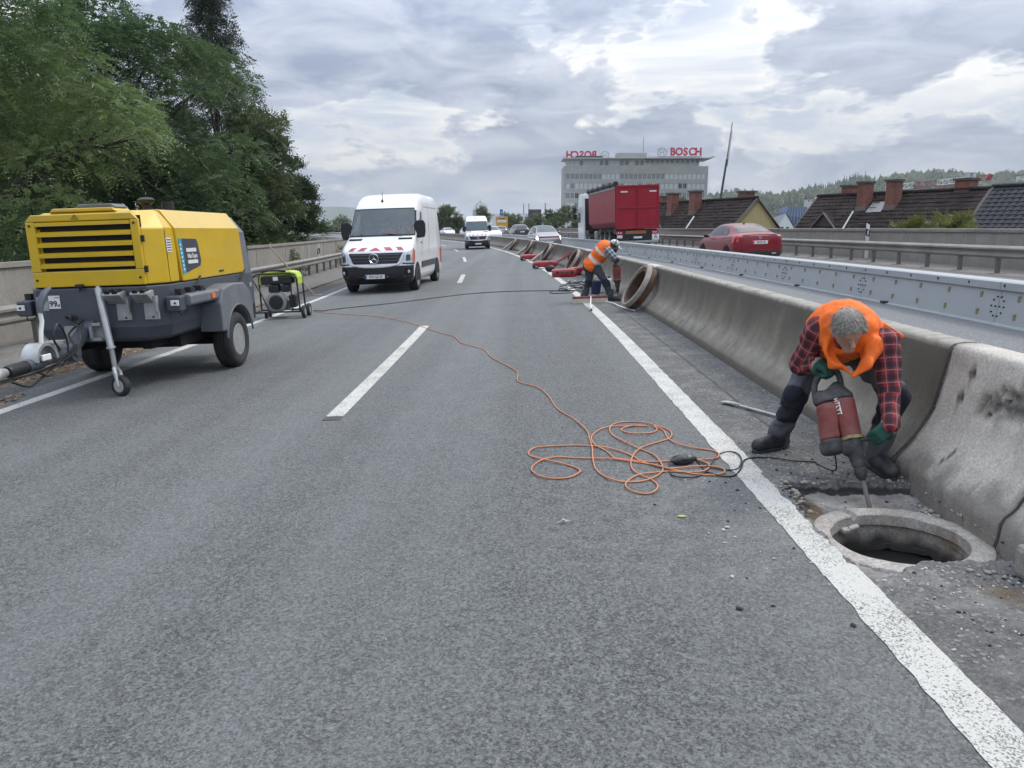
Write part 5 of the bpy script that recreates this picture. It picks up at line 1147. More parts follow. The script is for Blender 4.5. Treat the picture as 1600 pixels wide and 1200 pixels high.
# ------------------------------------------------------------------ foliage
def leaf_mat(name, a, b_, trans=0.35, rough=0.5):
    m = bpy.data.materials.new(name); m.use_nodes = True; nt = m.node_tree; N = nt.nodes; L = nt.links; N.clear()
    at = N.new('ShaderNodeAttribute'); at.attribute_name = 'tone'
    mx = N.new('ShaderNodeMix'); mx.data_type = 'RGBA'; mx.inputs[6].default_value = (*a, 1); mx.inputs[7].default_value = (*b_, 1); L.new(at.outputs['Fac'], mx.inputs[0])
    d = N.new('ShaderNodeBsdfPrincipled'); d.inputs['Roughness'].default_value = rough; d.inputs['Specular IOR Level'].default_value = 0.35; L.new(mx.outputs[2], d.inputs['Base Color'])
    tr = N.new('ShaderNodeBsdfTranslucent'); L.new(mx.outputs[2], tr.inputs[0])
    ms = N.new('ShaderNodeMixShader'); ms.inputs[0].default_value = trans; L.new(d.outputs[0], ms.inputs[1]); L.new(tr.outputs[0], ms.inputs[2])
    o = N.new('ShaderNodeOutputMaterial'); L.new(ms.outputs[0], o.inputs[0]); return m
M['robinia'] = leaf_mat('robinia_leaf', (0.032, 0.074, 0.032), (0.130, 0.195, 0.080), 0.35)
M['robinia_light'] = leaf_mat('pale_robinia_leaf', (0.058, 0.120, 0.045), (0.260, 0.330, 0.135), 0.40)
M['birch'] = leaf_mat('small_dark_leaf', (0.024, 0.052, 0.022), (0.066, 0.102, 0.042), 0.25)
M['spruce'] = leaf_mat('spruce_needle', (0.020, 0.038, 0.024), (0.042, 0.062, 0.036), 0.1)
M['bush'] = leaf_mat('bush_leaf', (0.045, 0.085, 0.025), (0.15, 0.19, 0.06), 0.35)
M['yellowbush'] = leaf_mat('yellow_green_leaf', (0.085, 0.11, 0.025), (0.22, 0.23, 0.06), 0.35)
M['fartree'] = leaf_mat('distant_leaf', (0.050, 0.085, 0.034), (0.150, 0.175, 0.065), 0.35)
M['bark'] = mat('bark', (0.06, 0.048, 0.038), 0.9, var=0.35, scale=6, bump=0.6, bscale=18)
def unit(v): return v / np.maximum(np.linalg.norm(v, axis=-1, keepdims=True), 1e-6)
def sprays(clumps, n, length, pairs, ll, lw, droop, rng, shell=0.55, tone_by_clump=0.45, up=0.15, dome=False):
    """n leafy sprays spread through clumps (x,y,z,rx,ry,rz); returns verts, quads, tone"""
    C = np.array(clumps, float); wgt = (C[:, 3] * C[:, 4] * C[:, 5]) ** 0.72; wgt /= wgt.sum()
    ci = rng.choice(len(C), n, p=wgt); ct = rng.random(len(C))
    d = unit(rng.normal(size=(n, 3)))
    if dome: d[:, 2] = np.abs(d[:, 2]) * 1.1 - 0.22; d = unit(d)
    rad = (shell + (1 - shell) * rng.random((n, 1)) ** 0.7) * (0.85 + 0.3 * rng.random((n, 1)))
    p = C[ci, :3] + d * rad * C[ci, 3:6]
    dr = unit(d * 0.9 + rng.normal(size=(n, 3)) * 0.55 + np.array([0, 0, up]))
    nrm = unit(np.array([0, 0, 1.0]) + rng.normal(size=(n, 3)) * 0.45); sd = unit(np.cross(dr, nrm)); nr = np.cross(sd, dr)
    L_ = length * (0.6 + 0.8 * rng.random((n, 1)))
    Vs = []; k = pairs * 2 + 1
    for j in range(k):
        last = j == k - 1; sg = 0 if last else (1 if j % 2 else -1); f = (j // 2 + 0.6) / (pairs + 0.6) if not last else 1.0
        b = p + dr * L_ * f; b[:, 2:] -= droop * L_ * f * f
        out = unit(sd * sg * 1.0 + dr * (0.45 if not last else 1.0) + nr * rng.normal(size=(n, 1)) * 0.25 - np.array([0, 0, droop * f * 0.6]))
        w = unit(np.cross(out, nr)); s_ = (0.75 + 0.5 * rng.random((n, 1)))
        Vs.append(np.stack([b, b + out * ll * 0.5 * s_ + w * lw * 0.5 * s_, b + out * ll * s_, b + out * ll * 0.5 * s_ - w * lw * 0.5 * s_], 1))
    V = np.stack(Vs, 1).reshape(-1, 3)
    tone = np.clip(tone_by_clump * ct[ci] + (1 - tone_by_clump) * rng.random(n) ** 0.8, 0, 1)
    F = np.arange(len(V)).reshape(-1, 4); return V, F, np.repeat(tone, k * 4)
def crown_clumps(c, r, n, rc, rng, low=-0.9, flat=0.7, inner=0.25):
    out = []
    while len(out) < n:
        d = unit(rng.normal(size=3))
        if d[2] < low: continue
        f = rng.random() ** 0.5 * 0.6 if rng.random() < inner else 0.72 + 0.30 * rng.random()
        q = rc * (0.65 + 0.7 * rng.random()); out.append((c[0] + d[0] * r[0] * f, c[1] + d[1] * r[1] * f, c[2] + d[2] * r[2] * f, q, q, q * flat))
    return out
def limbs(root, clumps, r0, rng, trunk_top, n=12):
    mb = MB(); rx, ry, rz = root; top = Vector(trunk_top); base = Vector(root)
    j = lambda s: Vector(rng.normal(size=3) * s)
    tr = bez([base, base.lerp(top, 0.35) + j(0.15), base.lerp(top, 0.7) + j(0.2), top], 4); mb.tube(tr, [r0 * (1 - 0.75 * i / (len(tr) - 1)) for i in range(len(tr))], 8)
    for i in rng.choice(len(clumps), min(n, len(clumps)), replace=False):
        e = Vector(clumps[i][:3]); f = min(0.95, max(0.35, (e.z - base.z) / max(0.1, (top.z - base.z)) * 0.75)); a = base.lerp(top, f)
        m_ = a.lerp(e, 0.5) + Vector((0, 0, 0.10 * (e - a).length)) + j(0.1)
        b = bez([a, m_, e], 4); mb.tube(b, [r0 * 0.36 * (1 - 0.85 * k / (len(b) - 1)) for k in range(len(b))], 6)
        for _ in range(3):
            e2 = e + Vector(rng.normal(size=3)) * clumps[i][3] * 0.6; mb.tube([m_.lerp(e, 0.6), e2], [r0 * 0.08, r0 * 0.02], 4)
    return mb
def tree(name, label, cat, root, clumps, n, spec, m, seed, r0, top, group='trees beyond the left parapet', nl=14):
    rng = np.random.default_rng(seed); t = E(name, label, cat, group); t.location = root
    V, F, tn = sprays(clumps, n, rng=rng, **spec); V = V - np.array(root)
    np_mesh('crown', V, F, m, t, attr={'tone': tn})
    mb = limbs((0, 0, 0), [(c[0] - root[0], c[1] - root[1], c[2] - root[2], *c[3:]) for c in clumps], r0, rng, [a - b for a, b in zip(top, root)], nl); mb.build('trunk', M['bark'], t, smooth=60)
    return t
ROB = dict(length=0.42, pairs=6, ll=0.085, lw=0.046, droop=0.65, tone_by_clump=0.6, shell=0.8, dome=True)
def build_left_trees():
    rng = np.random.default_rng(3)
    # nearest robinia, pale tips, hanging boughs
    A = crown_clumps((-15.6, 21.5, 4.2), (4.6, 4.2, 6.2), 50, 1.15, rng, flat=0.8) + [(-10.9, 20.5, 4.3, 0.75, 0.75, 0.5), (-10.3, 20.6, 4.0, 0.55, 0.55, 0.42), (-11.6, 20.3, 5.1, 0.9, 0.9, 0.6), (-11.9, 20.0, 3.2, 1.0, 0.9, 0.7), (-12.2, 19.8, 2.0, 1.0, 0.9, 0.7), (-12.8, 19.6, 6.6, 1.1, 1.0, 0.8), (-13.2, 19.6, 7.6, 1.0, 1.0, 0.8)]
    tree('robinia_tree', 'leafy robinia with pale drooping tips, leftmost of the trees, above the compressor louvres', 'tree', (-15.5, 21.8, -6.5), A, 15000, ROB, M['robinia_light'], 11, 0.30, (-15.4, 21.6, 7))
    B = crown_clumps((-15.6, 30.0, 4.0), (4.2, 4.0, 5.6), 50, 1.3, rng, flat=0.8) + [(-10.6, 28.8, 4.3, 1.0, 1.0, 0.7), (-10.9, 28.5, 3.0, 1.1, 1.0, 0.75), (-10.4, 28.8, 2.0, 0.9, 0.9, 0.7), (-15.4, 29, 9.3, 1.1, 1.1, 0.6), (-14.0, 29, 8.2, 1.0, 1, 0.6), (-12.2, 29, 6.4, 1.1, 1, 0.6), (-17.0, 29, 9.6, 1.1, 1.0, 0.6)]
    tree('robinia_tree', 'dark feathery robinia in the middle of the trees, below the spruce tip', 'tree', (-15, 30.5, -6.5), B, 15000, dict(ROB, length=0.50, ll=0.105, lw=0.055), M['robinia'], 12, 0.32, (-15.4, 30, 6.5))
    C = crown_clumps((-15.0, 38.5, 3.6), (3.4, 3.4, 5.2), 42, 1.1, rng, flat=0.85) + [(-12.0, 37.5, 4.6, 0.9, 0.9, 0.6), (-11.4, 37.2, 2.6, 0.8, 0.8, 0.5), (-13.2, 37.5, 6.6, 0.9, 0.9, 0.7), (-14.2, 37.6, 8.2, 0.8, 0.8, 0.7), (-15.4, 38, 9.2, 0.8, 0.8, 0.7), (-12.6, 37.5, 5.6, 0.8, 0.8, 0.6)]
    tree('broadleaf_tree', 'grey green broadleaf tree between the feathery robinia and the dark sprigged tree', 'tree', (-15.0, 39, -6.5), C, 13000, dict(length=0.44, pairs=4, ll=0.13, lw=0.09, droop=0.25, dome=True, shell=0.7), M['bush2'], 13, 0.26, (-15.0, 38.5, 6))
    D = crown_clumps((-14.4, 43.0, 1.6), (2.5, 2.4, 4.4), 34, 0.72, rng, flat=0.7) + [(-12.3, 42.5, 3.9, 0.5, 0.5, 0.35), (-11.8, 42.6, 2.6, 0.5, 0.5, 0.35), (-12.5, 42.4, 5.0, 0.45, 0.45, 0.3), (-11.5, 42.4, 1.5, 0.55, 0.5, 0.4), (-13.2, 42.4, 6.0, 0.5, 0.5, 0.35), (-12.0, 42.4, 3.3, 0.4, 0.4, 0.3)]
    tree('broadleaf_tree', 'dark sprigged tree at the right end of the left trees, before the open sky', 'tree', (-14.4, 43, -6.5), D, 9500, dict(length=0.42, pairs=4, ll=0.115, lw=0.08, droop=0.05, up=0.5, dome=True, shell=0.6), M['birch'], 14, 0.2, (-14.4, 43, 5.0), nl=26)
    # spruce, whorls of hanging branches
    t = E('spruce_tree', 'tall dark spruce whose tip rises out of the picture behind the robinias', 'tree', 'trees beyond the left parapet'); base = Vector((-16.7, 43, -6.5)); t.location = base
    cl = []; H_ = 23.5
    for k in range(21):
        z = 6.0 + k * 0.84; rr = max(0.35, (H_ - z) * 0.31); m_ = 6
        for i in range(m_):
            a = 2 * math.pi * i / m_ + k * 1.3; L_ = rr * (0.75 + 0.45 * rng.random())
            for f in (0.35, 0.62, 0.88): cl.append((L_ * f * math.cos(a), L_ * f * math.sin(a), z - 0.35 * L_ * f + 0.10 * L_ * f * f, 0.42 * (1.15 - 0.3 * f), 0.42 * (1.15 - 0.3 * f), 0.16))
    V, F, tn = sprays(cl, 7500, 0.34, 4, 0.20, 0.05, 0.9, rng, shell=0.2, up=-0.35)
    np_mesh('crown', V, F, M['spruce'], t, attr={'tone': tn})
    mb = MB(); mb.tube([(0, 0, 0), (0, 0, 12), (0, 0, H_ + 0.2)], [0.28, 0.16, 0.02], 8); mb.build('trunk', M['bark'], t, smooth=60)
    # trees further back that close the gaps
    E_ = crown_clumps((-24.5, 36, 3.0), (6, 4, 7.0), 40, 1.7, rng)
    tree('broadleaf_tree', 'dark tree filling the gaps behind the leftmost robinias', 'tree', (-24.5, 36, -6.5), E_, 7000, dict(length=0.6, pairs=4, ll=0.20, lw=0.12, droop=0.2), M['birch'], 15, 0.35, (-24.5, 36, 7))
    F_ = crown_clumps((-19.0, 50, 0.8), (5.0, 3, 5.6), 40, 1.6, rng)
    tree('broadleaf_tree', 'shaded tree behind the spruce and the broadleaf trees', 'tree', (-19.0, 50, -6.5), F_, 7000, dict(length=0.6, pairs=4, ll=0.20, lw=0.12, droop=0.2), M['birch'], 16, 0.3, (-19.0, 50, 4))
    # bushes looking over the parapet
    for i, (x, y, z, r, lab, mm) in enumerate(((-11.2, 15.2, 0.6, 1.0, 'pale ferny bush over the parapet left of the compressor', 'robinia_light'), (-12.6, 18.5, 0.2, 1.6, 'shaded bush over the parapet close behind the compressor', 'robinia'), (-11.6, 25.0, 0.3, 1.2, 'low dark bush over the parapet above the compressor rear', 'robinia'), (-11.3, 31.0, 0.5, 1.15, 'light green bush over the parapet left of the scraper handle', 'bush'), (-11.4, 37.0, 0.6, 1.0, 'weedy bush over the parapet behind the scraper handle', 'bush'), (-11.6, 44.0, 0.3, 1.2, 'low bush over the parapet nearest the white marker post', 'bush'), (-13.4, 52.0, -0.2, 1.4, 'low bush over the parapet left of the white van mirror', 'bush'))):
        rng2 = np.random.default_rng(60 + i); b = E('bush', lab, 'bush', 'bushes over the left parapet'); b.location = (x, y, z - 2.2)
        cl = [(rng2.normal() * r * 0.6, rng2.normal() * r * 0.7, 1.0 + rng2.random() * 1.6, 0.6 * r, 0.6 * r, 0.5 * r) for _ in range(12)]
        V, F, tn = sprays(cl, 1700, 0.26, 4, 0.085, 0.042, 0.3, rng2, shell=0.3); np_mesh('leaves', V, F, M[mm], b, attr={'tone': tn})
        mb = MB()
        for c in cl[:6]: mb.tube([(0, 0, -4.3), (c[0] * 0.4, c[1] * 0.4, 0.3), c[:3]], [0.05, 0.03, 0.008], 5)
        mb.build('stems', M['bark'], b)
M['bush2'] = leaf_mat('grey_green_leaf', (0.044, 0.078, 0.034), (0.130, 0.162, 0.072), 0.3)
build_left_trees()
# trees along the far road
def far_tree(x, y, zc, rx, rz, label, seed, n=2600, m='fartree', leaf=0.30, grp='trees along the far road', cat='tree'):
    rng = np.random.default_rng(seed); t = E('broadleaf_tree', label, cat, grp); t.location = (x, y, -6.5)
    cl = crown_clumps((0, 0, zc + 6.5), (rx, rx * 0.8, rz), 26, rx * 0.34, rng, low=-1)
    V, F, tn = sprays(cl, n, leaf * 1.6, 2, leaf, leaf * 0.7, 0.1, rng, shell=0.4); np_mesh('crown', V, F, M[m], t, attr={'tone': tn})
    limbs((0, 0, 0), cl, 0.25, rng, (0, 0, zc + 6.5 + rz * 0.4), 8).build('trunk', M['bark'], t)
for i, (px, hw_, top, Y, lab) in enumerate(((706, 22, 322, 150, 'rounded green tree left of the distant white van'), (753, 18, 326, 165, 'rounded green tree just above the distant white van'), (727, 16, 335, 150, 'low green tree between the two rounded trees'), (800, 26, 338, 170, 'low green trees right of the orange direction sign'), (832, 20, 336, 185, 'low green tree under the distant chimneys'), (880, 30, 326, 120, 'olive green tree left of the lorry cab'), (862, 18, 329, 140, 'dull green tree left of the olive tree'), (1058, 16, 304, 150, 'green treetop between the red trailer and the mast'), (690, 14, 340, 190, 'small green tree right of the near white van'), (905, 18, 335, 130, 'green tree just behind the lorry mirrors'))):
    x = (px - 817) / 1180 * Y; z = 1.65 + (360 - top) / 1180 * Y; rx = hw_ / 1180 * Y; far_tree(x, Y, (z - 4.5) / 2 + (-0.3), rx, (z + 5.2) / 2, lab, 100 + i, 2400, leaf=0.30 * Y / 150)
for i, (px, top, Y, lab) in enumerate(((506, 346, 260, 'hazy far tree in the gap, touching the dark sprigged tree'), (520, 344, 240, 'middle one of the hazy far trees in the gap left of the near van'), (538, 342, 280, 'hazy far tree in the gap, closest to the near van mirror'))):
    x = (px - 817) / 1180 * Y; z = 1.65 + (360 - top) / 1180 * Y; far_tree(x, Y, (z - 6) / 2, 4.5, (z + 6) / 2, lab, 130 + i, 1300, leaf=0.5, grp='distant trees in the gap left of the van')

# ------------------------------------------------------------------ hills and far wood
SIL = [(1040, 306), (1107, 296), (1140, 291), (1180, 296), (1205, 298), (1234, 291), (1270, 285), (1295, 278), (1328, 271), (1346, 276), (1382, 269), (1422, 265), (1458, 265), (1509, 271), (1545, 267), (1582, 265), (1640, 262), (1800, 258), (2100, 262), (2500, 290)]
def build_hill():
    xs = np.array([a for a, b in SIL]); ys = np.array([b for a, b in SIL])
    U = np.linspace(1000, 2500, 120); D = np.linspace(420, 1500, 40)
    rng = np.random.default_rng(5)
    def zt(u, d):                               # height of the ground by bearing and distance
        zr = 1.65 + (360 - np.interp(u, xs, ys)) / 1180 * 1150 - 25
        f = np.clip((d - 430) / 720, 0, 1); f = f * f * (3 - 2 * f)
        return -6.6 + (zr + 6.6) * f * np.clip((u - 1000) / 60, 0, 1)
    pos = lambda u, d: ((u - 817) / 1180 * d, d)
    V = [(*pos(u, d), zt(u, d)) for d in D for u in U]; n = len(U)
    F = [(i*n+j, i*n+j+1, (i+1)*n+j+1, (i+1)*n+j) for i in range(len(D)-1) for j in range(n-1)]
    S(np_mesh('hill', V, F, M['earth'], smooth=80))
    # canopy: rounded crowns, one mass
    bm = bmesh.new(); bmesh.ops.create_icosphere(bm, subdivisions=1, radius=0.86); iv = np.array([v.co[:] for v in bm.verts]); itr = np.array([[v.index for v in f.verts] for f in bm.faces]); bm.free()
    cone = np.array([(0.5 * math.cos(a), 0.5 * math.sin(a), -0.9) for a in np.linspace(0, 2 * math.pi, 7)[:-1]] + [(0, 0, 1.5)])
    Vs, Fs, Tn = [], [], []; o = 0
    for k in range(5200):
        u = 1030 + rng.random() * 640; d = 470 + 760 * rng.random() ** 0.8; x, y = pos(u, d)
        if mnoise.noise((x * 0.012, y * 0.008, 3)) < -0.34 and d < 1000: continue
        z = zt(u, d); r = 2.2 + 5.0 * rng.random() ** 2; h = r * (1.0 + 0.7 * rng.random()) + 1.5
        conif = mnoise.noise((x * 0.006, y * 0.006, 9)) > 0.22
        if conif: v = iv * np.array([r * 0.62, r * 0.62, h * 1.25]); v[:, :2] *= np.clip(1.05 - (v[:, 2:] / (h * 1.25) + 1) / 2, 0.05, 1)
        else: v = iv * np.array([r, r, h]); v = v * (1 + 0.28 * np.array([mnoise.noise((a * 2.2 + k, b * 2.2, c * 2.2)) for a, b, c in iv]))[:, None]
        Vs.append(v + np.array([x, y, z + h * 0.6])); Fs.append(itr + o); o += len(iv)
        tb = (0.10 * rng.random() if conif else 0.15 + 0.85 * rng.random() ** 1.4); Tn.append(np.clip(tb + 0.35 * (rng.random(len(iv)) - 0.5), 0, 1))
    # leafy outer skin of the crowns
    Lv, Lt = [], []
    for v, tn in zip(Vs, Tn):
        c = v.mean(0); r_ = np.abs(v - c).max(0); m_ = 20; d = unit(rng.normal(size=(m_, 3))); d[:, 2] = np.abs(d[:, 2]) * 1.1 - 0.15
        con = 1.25 if r_[2] > 2.0 * r_[0] else 1.0
        sc_ = np.clip(1.0 - (d[:, 2:] > 0) * d[:, 2:] * (0.75 if con > 1 else 0.0), 0.1, 1)
        p = c + d * np.concatenate([sc_, sc_, np.ones_like(sc_)], 1) * r_ * (0.95 + 0.22 * rng.random((m_, 1))); a = unit(rng.normal(size=(m_, 3))); b = unit(np.cross(a, rng.normal(size=(m_, 3)))); q = r_[0] * (0.16 + 0.20 * rng.random((m_, 1)))
        Lv.append(np.stack([p - a * q, p + b * q * 0.7, p + a * q, p - b * q * 0.7], 1).reshape(-1, 3)); Lt.append(np.repeat(np.clip(tn.mean() + 0.5 * (rng.random(m_) - 0.4), 0, 1), 4))
    Lv = np.concatenate(Lv); w2_ = np_mesh('foliage', Lv, np.arange(len(Lv)).reshape(-1, 4), M['fartree'], attr={'tone': np.concatenate(Lt)}); T(w2_, 'leafy canopy of the wooded hillside beyond the tiled roofs', kind='stuff')
    w = np_mesh('wood', np.concatenate(Vs), np.concatenate(Fs), M['fartree'], smooth=40, attr={'tone': np.concatenate(Tn)}); T(w, 'wooded green hillside beyond the tiled roofs', kind='stuff')
    # far ridge on the left
    V = []; xs2 = np.linspace(-1700, 400, 60)
    for x in xs2:
        h = 70 * math.exp(-((x + 800) / 330) ** 2) + 48 * math.exp(-((x + 1500) / 420) ** 2) + 6 * mnoise.noise((x * 0.004, 0, 0)) + 30
        V += [(x, 3300, -20), (x, 3420, h), (x, 4000, h * 0.7)]
    F = []
    for i in range(len(xs2) - 1): F += [(3*i, 3*i+3, 3*i+4, 3*i+1), (3*i+1, 3*i+4, 3*i+5, 3*i+2)]
    S(np_mesh('hills', V, F, M['earth'], smooth=80))
    # houses on the hillside
    for i, (u, y_, d, w_, lab) in enumerate(((1247, 311, 760, 7, 'white villa on the wooded slope left of the first chimney'), (1305, 297, 780, 8, 'pale house on the wooded slope over the long brown roof'), (1555, 276, 900, 10, 'pale house high on the wooded slope at the right'), (1243, 310, 720, 7, 'small house just below the white villa'), (1440, 292, 600, 12, 'brick red house on the wooded slope behind the chimneys'), (1405, 296, 620, 10, 'pale flat house on the slope behind the middle chimneys'))):
        x, y = pos(u, d); z = 1.65 + (360 - y_ - 9) / 1180 * d
        h = E('hillside_house', lab, 'house', 'houses on the wooded hill'); h.location = (x, y - 12, z)
        mb = MB(); mb.bb((-w_ / 2, -3, -10), (w_ / 2, 4, 2.6)); mb.build('wall', M['render'] if i != 4 else M['brickw'], h)
        mb = MB(); mb.prism([(-3.6, 2.6), (0.5, 5.2), (4.6, 2.6)], 0, -w_ / 2 - 0.4, w_ / 2 + 0.4); mb.build('roof', M['roof'] if i != 0 else M['greycar'], h)
        for k in (-0.25, 0.22): mb = MB(); mb.bb((w_ * k - 0.6, -3.05, 0.3), (w_ * k + 0.6, -2.98, 1.7)); mb.build('window', M['dglass'], h)
M['brick'] = mat('chimney_brick', (0.20, 0.082, 0.060), 0.85, var=0.3, scale=6, dirt=(0.05, 0.035, 0.03), damt=0.6)
M['brickw'] = mat('red_wall', (0.26, 0.10, 0.07), 0.85, var=0.15)
M['roof'] = mat('old_brown_tile', (0.036, 0.028, 0.026), 0.95, var=0.4, spec=0.15, scale=1.2, dirt=(0.062, 0.05, 0.04), dscale=1.0, damt=0.7, bump=0.3, bscale=12)
M['roofnew'] = mat('new_anthracite_tile', (0.026, 0.029, 0.036), 0.55, spec=0.3, var=0.12, scale=1.0)
M['gable'] = mat('cream_yellow_render', (0.46, 0.38, 0.185), 0.85, var=0.06, scale=0.8, dirt=(0.30, 0.25, 0.13), dscale=0.7, damt=0.4)
M['trim'] = mat('weathered_verge_board', (0.15, 0.125, 0.11), 0.7, var=0.15)
M['render'] = mat('pale_render', (0.50, 0.49, 0.46), 0.85, var=0.08)
build_hill()

# ------------------------------------------------------------------ houses beyond the right parapet
class Ridge:
    def __init__(s, a, b, pitch=45):
        s.a, s.b = Vector(a), Vector(b); s.d = (s.b - s.a); s.L = s.d.length; s.d.normalize()
        s.n = Vector((s.d.y, -s.d.x, 0)).normalized()
        if s.n.y > 0: s.n = -s.n                 # horizontal, towards the camera
        s.tp = math.tan(R(pitch))
    def at(s, l, w, lift=0.0):                   # along the ridge, out over the slope
        c = 1 / math.sqrt(1 + s.tp ** 2); return s.a + s.d * l + s.n * w + Vector((0, 0, -abs(w) * s.tp)) + (s.n * (s.tp * c) * (1 if w >= 0 else -1) + Vector((0, 0, c))) * lift
def roof_slope(parent, rg, l0, l1, wmax, course, m, skew0=0.0, skew1=0.0, cell=0.0, name='roof_slope'):
    """courses of tiles, each lapping over the next one down"""
    mb = MB(); n = int(wmax / course)
    for k in range(n):
        w0, w1 = k * course - 0.02, (k + 1) * course + 0.03
        def L(w): return l0 + skew0 * w, l1 + skew1 * w
        (a0, b0), (a1, b1) = L(w0), L(w1)
        cols = max(1, int((b0 - a0) / (cell or 0.30)))
        for c in range(cols):
            f0, f1 = c / cols, (c + 1) / cols; lf = 0.035 * (c % 2) if cell else 0.028 * random.random() ** 2
            g = 0.0
            q = [rg.at(a0 + (b0 - a0) * f0 + g, w0, 0.02 + lf), rg.at(a0 + (b0 - a0) * f1 - g, w0, 0.02 + lf), rg.at(a1 + (b1 - a1) * f1 - g, w1, 0.062 + lf), rg.at(a1 + (b1 - a1) * f0 + g, w1, 0.062 + lf)]
            dn = [rg.at(a1 + (b1 - a1) * f1, w1, 0.0), rg.at(a1 + (b1 - a1) * f0, w1, 0.0)]
            mb.add(q + dn, [(0, 1, 2, 3), (3, 2, 4, 5)])
    o = mb.build(name, m, parent); T(o, kind='stuff'); return o
def chimney(parent, rg, l, w, wd, h, zb=0.0, name='chimney'):
    p = rg.at(l, w); ang = math.atan2(rg.d.y, rg.d.x); z1 = rg.a.z + h
    mb = MB(); mb.M = Matrix.Translation((p.x, p.y, 0)) @ Matrix.Rotation(ang, 4, 'Z'); mb.bb((-wd / 2, -wd / 2, p.z - 1.2), (wd / 2, wd / 2, z1 - 0.12)); c = mb.build(name, M['brick'], parent)
    mb = MB(); mb.M = Matrix.Translation((p.x, p.y, 0)) @ Matrix.Rotation(ang, 4, 'Z'); mb.bb((-wd / 2 - 0.08, -wd / 2 - 0.08, z1 - 0.118), (wd / 2 + 0.08, wd / 2 + 0.08, z1)); mb.build('chimney_cap', M['verge'], c)
    mb = MB(); mb.M = Matrix.Translation((p.x, p.y, 0)) @ Matrix.Rotation(ang, 4, 'Z'); mb.bb((-wd / 2 - 0.03, -wd / 2 - 0.03, p.z - 1.0), (wd / 2 + 0.03, wd / 2 + 0.03, p.z - (abs(w) > 0.3) * 0.1 + 0.12)); mb.build('lead_flashing', M['trim'], c)
def dormer(parent, rg, l, w, hw_, h):
    p = rg.at(l, w); X = rg.d; Yd = rg.n
    q = lambda a, b, c: p + X * a + Yd * b + Vector((0, 0, c))
    g = E('dormer', parent=parent)
    mb = MB(); mb.add([q(-hw_, 0, 0), q(hw_, 0, 0), q(0, 0, h), q(-hw_, -0.1, 0), q(hw_, -0.1, 0), q(0, -0.1, h)], [(0, 1, 2), (5, 4, 3), (0, 3, 4, 1), (1, 4, 5, 2), (2, 5, 3, 0)]); mb.build('dormer_front', M['trim2'], g)
    for sg in (-1, 1):
        e = h * 0.14
        mb = MB(); mb.add([q(sg * (hw_ + e), 0.12, -e * 0.9), q(0, 0.12, h + e * 0.35), q(0, -h / rg.tp - 0.3, h + e * 0.35), q(sg * (hw_ + e), -0.15, -e * 0.9), q(sg * (hw_ + e), 0.12, -e * 0.9 - 0.08), q(0, 0.12, h + e * 0.35 - 0.10)], [(0, 1, 2, 3), (0, 4, 5, 1)]); mb.build('dormer_roof', M['roof'], g)
        mb = MB(); mb.tube([q(sg * (hw_ + e), 0.14, -e * 0.9 - 0.02), q(0, 0.14, h + e * 0.3 - 0.02)], 0.05, 5); mb.build('verge_board', M['trim'], g)
M['trim2'] = mat('dark_shingle', (0.062, 0.050, 0.047), 0.85, var=0.15)
def house(label, a, b, wmax, wall, extra, group='tiled houses beyond the right parapet', roofm='roof', cell=0.0, sk=(0.0, 0.0), wl=None):
    rg = Ridge(a, b); t = E('house', label, 'house', group)
    w = wmax - 0.3; mb = MB(); A = rg.at(0.15, 0); B = rg.at(rg.L - 0.15, 0); z0 = -6.5
    ring = lambda p: [Vector((*(p + rg.n * w).xy, z0)), Vector((*(p + rg.n * w).xy, A.z - w * rg.tp)), Vector((p.x, p.y, A.z - 0.03)), Vector((*(p - rg.n * w).xy, A.z - w * rg.tp)), Vector((*(p - rg.n * w).xy, z0))]
    mb.loft([ring(A), ring(B)]); mb.build('wall', M[wall], t)
    roof = roof_slope(t, rg, 0, rg.L, wmax, 0.21, M[roofm], sk[0], sk[1], cell)
    mb = MB(); mb.add([rg.at(-0.05, 0, 0.02), rg.at(rg.L + 0.05, 0, 0.02), rg.at(rg.L + 0.05, -wmax, 0.02), rg.at(-0.05, -wmax, 0.02), rg.at(-0.05, 0, -0.06), rg.at(rg.L + 0.05, 0, -0.06), rg.at(rg.L + 0.05, -wmax, -0.06), rg.at(-0.05, -wmax, -0.06)], [(0, 1, 2, 3), (7, 6, 5, 4), (0, 4, 5, 1), (1, 5, 6, 2), (2, 6, 7, 3), (3, 7, 4, 0)]); mb.build('rear_slope', M[roofm], t)
    mb = MB(); mb.tube([rg.at(-0.05, 0, 0.07), rg.at(rg.L + 0.05, 0, 0.07)], 0.09, 6); mb.build('ridge_tiles', M[roofm], t)
    for l in (0, rg.L):
        for sg in (1, -1): mb = MB(); mb.tube([rg.at(l, 0, 0.03), rg.at(l, sg * wmax, 0.03)], 0.055, 5); mb.build('verge_board', M['trim'], t)
    extra(t, rg); return rg
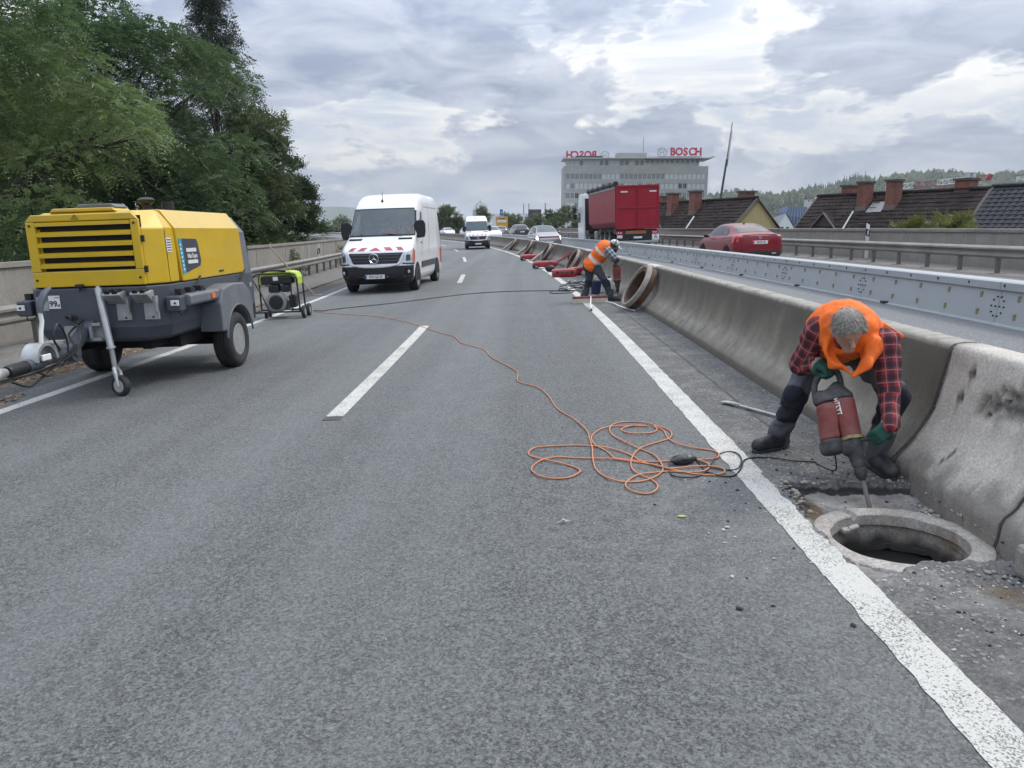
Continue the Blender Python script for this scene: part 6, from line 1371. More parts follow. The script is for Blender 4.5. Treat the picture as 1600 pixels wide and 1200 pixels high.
def ex2(t, rg):
    for f, w, wd, h in ((0.19, -0.35, 0.72, 0.62), (0.365, 0.75, 0.62, 0.70), (0.535, 0.72, 0.62, 0.72), (0.86, -0.3, 0.80, 0.62)): chimney(t, rg, rg.L * f, w, wd, h)
    dormer(t, rg, rg.L * 0.20, 1.95, 0.85, 0.85)
    q = lambda l, w, x: rg.at(rg.L * l, w, x)
    mb = MB(); mb.add([q(0.41, 0.55, 0.09), q(0.50, 0.55, 0.09), q(0.50, 1.15, 0.11), q(0.41, 1.15, 0.11)], [(0, 1, 2, 3)]); mb.build('skylight', M['castgrey'], t)
    mb = MB(); mb.tube([q(0.33, 1.1, 0.13), q(0.35, 2.3, 0.13)], 0.05, 5); mb.build('white_pipe', M['chalk'], t)
    for k in range(7): mb = MB(); mb.bb((-0.2, -0.02, -0.02), (0.2, 0.02, 0.02)); o = mb.build('ladder_rung', M['trim'], t); o.location = q(0.435, 0.3 + 0.3 * k, 0.12); o.rotation_euler = (0, 0, math.atan2(rg.d.y, rg.d.x))
house('long brown tiled house with four brick chimneys behind the leafy bush', (18.9, 50.0, 3.77), (24.25, 40.7, 3.77), 3.3, 'render', ex2)
def ex1(t, rg):
    for f, w, wd, h in ((0.10, -0.35, 0.72, 0.62), (0.33, 0.75, 0.66, 0.72), (0.55, 0.75, 0.66, 0.74), (0.86, -0.5, 0.80, 0.55)): chimney(t, rg, rg.L * f, w, wd, h)
    dormer(t, rg, rg.L * 0.30, 1.95, 0.95, 0.95)
    mb = MB(); mb.tube([rg.at(rg.L * 0.60, 1.2, 0.10), rg.at(rg.L * 0.63, 2.3, 0.10)], 0.06, 5); mb.build('white_pipe', M['chalk'], t)
    mb = MB(); mb.tube([rg.at(rg.L + 0.02, 0.0, -0.16), rg.at(rg.L + 0.02, 3.2, -0.16)], 0.03, 5); mb.build('verge_trim', M['trim'], t)
house('brown tiled house with cream yellow gable behind the red coupe', (10.6, 64.6, 3.77), (15.7, 52.1, 3.77), 3.4, 'gable', ex1)
def ex3(t, rg): pass
house('house with new anthracite tiles at the right edge', (24.3, 40.55, 3.86), (33.5, 24.5, 3.86), 3.3, 'render', ex3, roofm='roofnew', cell=0.17)
for o in bpy.data.objects:
    pass
# flue, leaning mast, crane boom, smaller far buildings
t = E('steel_flue', 'shiny twin steel flue standing between the last chimney and the black roof', 'flue')
for x in (-0.16, 0.16):
    mb = MB(); mb.cyl((x, 0, -4), (x, 0, 1.05), 0.13, 10); mb.cyl((x, 0, 1.05), (x, 0, 1.10), 0.17, 10); mb.build('pipe', M['zinc'], t, smooth=40)
t.location = (26.4, 46.5, 3.9)
t = E('mast', 'tall thin dark mast leaning to the right behind the cream gabled house', 'mast')
mb = MB(); mb.tube([(-1.5, 0, -14), (0, 0, 0), (0.40, 0, 3.6)], [0.13, 0.105, 0.09], 8); mb.build('pole', M['badge'], t)
mb = MB(); mb.tube([(0.40, 0, 3.6), (0.70, 0, 6.7)], [0.055, 0.035], 6); mb.tube([(0.43, -0.1, 3.0), (0.71, -0.1, 6.0)], 0.025, 5); mb.build('aerial_whip', M['trim'], t)
t.location = (17.45, 69, 4.15)
t = E('crane_boom', 'red and white lattice crane boom lying across the hillside behind the chimneys', 'crane')
P0, P1 = Vector((0, 0, 0)), Vector((21.5, -8, 2.2)); n = 18
for k in range(n):
    a, b = P0.lerp(P1, k / n), P0.lerp(P1, (k + 1) / n); mb = MB()
    for dz in (0, 1.2): mb.cyl(a + Vector((0, 0, dz)), b + Vector((0, 0, dz)), 0.09, 5)
    mb.cyl(a, b + Vector((0, 0, 1.2)), 0.07, 5); mb.cyl(a + Vector((0, 0, 1.2)), a, 0.07, 5); mb.build('boom_section', M['red'] if k in (5, 6, 7, 8, 15, 16, 17) else M['white'], t)
mb = MB(); mb.prism([(20.0, 2.0), (21.6, 2.3), (22.0, 3.4), (21.0, 3.6)], 1, -8.2, -7.6); mb.build('counterweight', M['red'], t, bevel=0.1)
mb = MB(); mb.bb((10.5, -4.6, -22), (11.3, -3.8, 0)); mb.build('tower', M['white'], t)
t.location = (92.5, 200, 11.6)
t = E('glazed_hall', 'blue glazed hall between the cream gable and the long brown roof', 'building')
mb = MB(); mb.loft([[(x, y, z) for x, y in ((-2.6, 0), (2.6, 0), (3.4, 3), (-3.4, 3))] for z in (-10, 4.2)] + [[(x * 0.72, y * 0.8 + 0.4, 6.2) for x, y in ((-2.6, 0), (2.6, 0), (3.4, 3), (-3.4, 3))]]); mb.build('glass_shell', mat('blue_glazing', (0.07, 0.12, 0.22), 0.2, var=0.15, scale=0.5), t)
for k in range(9): mb = MB(); x = -2.6 + 0.65 * k; mb.tube([(x, -0.03, -10), (x, -0.03, 4.2), (x * 0.72, 0.37, 6.2)], 0.05, 4); mb.build('mullion', M['castgrey'], t)
mb = MB(); mb.bb((-8, 3.2, -10), (0, 9, 4.6)); mb.build('side_wing', M['render'], t)
t.location = (56.5, 160, 0.2)
t = E('house', 'small white gabled house with grey roof right of the cream gable', 'house')
mb = MB(); mb.prism([(-1.3, -8), (1.3, -8), (1.3, 0.0), (0, 1.9), (-1.3, 0.0)], 1, 0, 4); mb.build('wall', M['white'], t)
mb = MB(); mb.add([(0, -0.1, 2.0), (-1.6, -0.1, -0.3), (-5.0, 4, -0.3), (-5.0, 4, 2.0), (1.6, -0.1, -0.3), (1.6, 4, -0.3), (0, 4, 2.0)], [(0, 1, 2, 3), (0, 6, 5, 4)]); mb.build('roof', M['greycar'], t)
for x in (-0.35, 0.35): mb = MB(); mb.bb((x - 0.16, -0.03, -0.2), (x + 0.16, 0.02, 0.25)); mb.build('window', M['dglass'], t)
t.location = (33.8, 100, 1.85); t.rotation_euler = (0, 0, 0.1)
# bushes in front of the roofs
for i, (x, y, z, r, lab) in enumerate(((15.2, 30.5, 1.45, 0.62, 'yellow green bush left of the right marker post, before the roofs'), (15.6, 28.2, 1.5, 0.66, 'taller yellow green bush just right of the right marker post'), (14.6, 31.4, 1.2, 0.38, 'small yellow bush under the brown dormer'))):
    rng2 = np.random.default_rng(80 + i); b = E('bush', lab, 'bush', 'bushes before the tiled roofs'); b.location = (x, y, -4)
    cl = [(rng2.normal() * r * 0.8, rng2.normal() * r * 0.6, z + 4.0 + rng2.random() * r * 1.2 - 0.3, 0.32 * r, 0.32 * r, 0.45 * r) for _ in range(14)]
    V, F, tn = sprays(cl, 900, 0.22, 4, 0.085, 0.035, 0.2, rng2, shell=0.2, up=0.8); np_mesh('leaves', V, F, M['yellowbush'], b, attr={'tone': tn})
    mb = MB()
    for c in cl: mb.tube([(0, 0, -2.4), (c[0] * 0.4, c[1] * 0.4, 2.0), c[:3]], [0.05, 0.03, 0.006], 5)
    mb.build('stems', M['bark'], b)

# ------------------------------------------------------------------ office block with the roof sign
M['facade'] = mat('grey_facade_panel', (0.34, 0.335, 0.32), 0.8, var=0.12, scale=0.25, dirt=(0.22, 0.215, 0.20), dscale=0.3, damt=0.5)
M['facade2'] = mat('pale_penthouse_panel', (0.46, 0.47, 0.47), 0.7, var=0.1, scale=0.3)
M['blind'] = mat('white_blind', (0.50, 0.52, 0.54), 0.5, var=0.12, scale=0.2)
M['winmid'] = mat('grey_window', (0.14, 0.155, 0.165), 0.15, var=0.2, spec=0.7)
M['sign'] = mat('crimson_sign', (0.50, 0.012, 0.055), 0.5, var=0.05)
M['signring'] = mat('dull_sign_ring', (0.22, 0.21, 0.24), 0.5, 0.3, var=0.1)
def build_office():
    Y = 318.0; t = E('office_block', 'long grey office block with flat overhanging roof and red roof letters', 'building'); t.location = (16.4, Y, 0)
    W_, top = 58.6, 27.1
    mb = MB(); mb.bb((0, 0.25, -7), (W_, 16, top)); mb.build('wall', M['facade'], t)
    n = 31; pw = (W_ - 2.0) / n
    rows = [22.0, 18.2, 14.4, 10.6, 6.8]
    # facade bands and piers standing proud of the window strips
    zc = [(top - 0.0, rows[0] + 2.15)] + [(rows[i], rows[i + 1] + 2.15) for i in range(4)] + [(rows[4], -7)]
    for a, b in zc: mb = MB(); mb.bb((0, 0, b), (W_, 0.25, a)); mb.build('facade_band', M['facade'], t)
    pier = None; win = {}
    rng = np.random.default_rng(9)
    for r, z in enumerate(rows):
        for i in range(n + 1):
            x = 1.0 + pw * i - 0.28 if i else 0.0; w_ = 0.56 if 0 < i < n else (0.72 if i == 0 else W_ - x)
            if pier is None or i in (0, n): q = MB(); q.bb((0, 0.02, 0), (w_, 0.25, 2.15)); o = q.build('pier', M['facade'], t); pier = o if 0 < i < n else pier
            else: o = pier.copy(); COL.objects.link(o); o.parent = t
            o.location = (x, 0, z)
        for i in range(n):
            if r >= 2 and 5 < i < 21: continue
            if r >= 3 and i > 5: continue
            k = ('m' if (i < 8 or 12 <= i < 22) else 'b') if r == 0 else ('d' if (r == 1 and i in (25, 26)) or (r == 2 and i == 2) else rng.choice(['m', 'b'], p=[0.55, 0.45]))
            key = k
            if key not in win:
                q = MB(); q.bb((0.28, 0.14, 0.0), (pw - 0.28, 0.20, 2.15)); f = q.build('window', M[{'m': 'winmid', 'b': 'blind', 'd': 'void'}[k]], t); win[key] = f
                q = MB(); q.bb((0.28, 0.11, 0.0), (pw - 0.28, 0.14, 0.14)); q.bb((pw / 2 - 0.05, 0.11, 0.14), (pw / 2 + 0.05, 0.14, 2.15)); q.build('window_frame', M['facade2'], f); o = f
            else: o = copy_tree(win[key], t)
            o.location = (1.0 + pw * i, 0, z)
    # set-back top storey
    mb = MB(); mb.bb((1.5, 1.4, top), (W_ - 3.5, 14, top + 3.0)); ph = mb.build('penthouse', M['facade2'], t)
    for i in range(26):
        x = 2.6 + 2.05 * i
        mb = MB(); mb.bb((x, 1.36, top + (0.5 if i < 15 else 1.4)), (x + 1.3, 1.42, top + 2.4)); mb.build('window', M['winmid'] if i in (2, 6, 7, 10, 11, 13, 14) or i >= 15 else M['blind'], ph)
    mb = MB(); mb.loft([[(-0.3, -0.9, z), (W_ + 1.2, -0.9, z), (W_ + 1.2, 15, z), (-0.3, 15, z)] for z in (top + 3.0, top + 3.32)]); mb.build('roof_slab', M['facade2'], t)
    mb = MB(); mb.bb((33, -0.95, top + 2.75), (W_ - 2.5, 1.3, top + 3.0)); mb.build('awning_box', M['badge'], t)
    mb = MB(); mb.prism([(W_ - 4.5, top + 2.2), (W_ - 3.4, top + 2.1), (W_ + 2.2, top + 3.6), (W_ + 2.2, top + 4.0)], 1, -0.5, 10); mb.build('canopy_wing', M['castgrey'], t)
    mb = MB(); mb.bb((22, 4, top + 3.3), (34.2, 11, top + 5.6)); mb.build('plant_room', M['facade'], t)
    mb = MB(); mb.bb((34.5, 1, top + 3.3), (56, 8, top + 4.0)); mb.build('plant_deck', M['facade2'], t)
    mb = MB(); mb.bb((5, 2, top + 3.3), (16, 6, top + 4.3)); mb.build('plant_deck', M['badge'], t)
    mb = MB(); mb.cyl((33, 6, top + 5.5), (33, 6, top + 12), 0.10, 5); mb.build('roof_aerial', M['trim'], t)
    def sign(x0, xr, flip, label):
        s = E('roof_sign', label, 'sign', None); s.location = (16.4, Y - 0.2, top + 4.0)
        X = Vector((-1, 0, 0)) if flip else Vector((1, 0, 0))
        pitch = 2.58; word = 'BOSCH'
        for k, ch in enumerate(word):
            cx = x0 + (k + 0.5) * pitch * (-1 if flip else 1)
            Mx = Matrix.Translation((cx, 0, 1.5)) @ (Matrix.Rotation(math.pi, 4, 'Z') if flip else Matrix()) @ Matrix.Rotation(math.pi / 2, 4, 'X')
            text('letter', ch, M['sign'], s, Mx, 4.1, 0.15, sx=0.92, bold=0.16)
        c = Vector((xr, 0, 1.35)); mb = MB()
        mb.tube([c + Vector((1.75 * math.cos(a), 0, 1.75 * math.sin(a))) for a in np.linspace(0, 2 * math.pi, 25)[:-1]], 0.13, 6, closed=True); rg = mb.build('sign_ring', M['signring'], s)
        mb = MB()
        for sx in (-1, 1): mb.tube([c + Vector((sx * (0.75 if abs(a) > 0.01 else 0.75), 0, a)) for a in (-1.35, 0, 1.35)], 0.10, 5)
        mb.tube([c + Vector((-0.75, 0, 0)), c + Vector((0.75, 0, 0))], 0.10, 5)
        for sx in (-1, 1):
            for zz in (0.55, -0.55): mb.tube([c + Vector((sx * 0.75, 0, zz)), c + Vector((sx * 1.6, 0, zz))], 0.07, 5)
        mb.build('sign_armature', M['signring'], s)
        mb = MB(); lo_, hi_ = min(x0, xr, x0 + pitch * 5 * (-1 if flip else 1)), max(x0, xr, x0 + pitch * 5 * (-1 if flip else 1))
        mb.bb((lo_, 0.2, -0.25), (hi_, 0.35, -0.1))
        for k in range(8): x = lo_ + (hi_ - lo_) * k / 7; mb.bb((x - 0.06, 0.2, -0.8), (x + 0.06, 0.35, 2.6))
        mb.build('sign_rack', M['castgrey'], s)
        return s
    sign(42.6, 39.6, False, 'crimson letters with ring mark on the right half of the office roof')
    s2 = sign(14.4, 17.6, True, 'crimson letters seen from behind on the left half of the office roof'); s2.location = (16.4, Y + 9, top + 3.7)
build_office()
# white works hall with chimneys, tower, signs far down the road
def at(px, py, Y): return Vector(((px - 817) / 1180 * Y, Y, 1.65 + (360 - py) / 1180 * Y))
t = E('works_hall', 'long low white works hall far behind the distant cars', 'building'); a, b = at(770, 335, 300), at(905, 350, 300)
mb = MB(); mb.bb((0, 0, -8), (b.x - a.x, 20, a.z)); mb.build('wall', M['white'], t)
for k in range(12): mb = MB(); mb.bb((1.5 + 2.8 * k, -0.1, a.z - 2.6), (3.6 + 2.8 * k, 0.0, a.z - 1.2)); mb.build('window', M['winmid'], t)
mb = MB(); mb.bb((14, -1, -8), (19, 0, a.z + 1.6)); mb.build('annex', M['dglass'], t); t.location = (a.x, 300, 0)
for i, (px, top_) in enumerate(((818, 320), (826, 320), (851, 319))):
    t = E('chimney_stack', ('thin far chimney, left one of the close pair', 'thin far chimney, right one of the close pair', 'thin far chimney standing alone near the office block')[i], 'chimney', 'thin far chimneys'); p = at(px, top_, 330)
    mb = MB(); mb.tube([(0, 0, -p.z - 6), (0, 0, 0)], [0.35, 0.22], 8); mb.build('shaft', M['castgrey'], t); t.location = p
t = E('lattice_tower', 'far building with dome shaped lattice and antenna above the distant van', 'tower'); p = at(752, 325, 280)
mb = MB(); mb.bb((-2.6, -2, -16), (2.6, 2, -1)); mb.build('base_block', M['facade2'], t)
mb = MB()
for k in range(8):
    a_ = 2 * math.pi * k / 8; mb.tube([(2.4 * math.cos(a_), 2.4 * math.sin(a_), -1), (1.9 * math.cos(a_), 1.9 * math.sin(a_), 0.6), (0.2 * math.cos(a_), 0.2 * math.sin(a_), 1.7)], 0.09, 4)
mb.cyl((0, 0, -1), (0, 0, 2.6), 0.12, 5); mb.build('lattice_dome', M['castgrey'], t); t.location = p
t = E('direction_sign', 'orange yellow direction sign with white panel and arrow right of the distant van', 'sign'); p = at(785, 357, 112)
ysg = mat('sign_orange_yellow', (0.62, 0.32, 0.01), 0.5, var=0.05)
mb = MB(); mb.bb((-0.85, 0, 0), (0.85, 0.06, 1.62)); pn = mb.build('sign_panel', ysg, t, bevel=0.04)
mb = MB(); mb.bb((-0.66, -0.02, 0.86), (0.66, 0.0, 1.20)); mb.build('white_panel', M['plate'], pn)
mb = MB(); mb.bb((-0.42, -0.02, 1.34), (0.42, 0.0, 1.44)); mb.build('text_bar', M['ink'], pn)
mb = MB(); mb.prism([(-0.14, 0.22), (0.04, 0.40), (-0.02, 0.46), (0.16, 0.46), (0.16, 0.28), (0.10, 0.34), (-0.08, 0.16)], 1, -0.02, 0.0); mb.build('arrow', M['ink'], pn)
mb = MB(); mb.bb((-0.7, 0.07, -4), (-0.58, 0.17, 1.5)); mb.bb((0.58, 0.07, -4), (0.7, 0.17, 1.5)); mb.build('sign_posts', M['steel'], t); t.location = p
t = E('route_sign', 'small blue sign panel above the orange yellow direction sign', 'sign'); p = at(784, 337, 111)
mb = MB(); mb.bb((-0.2, 0, 0), (0.2, 0.05, 0.78)); pn = mb.build('sign_panel', M['blue'], t); mb = MB(); mb.bb((-0.03, -0.015, 0.1), (0.03, 0, 0.5)); mb.bb((-0.09, -0.015, 0.42), (0.09, 0, 0.5)); mb.build('white_mark', M['plate'], pn)
mb = MB(); mb.cyl((0, 0.08, -6), (0, 0.08, 0.7), 0.04, 6); mb.build('sign_post', M['steel'], t); t.location = p
# ------------------------------------------------------------------ smooth bodies from distance fields
def snets(f, lo, hi, h):
    ax = [np.arange(a, b + h, h, dtype=np.float32) for a, b in zip(lo, hi)]; g = np.meshgrid(*ax, indexing='ij')
    D = f(np.stack([q.ravel() for q in g], 1)).reshape(g[0].shape).astype(np.float32); Sg = D < 0
    n = np.array(D.shape) - 1
    sub = lambda A, o: A[o[0]:o[0] + n[0], o[1]:o[1] + n[1], o[2]:o[2] + n[2]]
    cor = [(i, j, k) for i in (0, 1) for j in (0, 1) for k in (0, 1)]
    cnt = sum(sub(Sg, c).astype(np.int8) for c in cor); act = (cnt > 0) & (cnt < 8)
    acc = np.zeros((*n, 3), np.float32); num = np.zeros(n, np.float32)
    for a in range(3):
        for c in cor:
            if c[a]: continue
            e = list(c); e[a] = 1; d0, d1 = sub(D, c), sub(D, e); x = (d0 < 0) != (d1 < 0)
            t = np.where(x, d0 / np.where(np.abs(d0 - d1) < 1e-9, 1, d0 - d1), 0)
            for b in range(3): acc[..., b] += np.where(x, (t if b == a else c[b]), 0)
            num += x
    idx = np.full(n, -1, np.int32); idx[act] = np.arange(act.sum()); ii = np.argwhere(act)
    V = (ii + acc[act] / np.maximum(num[act], 1)[:, None]) * h + np.array([a[0] for a in ax])
    F = []
    for a in range(3):
        b, c = (a + 1) % 3, (a + 2) % 3
        s0 = [slice(None)] * 3; s1 = [slice(None)] * 3; s0[a] = slice(0, n[a]); s1[a] = slice(1, n[a] + 1)
        X = Sg[tuple(s0)] != Sg[tuple(s1)]
        e = np.argwhere(X); e = e[(e[:, b] > 0) & (e[:, c] > 0) & (e[:, b] < n[b]) & (e[:, c] < n[c])]
        if not len(e): continue
        fl = Sg[tuple(e.T)]
        q = []
        for db, dc in ((1, 1), (0, 1), (0, 0), (1, 0)):
            o = e.copy(); o[:, b] -= db; o[:, c] -= dc; q.append(idx[tuple(o.T)])
        q = np.stack(q, 1); q[~fl] = q[~fl][:, ::-1]; F.append(q)
    return V, np.concatenate(F)
A3 = lambda v: np.array(v, np.float32)
def rc(p, a, b, ra, rb):
    a, b = A3(a), A3(b); ab = b - a; t = np.clip(((p - a) @ ab) / max(1e-9, float(ab @ ab)), 0, 1)
    return np.linalg.norm(p - a - t[:, None] * ab, axis=1) - (ra + (rb - ra) * t)
def el(p, c, r, B=None):
    q = p - A3(c)
    if B is not None: q = q @ B
    r = A3(r); k0 = np.linalg.norm(q / r, axis=1); k1 = np.linalg.norm(q / (r * r), axis=1); return k0 * (k0 - 1) / np.maximum(k1, 1e-6)
def bx(p, c, r, B=None, rd=0.01):
    q = p - A3(c)
    if B is not None: q = q @ B
    q = np.abs(q) - (A3(r) - rd); return np.linalg.norm(np.maximum(q, 0), axis=1) + np.minimum(q.max(1), 0) - rd
def sm(a, b, k):
    h = np.clip(0.5 + 0.5 * (b - a) / k, 0, 1); return b * (1 - h) + a * h - k * h * (1 - h)
def smx(a, b, k): return -sm(-a, -b, k)
def uni(ds, k):
    d = ds[0]
    for e in ds[1:]: d = sm(d, e, k)
    return d
_rw = np.random.default_rng(21); _wk = [(_rw.normal(size=3) * s, _rw.random() * 6.3, a) for s, a in ((16, 1.0), (22, 0.8), (34, 0.5), (48, 0.35), (70, 0.2)) for _ in range(2)]
def folds(p, amp, stretch=(1, 1, 1)):
    q = p * A3(stretch); return amp * sum(a * np.sin(q @ A3(k) + 1.7 * np.sin(q @ A3(k[::-1]) * 0.4) + ph) for k, ph, a in _wk) * 0.3
def basis(x, y, z): return np.stack([A3(x), A3(y), A3(z)], 1)
def nrm(v): v = A3(v); return v / np.linalg.norm(v)
def field_obj(name, f, pts, pad, h, m, parent, smooth=180, attr=None):
    P_ = np.array(pts, float); V, F = snets(f, P_.min(0) - pad, P_.max(0) + pad, h)
    # two passes of light smoothing
    nb = np.zeros_like(V); ct = np.zeros(len(V))
    for _ in range(1):
        nb[:] = 0; ct[:] = 0
        for a, b in ((0, 1), (1, 2), (2, 3), (3, 0)):
            np.add.at(nb, F[:, a], V[F[:, b]]); np.add.at(ct, F[:, a], 1); np.add.at(nb, F[:, b], V[F[:, a]]); np.add.at(ct, F[:, b], 1)
        V = 0.6 * V + 0.4 * nb / ct[:, None]
    return np_mesh(name, V, F, m, parent, smooth, attr(V.astype(np.float32)) if attr else None)
def attr_mat(name, cols, rough=0.85, base=None, bump=0.15):
    m = mat(name, base, rough, var=0.14, scale=14, bump=bump, bscale=240); nt = m.node_tree; N = nt.nodes; L = nt.links; b = N['Principled BSDF']; src = b.inputs['Base Color'].links[0].from_socket
    for nm, col in cols:
        a = N.new('ShaderNodeAttribute'); a.attribute_name = nm; mx = N.new('ShaderNodeMix'); mx.data_type = 'RGBA'; L.new(a.outputs['Fac'], mx.inputs[0]); L.new(src, mx.inputs[6]); mx.inputs[7].default_value = (*col, 1); src = mx.outputs[2]
    L.new(src, b.inputs['Base Color']); return m
def plaid_mat(name, base, dark, line, fu=15.0, fv=13.0):
    m = bpy.data.materials.new(name); m.use_nodes = True; nt = m.node_tree; N = nt.nodes; L = nt.links; b = N['Principled BSDF']; b.inputs['Roughness'].default_value = 0.9
    def at(nm): a = N.new('ShaderNodeAttribute'); a.attribute_name = nm; return a.outputs['Fac']
    def band(s, fr, c0, c1):
        a = N.new('ShaderNodeMath'); a.operation = 'MULTIPLY'; L.new(s, a.inputs[0]); a.inputs[1].default_value = fr
        f = N.new('ShaderNodeMath'); f.operation = 'FRACT'; L.new(a.outputs[0], f.inputs[0])
        r = N.new('ShaderNodeValToRGB'); e = r.color_ramp; e.elements[0].position = c0 - 0.04; e.elements[0].color = (0, 0, 0, 1); e.elements[1].position = c0; e.elements[1].color = (1, 1, 1, 1)
        x = e.elements.new(c1); x.color = (1, 1, 1, 1); x = e.elements.new(min(1, c1 + 0.04)); x.color = (0, 0, 0, 1); L.new(f.outputs[0], r.inputs[0]); return r.outputs[0]
    c = None
    for nm, fr in (('pu', fu), ('pv', fv)):
        mx = N.new('ShaderNodeMix'); mx.data_type = 'RGBA'; g = N.new('ShaderNodeMath'); g.operation = 'MULTIPLY'; L.new(band(at(nm), fr, 0.12, 0.52), g.inputs[0]); g.inputs[1].default_value = 0.72; L.new(g.outputs[0], mx.inputs[0])
        if c is None: mx.inputs[6].default_value = (*base, 1)
        else: L.new(c, mx.inputs[6])
        mx.inputs[7].default_value = (*dark, 1); c = mx.outputs[2]
    for nm, fr in (('pu', fu), ('pv', fv)):
        mx = N.new('ShaderNodeMix'); mx.data_type = 'RGBA'; g = N.new('ShaderNodeMath'); g.operation = 'MULTIPLY'; L.new(band(at(nm), fr, 0.72, 0.78), g.inputs[0]); g.inputs[1].default_value = 0.55; L.new(g.outputs[0], mx.inputs[0]); L.new(c, mx.inputs[6]); mx.inputs[7].default_value = (*line, 1); c = mx.outputs[2]
    L.new(c, b.inputs['Base Color']); return m
M['skin'] = mat('skin', (0.40, 0.22, 0.155), 0.55, var=0.1, scale=20)
M['plaid'] = plaid_mat('red_plaid_cotton', (0.27, 0.022, 0.030), (0.016, 0.014, 0.024), (0.30, 0.22, 0.20))
M['bluecheck'] = plaid_mat('grey_blue_check', (0.34, 0.38, 0.42), (0.04, 0.05, 0.075), (0.5, 0.5, 0.5), 13, 11)
M['orange'] = attr_mat('orange_vest_fabric', (('band', (0.62, 0.63, 0.62)),), 0.75, (0.88, 0.155, 0.012), 0.1)
M['trouser'] = attr_mat('work_trousers', (('navy', (0.010, 0.012, 0.024)),), 0.9, (0.085, 0.09, 0.108))
M['trouser2'] = attr_mat('dark_work_trousers', (('navy', (0.014, 0.016, 0.028)),), 0.9, (0.05, 0.055, 0.07))
M['boot'] = mat('black_work_boot', (0.018, 0.019, 0.024), 0.6, var=0.3, scale=20, dirt=(0.10, 0.10, 0.095), dscale=9, damt=0.45)
M['glove'] = attr_mat('green_work_glove', (('cuff', (0.30, 0.225, 0.225)),), 0.85, (0.013, 0.070, 0.048))
M['glove2'] = attr_mat('grey_work_glove', (('cuff', (0.16, 0.15, 0.15)),), 0.85, (0.10, 0.10, 0.10))
M['grey_hair'] = mat('grey_hair', (0.36, 0.335, 0.295), 0.6, var=0.55, scale=70, bump=0.5, bscale=160)
M['dark_hair'] = mat('dark_hair', (0.03, 0.025, 0.02), 0.6, var=0.3, scale=60)
def hand_field(wrist, d, n, sc=1.0, curl=1.0, flip=1):
    d, n = nrm(d), A3(n); n = nrm(n - d * float(n @ d)); w = np.cross(d, n) * flip; W_ = A3(wrist)
    B = basis(d, w, n)
    def f(p, g=0.0):
        ds = [bx(p, W_ + d * 0.05 * sc, (0.05 * sc + g, 0.042 * sc + g, 0.017 * sc + g), B, 0.015)]
        pal = ds[0]; fg = None
        for k, (o, L_) in enumerate(((-0.031, 0.88), (-0.0105, 1.0), (0.0105, 0.95), (0.031, 0.76))):
            b0 = W_ + (d * 0.096 + w * o) * sc; b1 = b0 + (d * 0.62 + n * 0.78 * curl) * 0.042 * L_ * sc; b2 = b1 + (n * 0.75 * curl - d * 0.66 * curl + d * (1 - curl)) * 0.030 * L_ * sc; b3 = b2 + (-d * 0.9 * curl - n * 0.25 * curl + d * (1 - curl)) * 0.022 * L_ * sc
            q = np.minimum(rc(p, b0, b1, 0.0115 * sc + g, 0.0105 * sc + g), np.minimum(rc(p, b1, b2, 0.0105 * sc + g, 0.0098 * sc + g), rc(p, b2, b3, 0.0098 * sc + g, 0.009 * sc + g)))
            fg = q if fg is None else np.minimum(fg, q)
        t0 = W_ + (d * 0.022 - w * 0.036) * sc; t1 = t0 + (d * 0.45 - w * 0.45 + n * 0.75) * 0.044 * sc; t2 = t1 + (d * 0.55 + n * 0.55 + w * 0.6) * 0.034 * sc
        th = np.minimum(rc(p, t0, t1, 0.016 * sc + g, 0.0125 * sc + g), rc(p, t1, t2, 0.0125 * sc + g, 0.0105 * sc + g))
        return sm(sm(pal, fg, 0.006), th, 0.008)
    return f
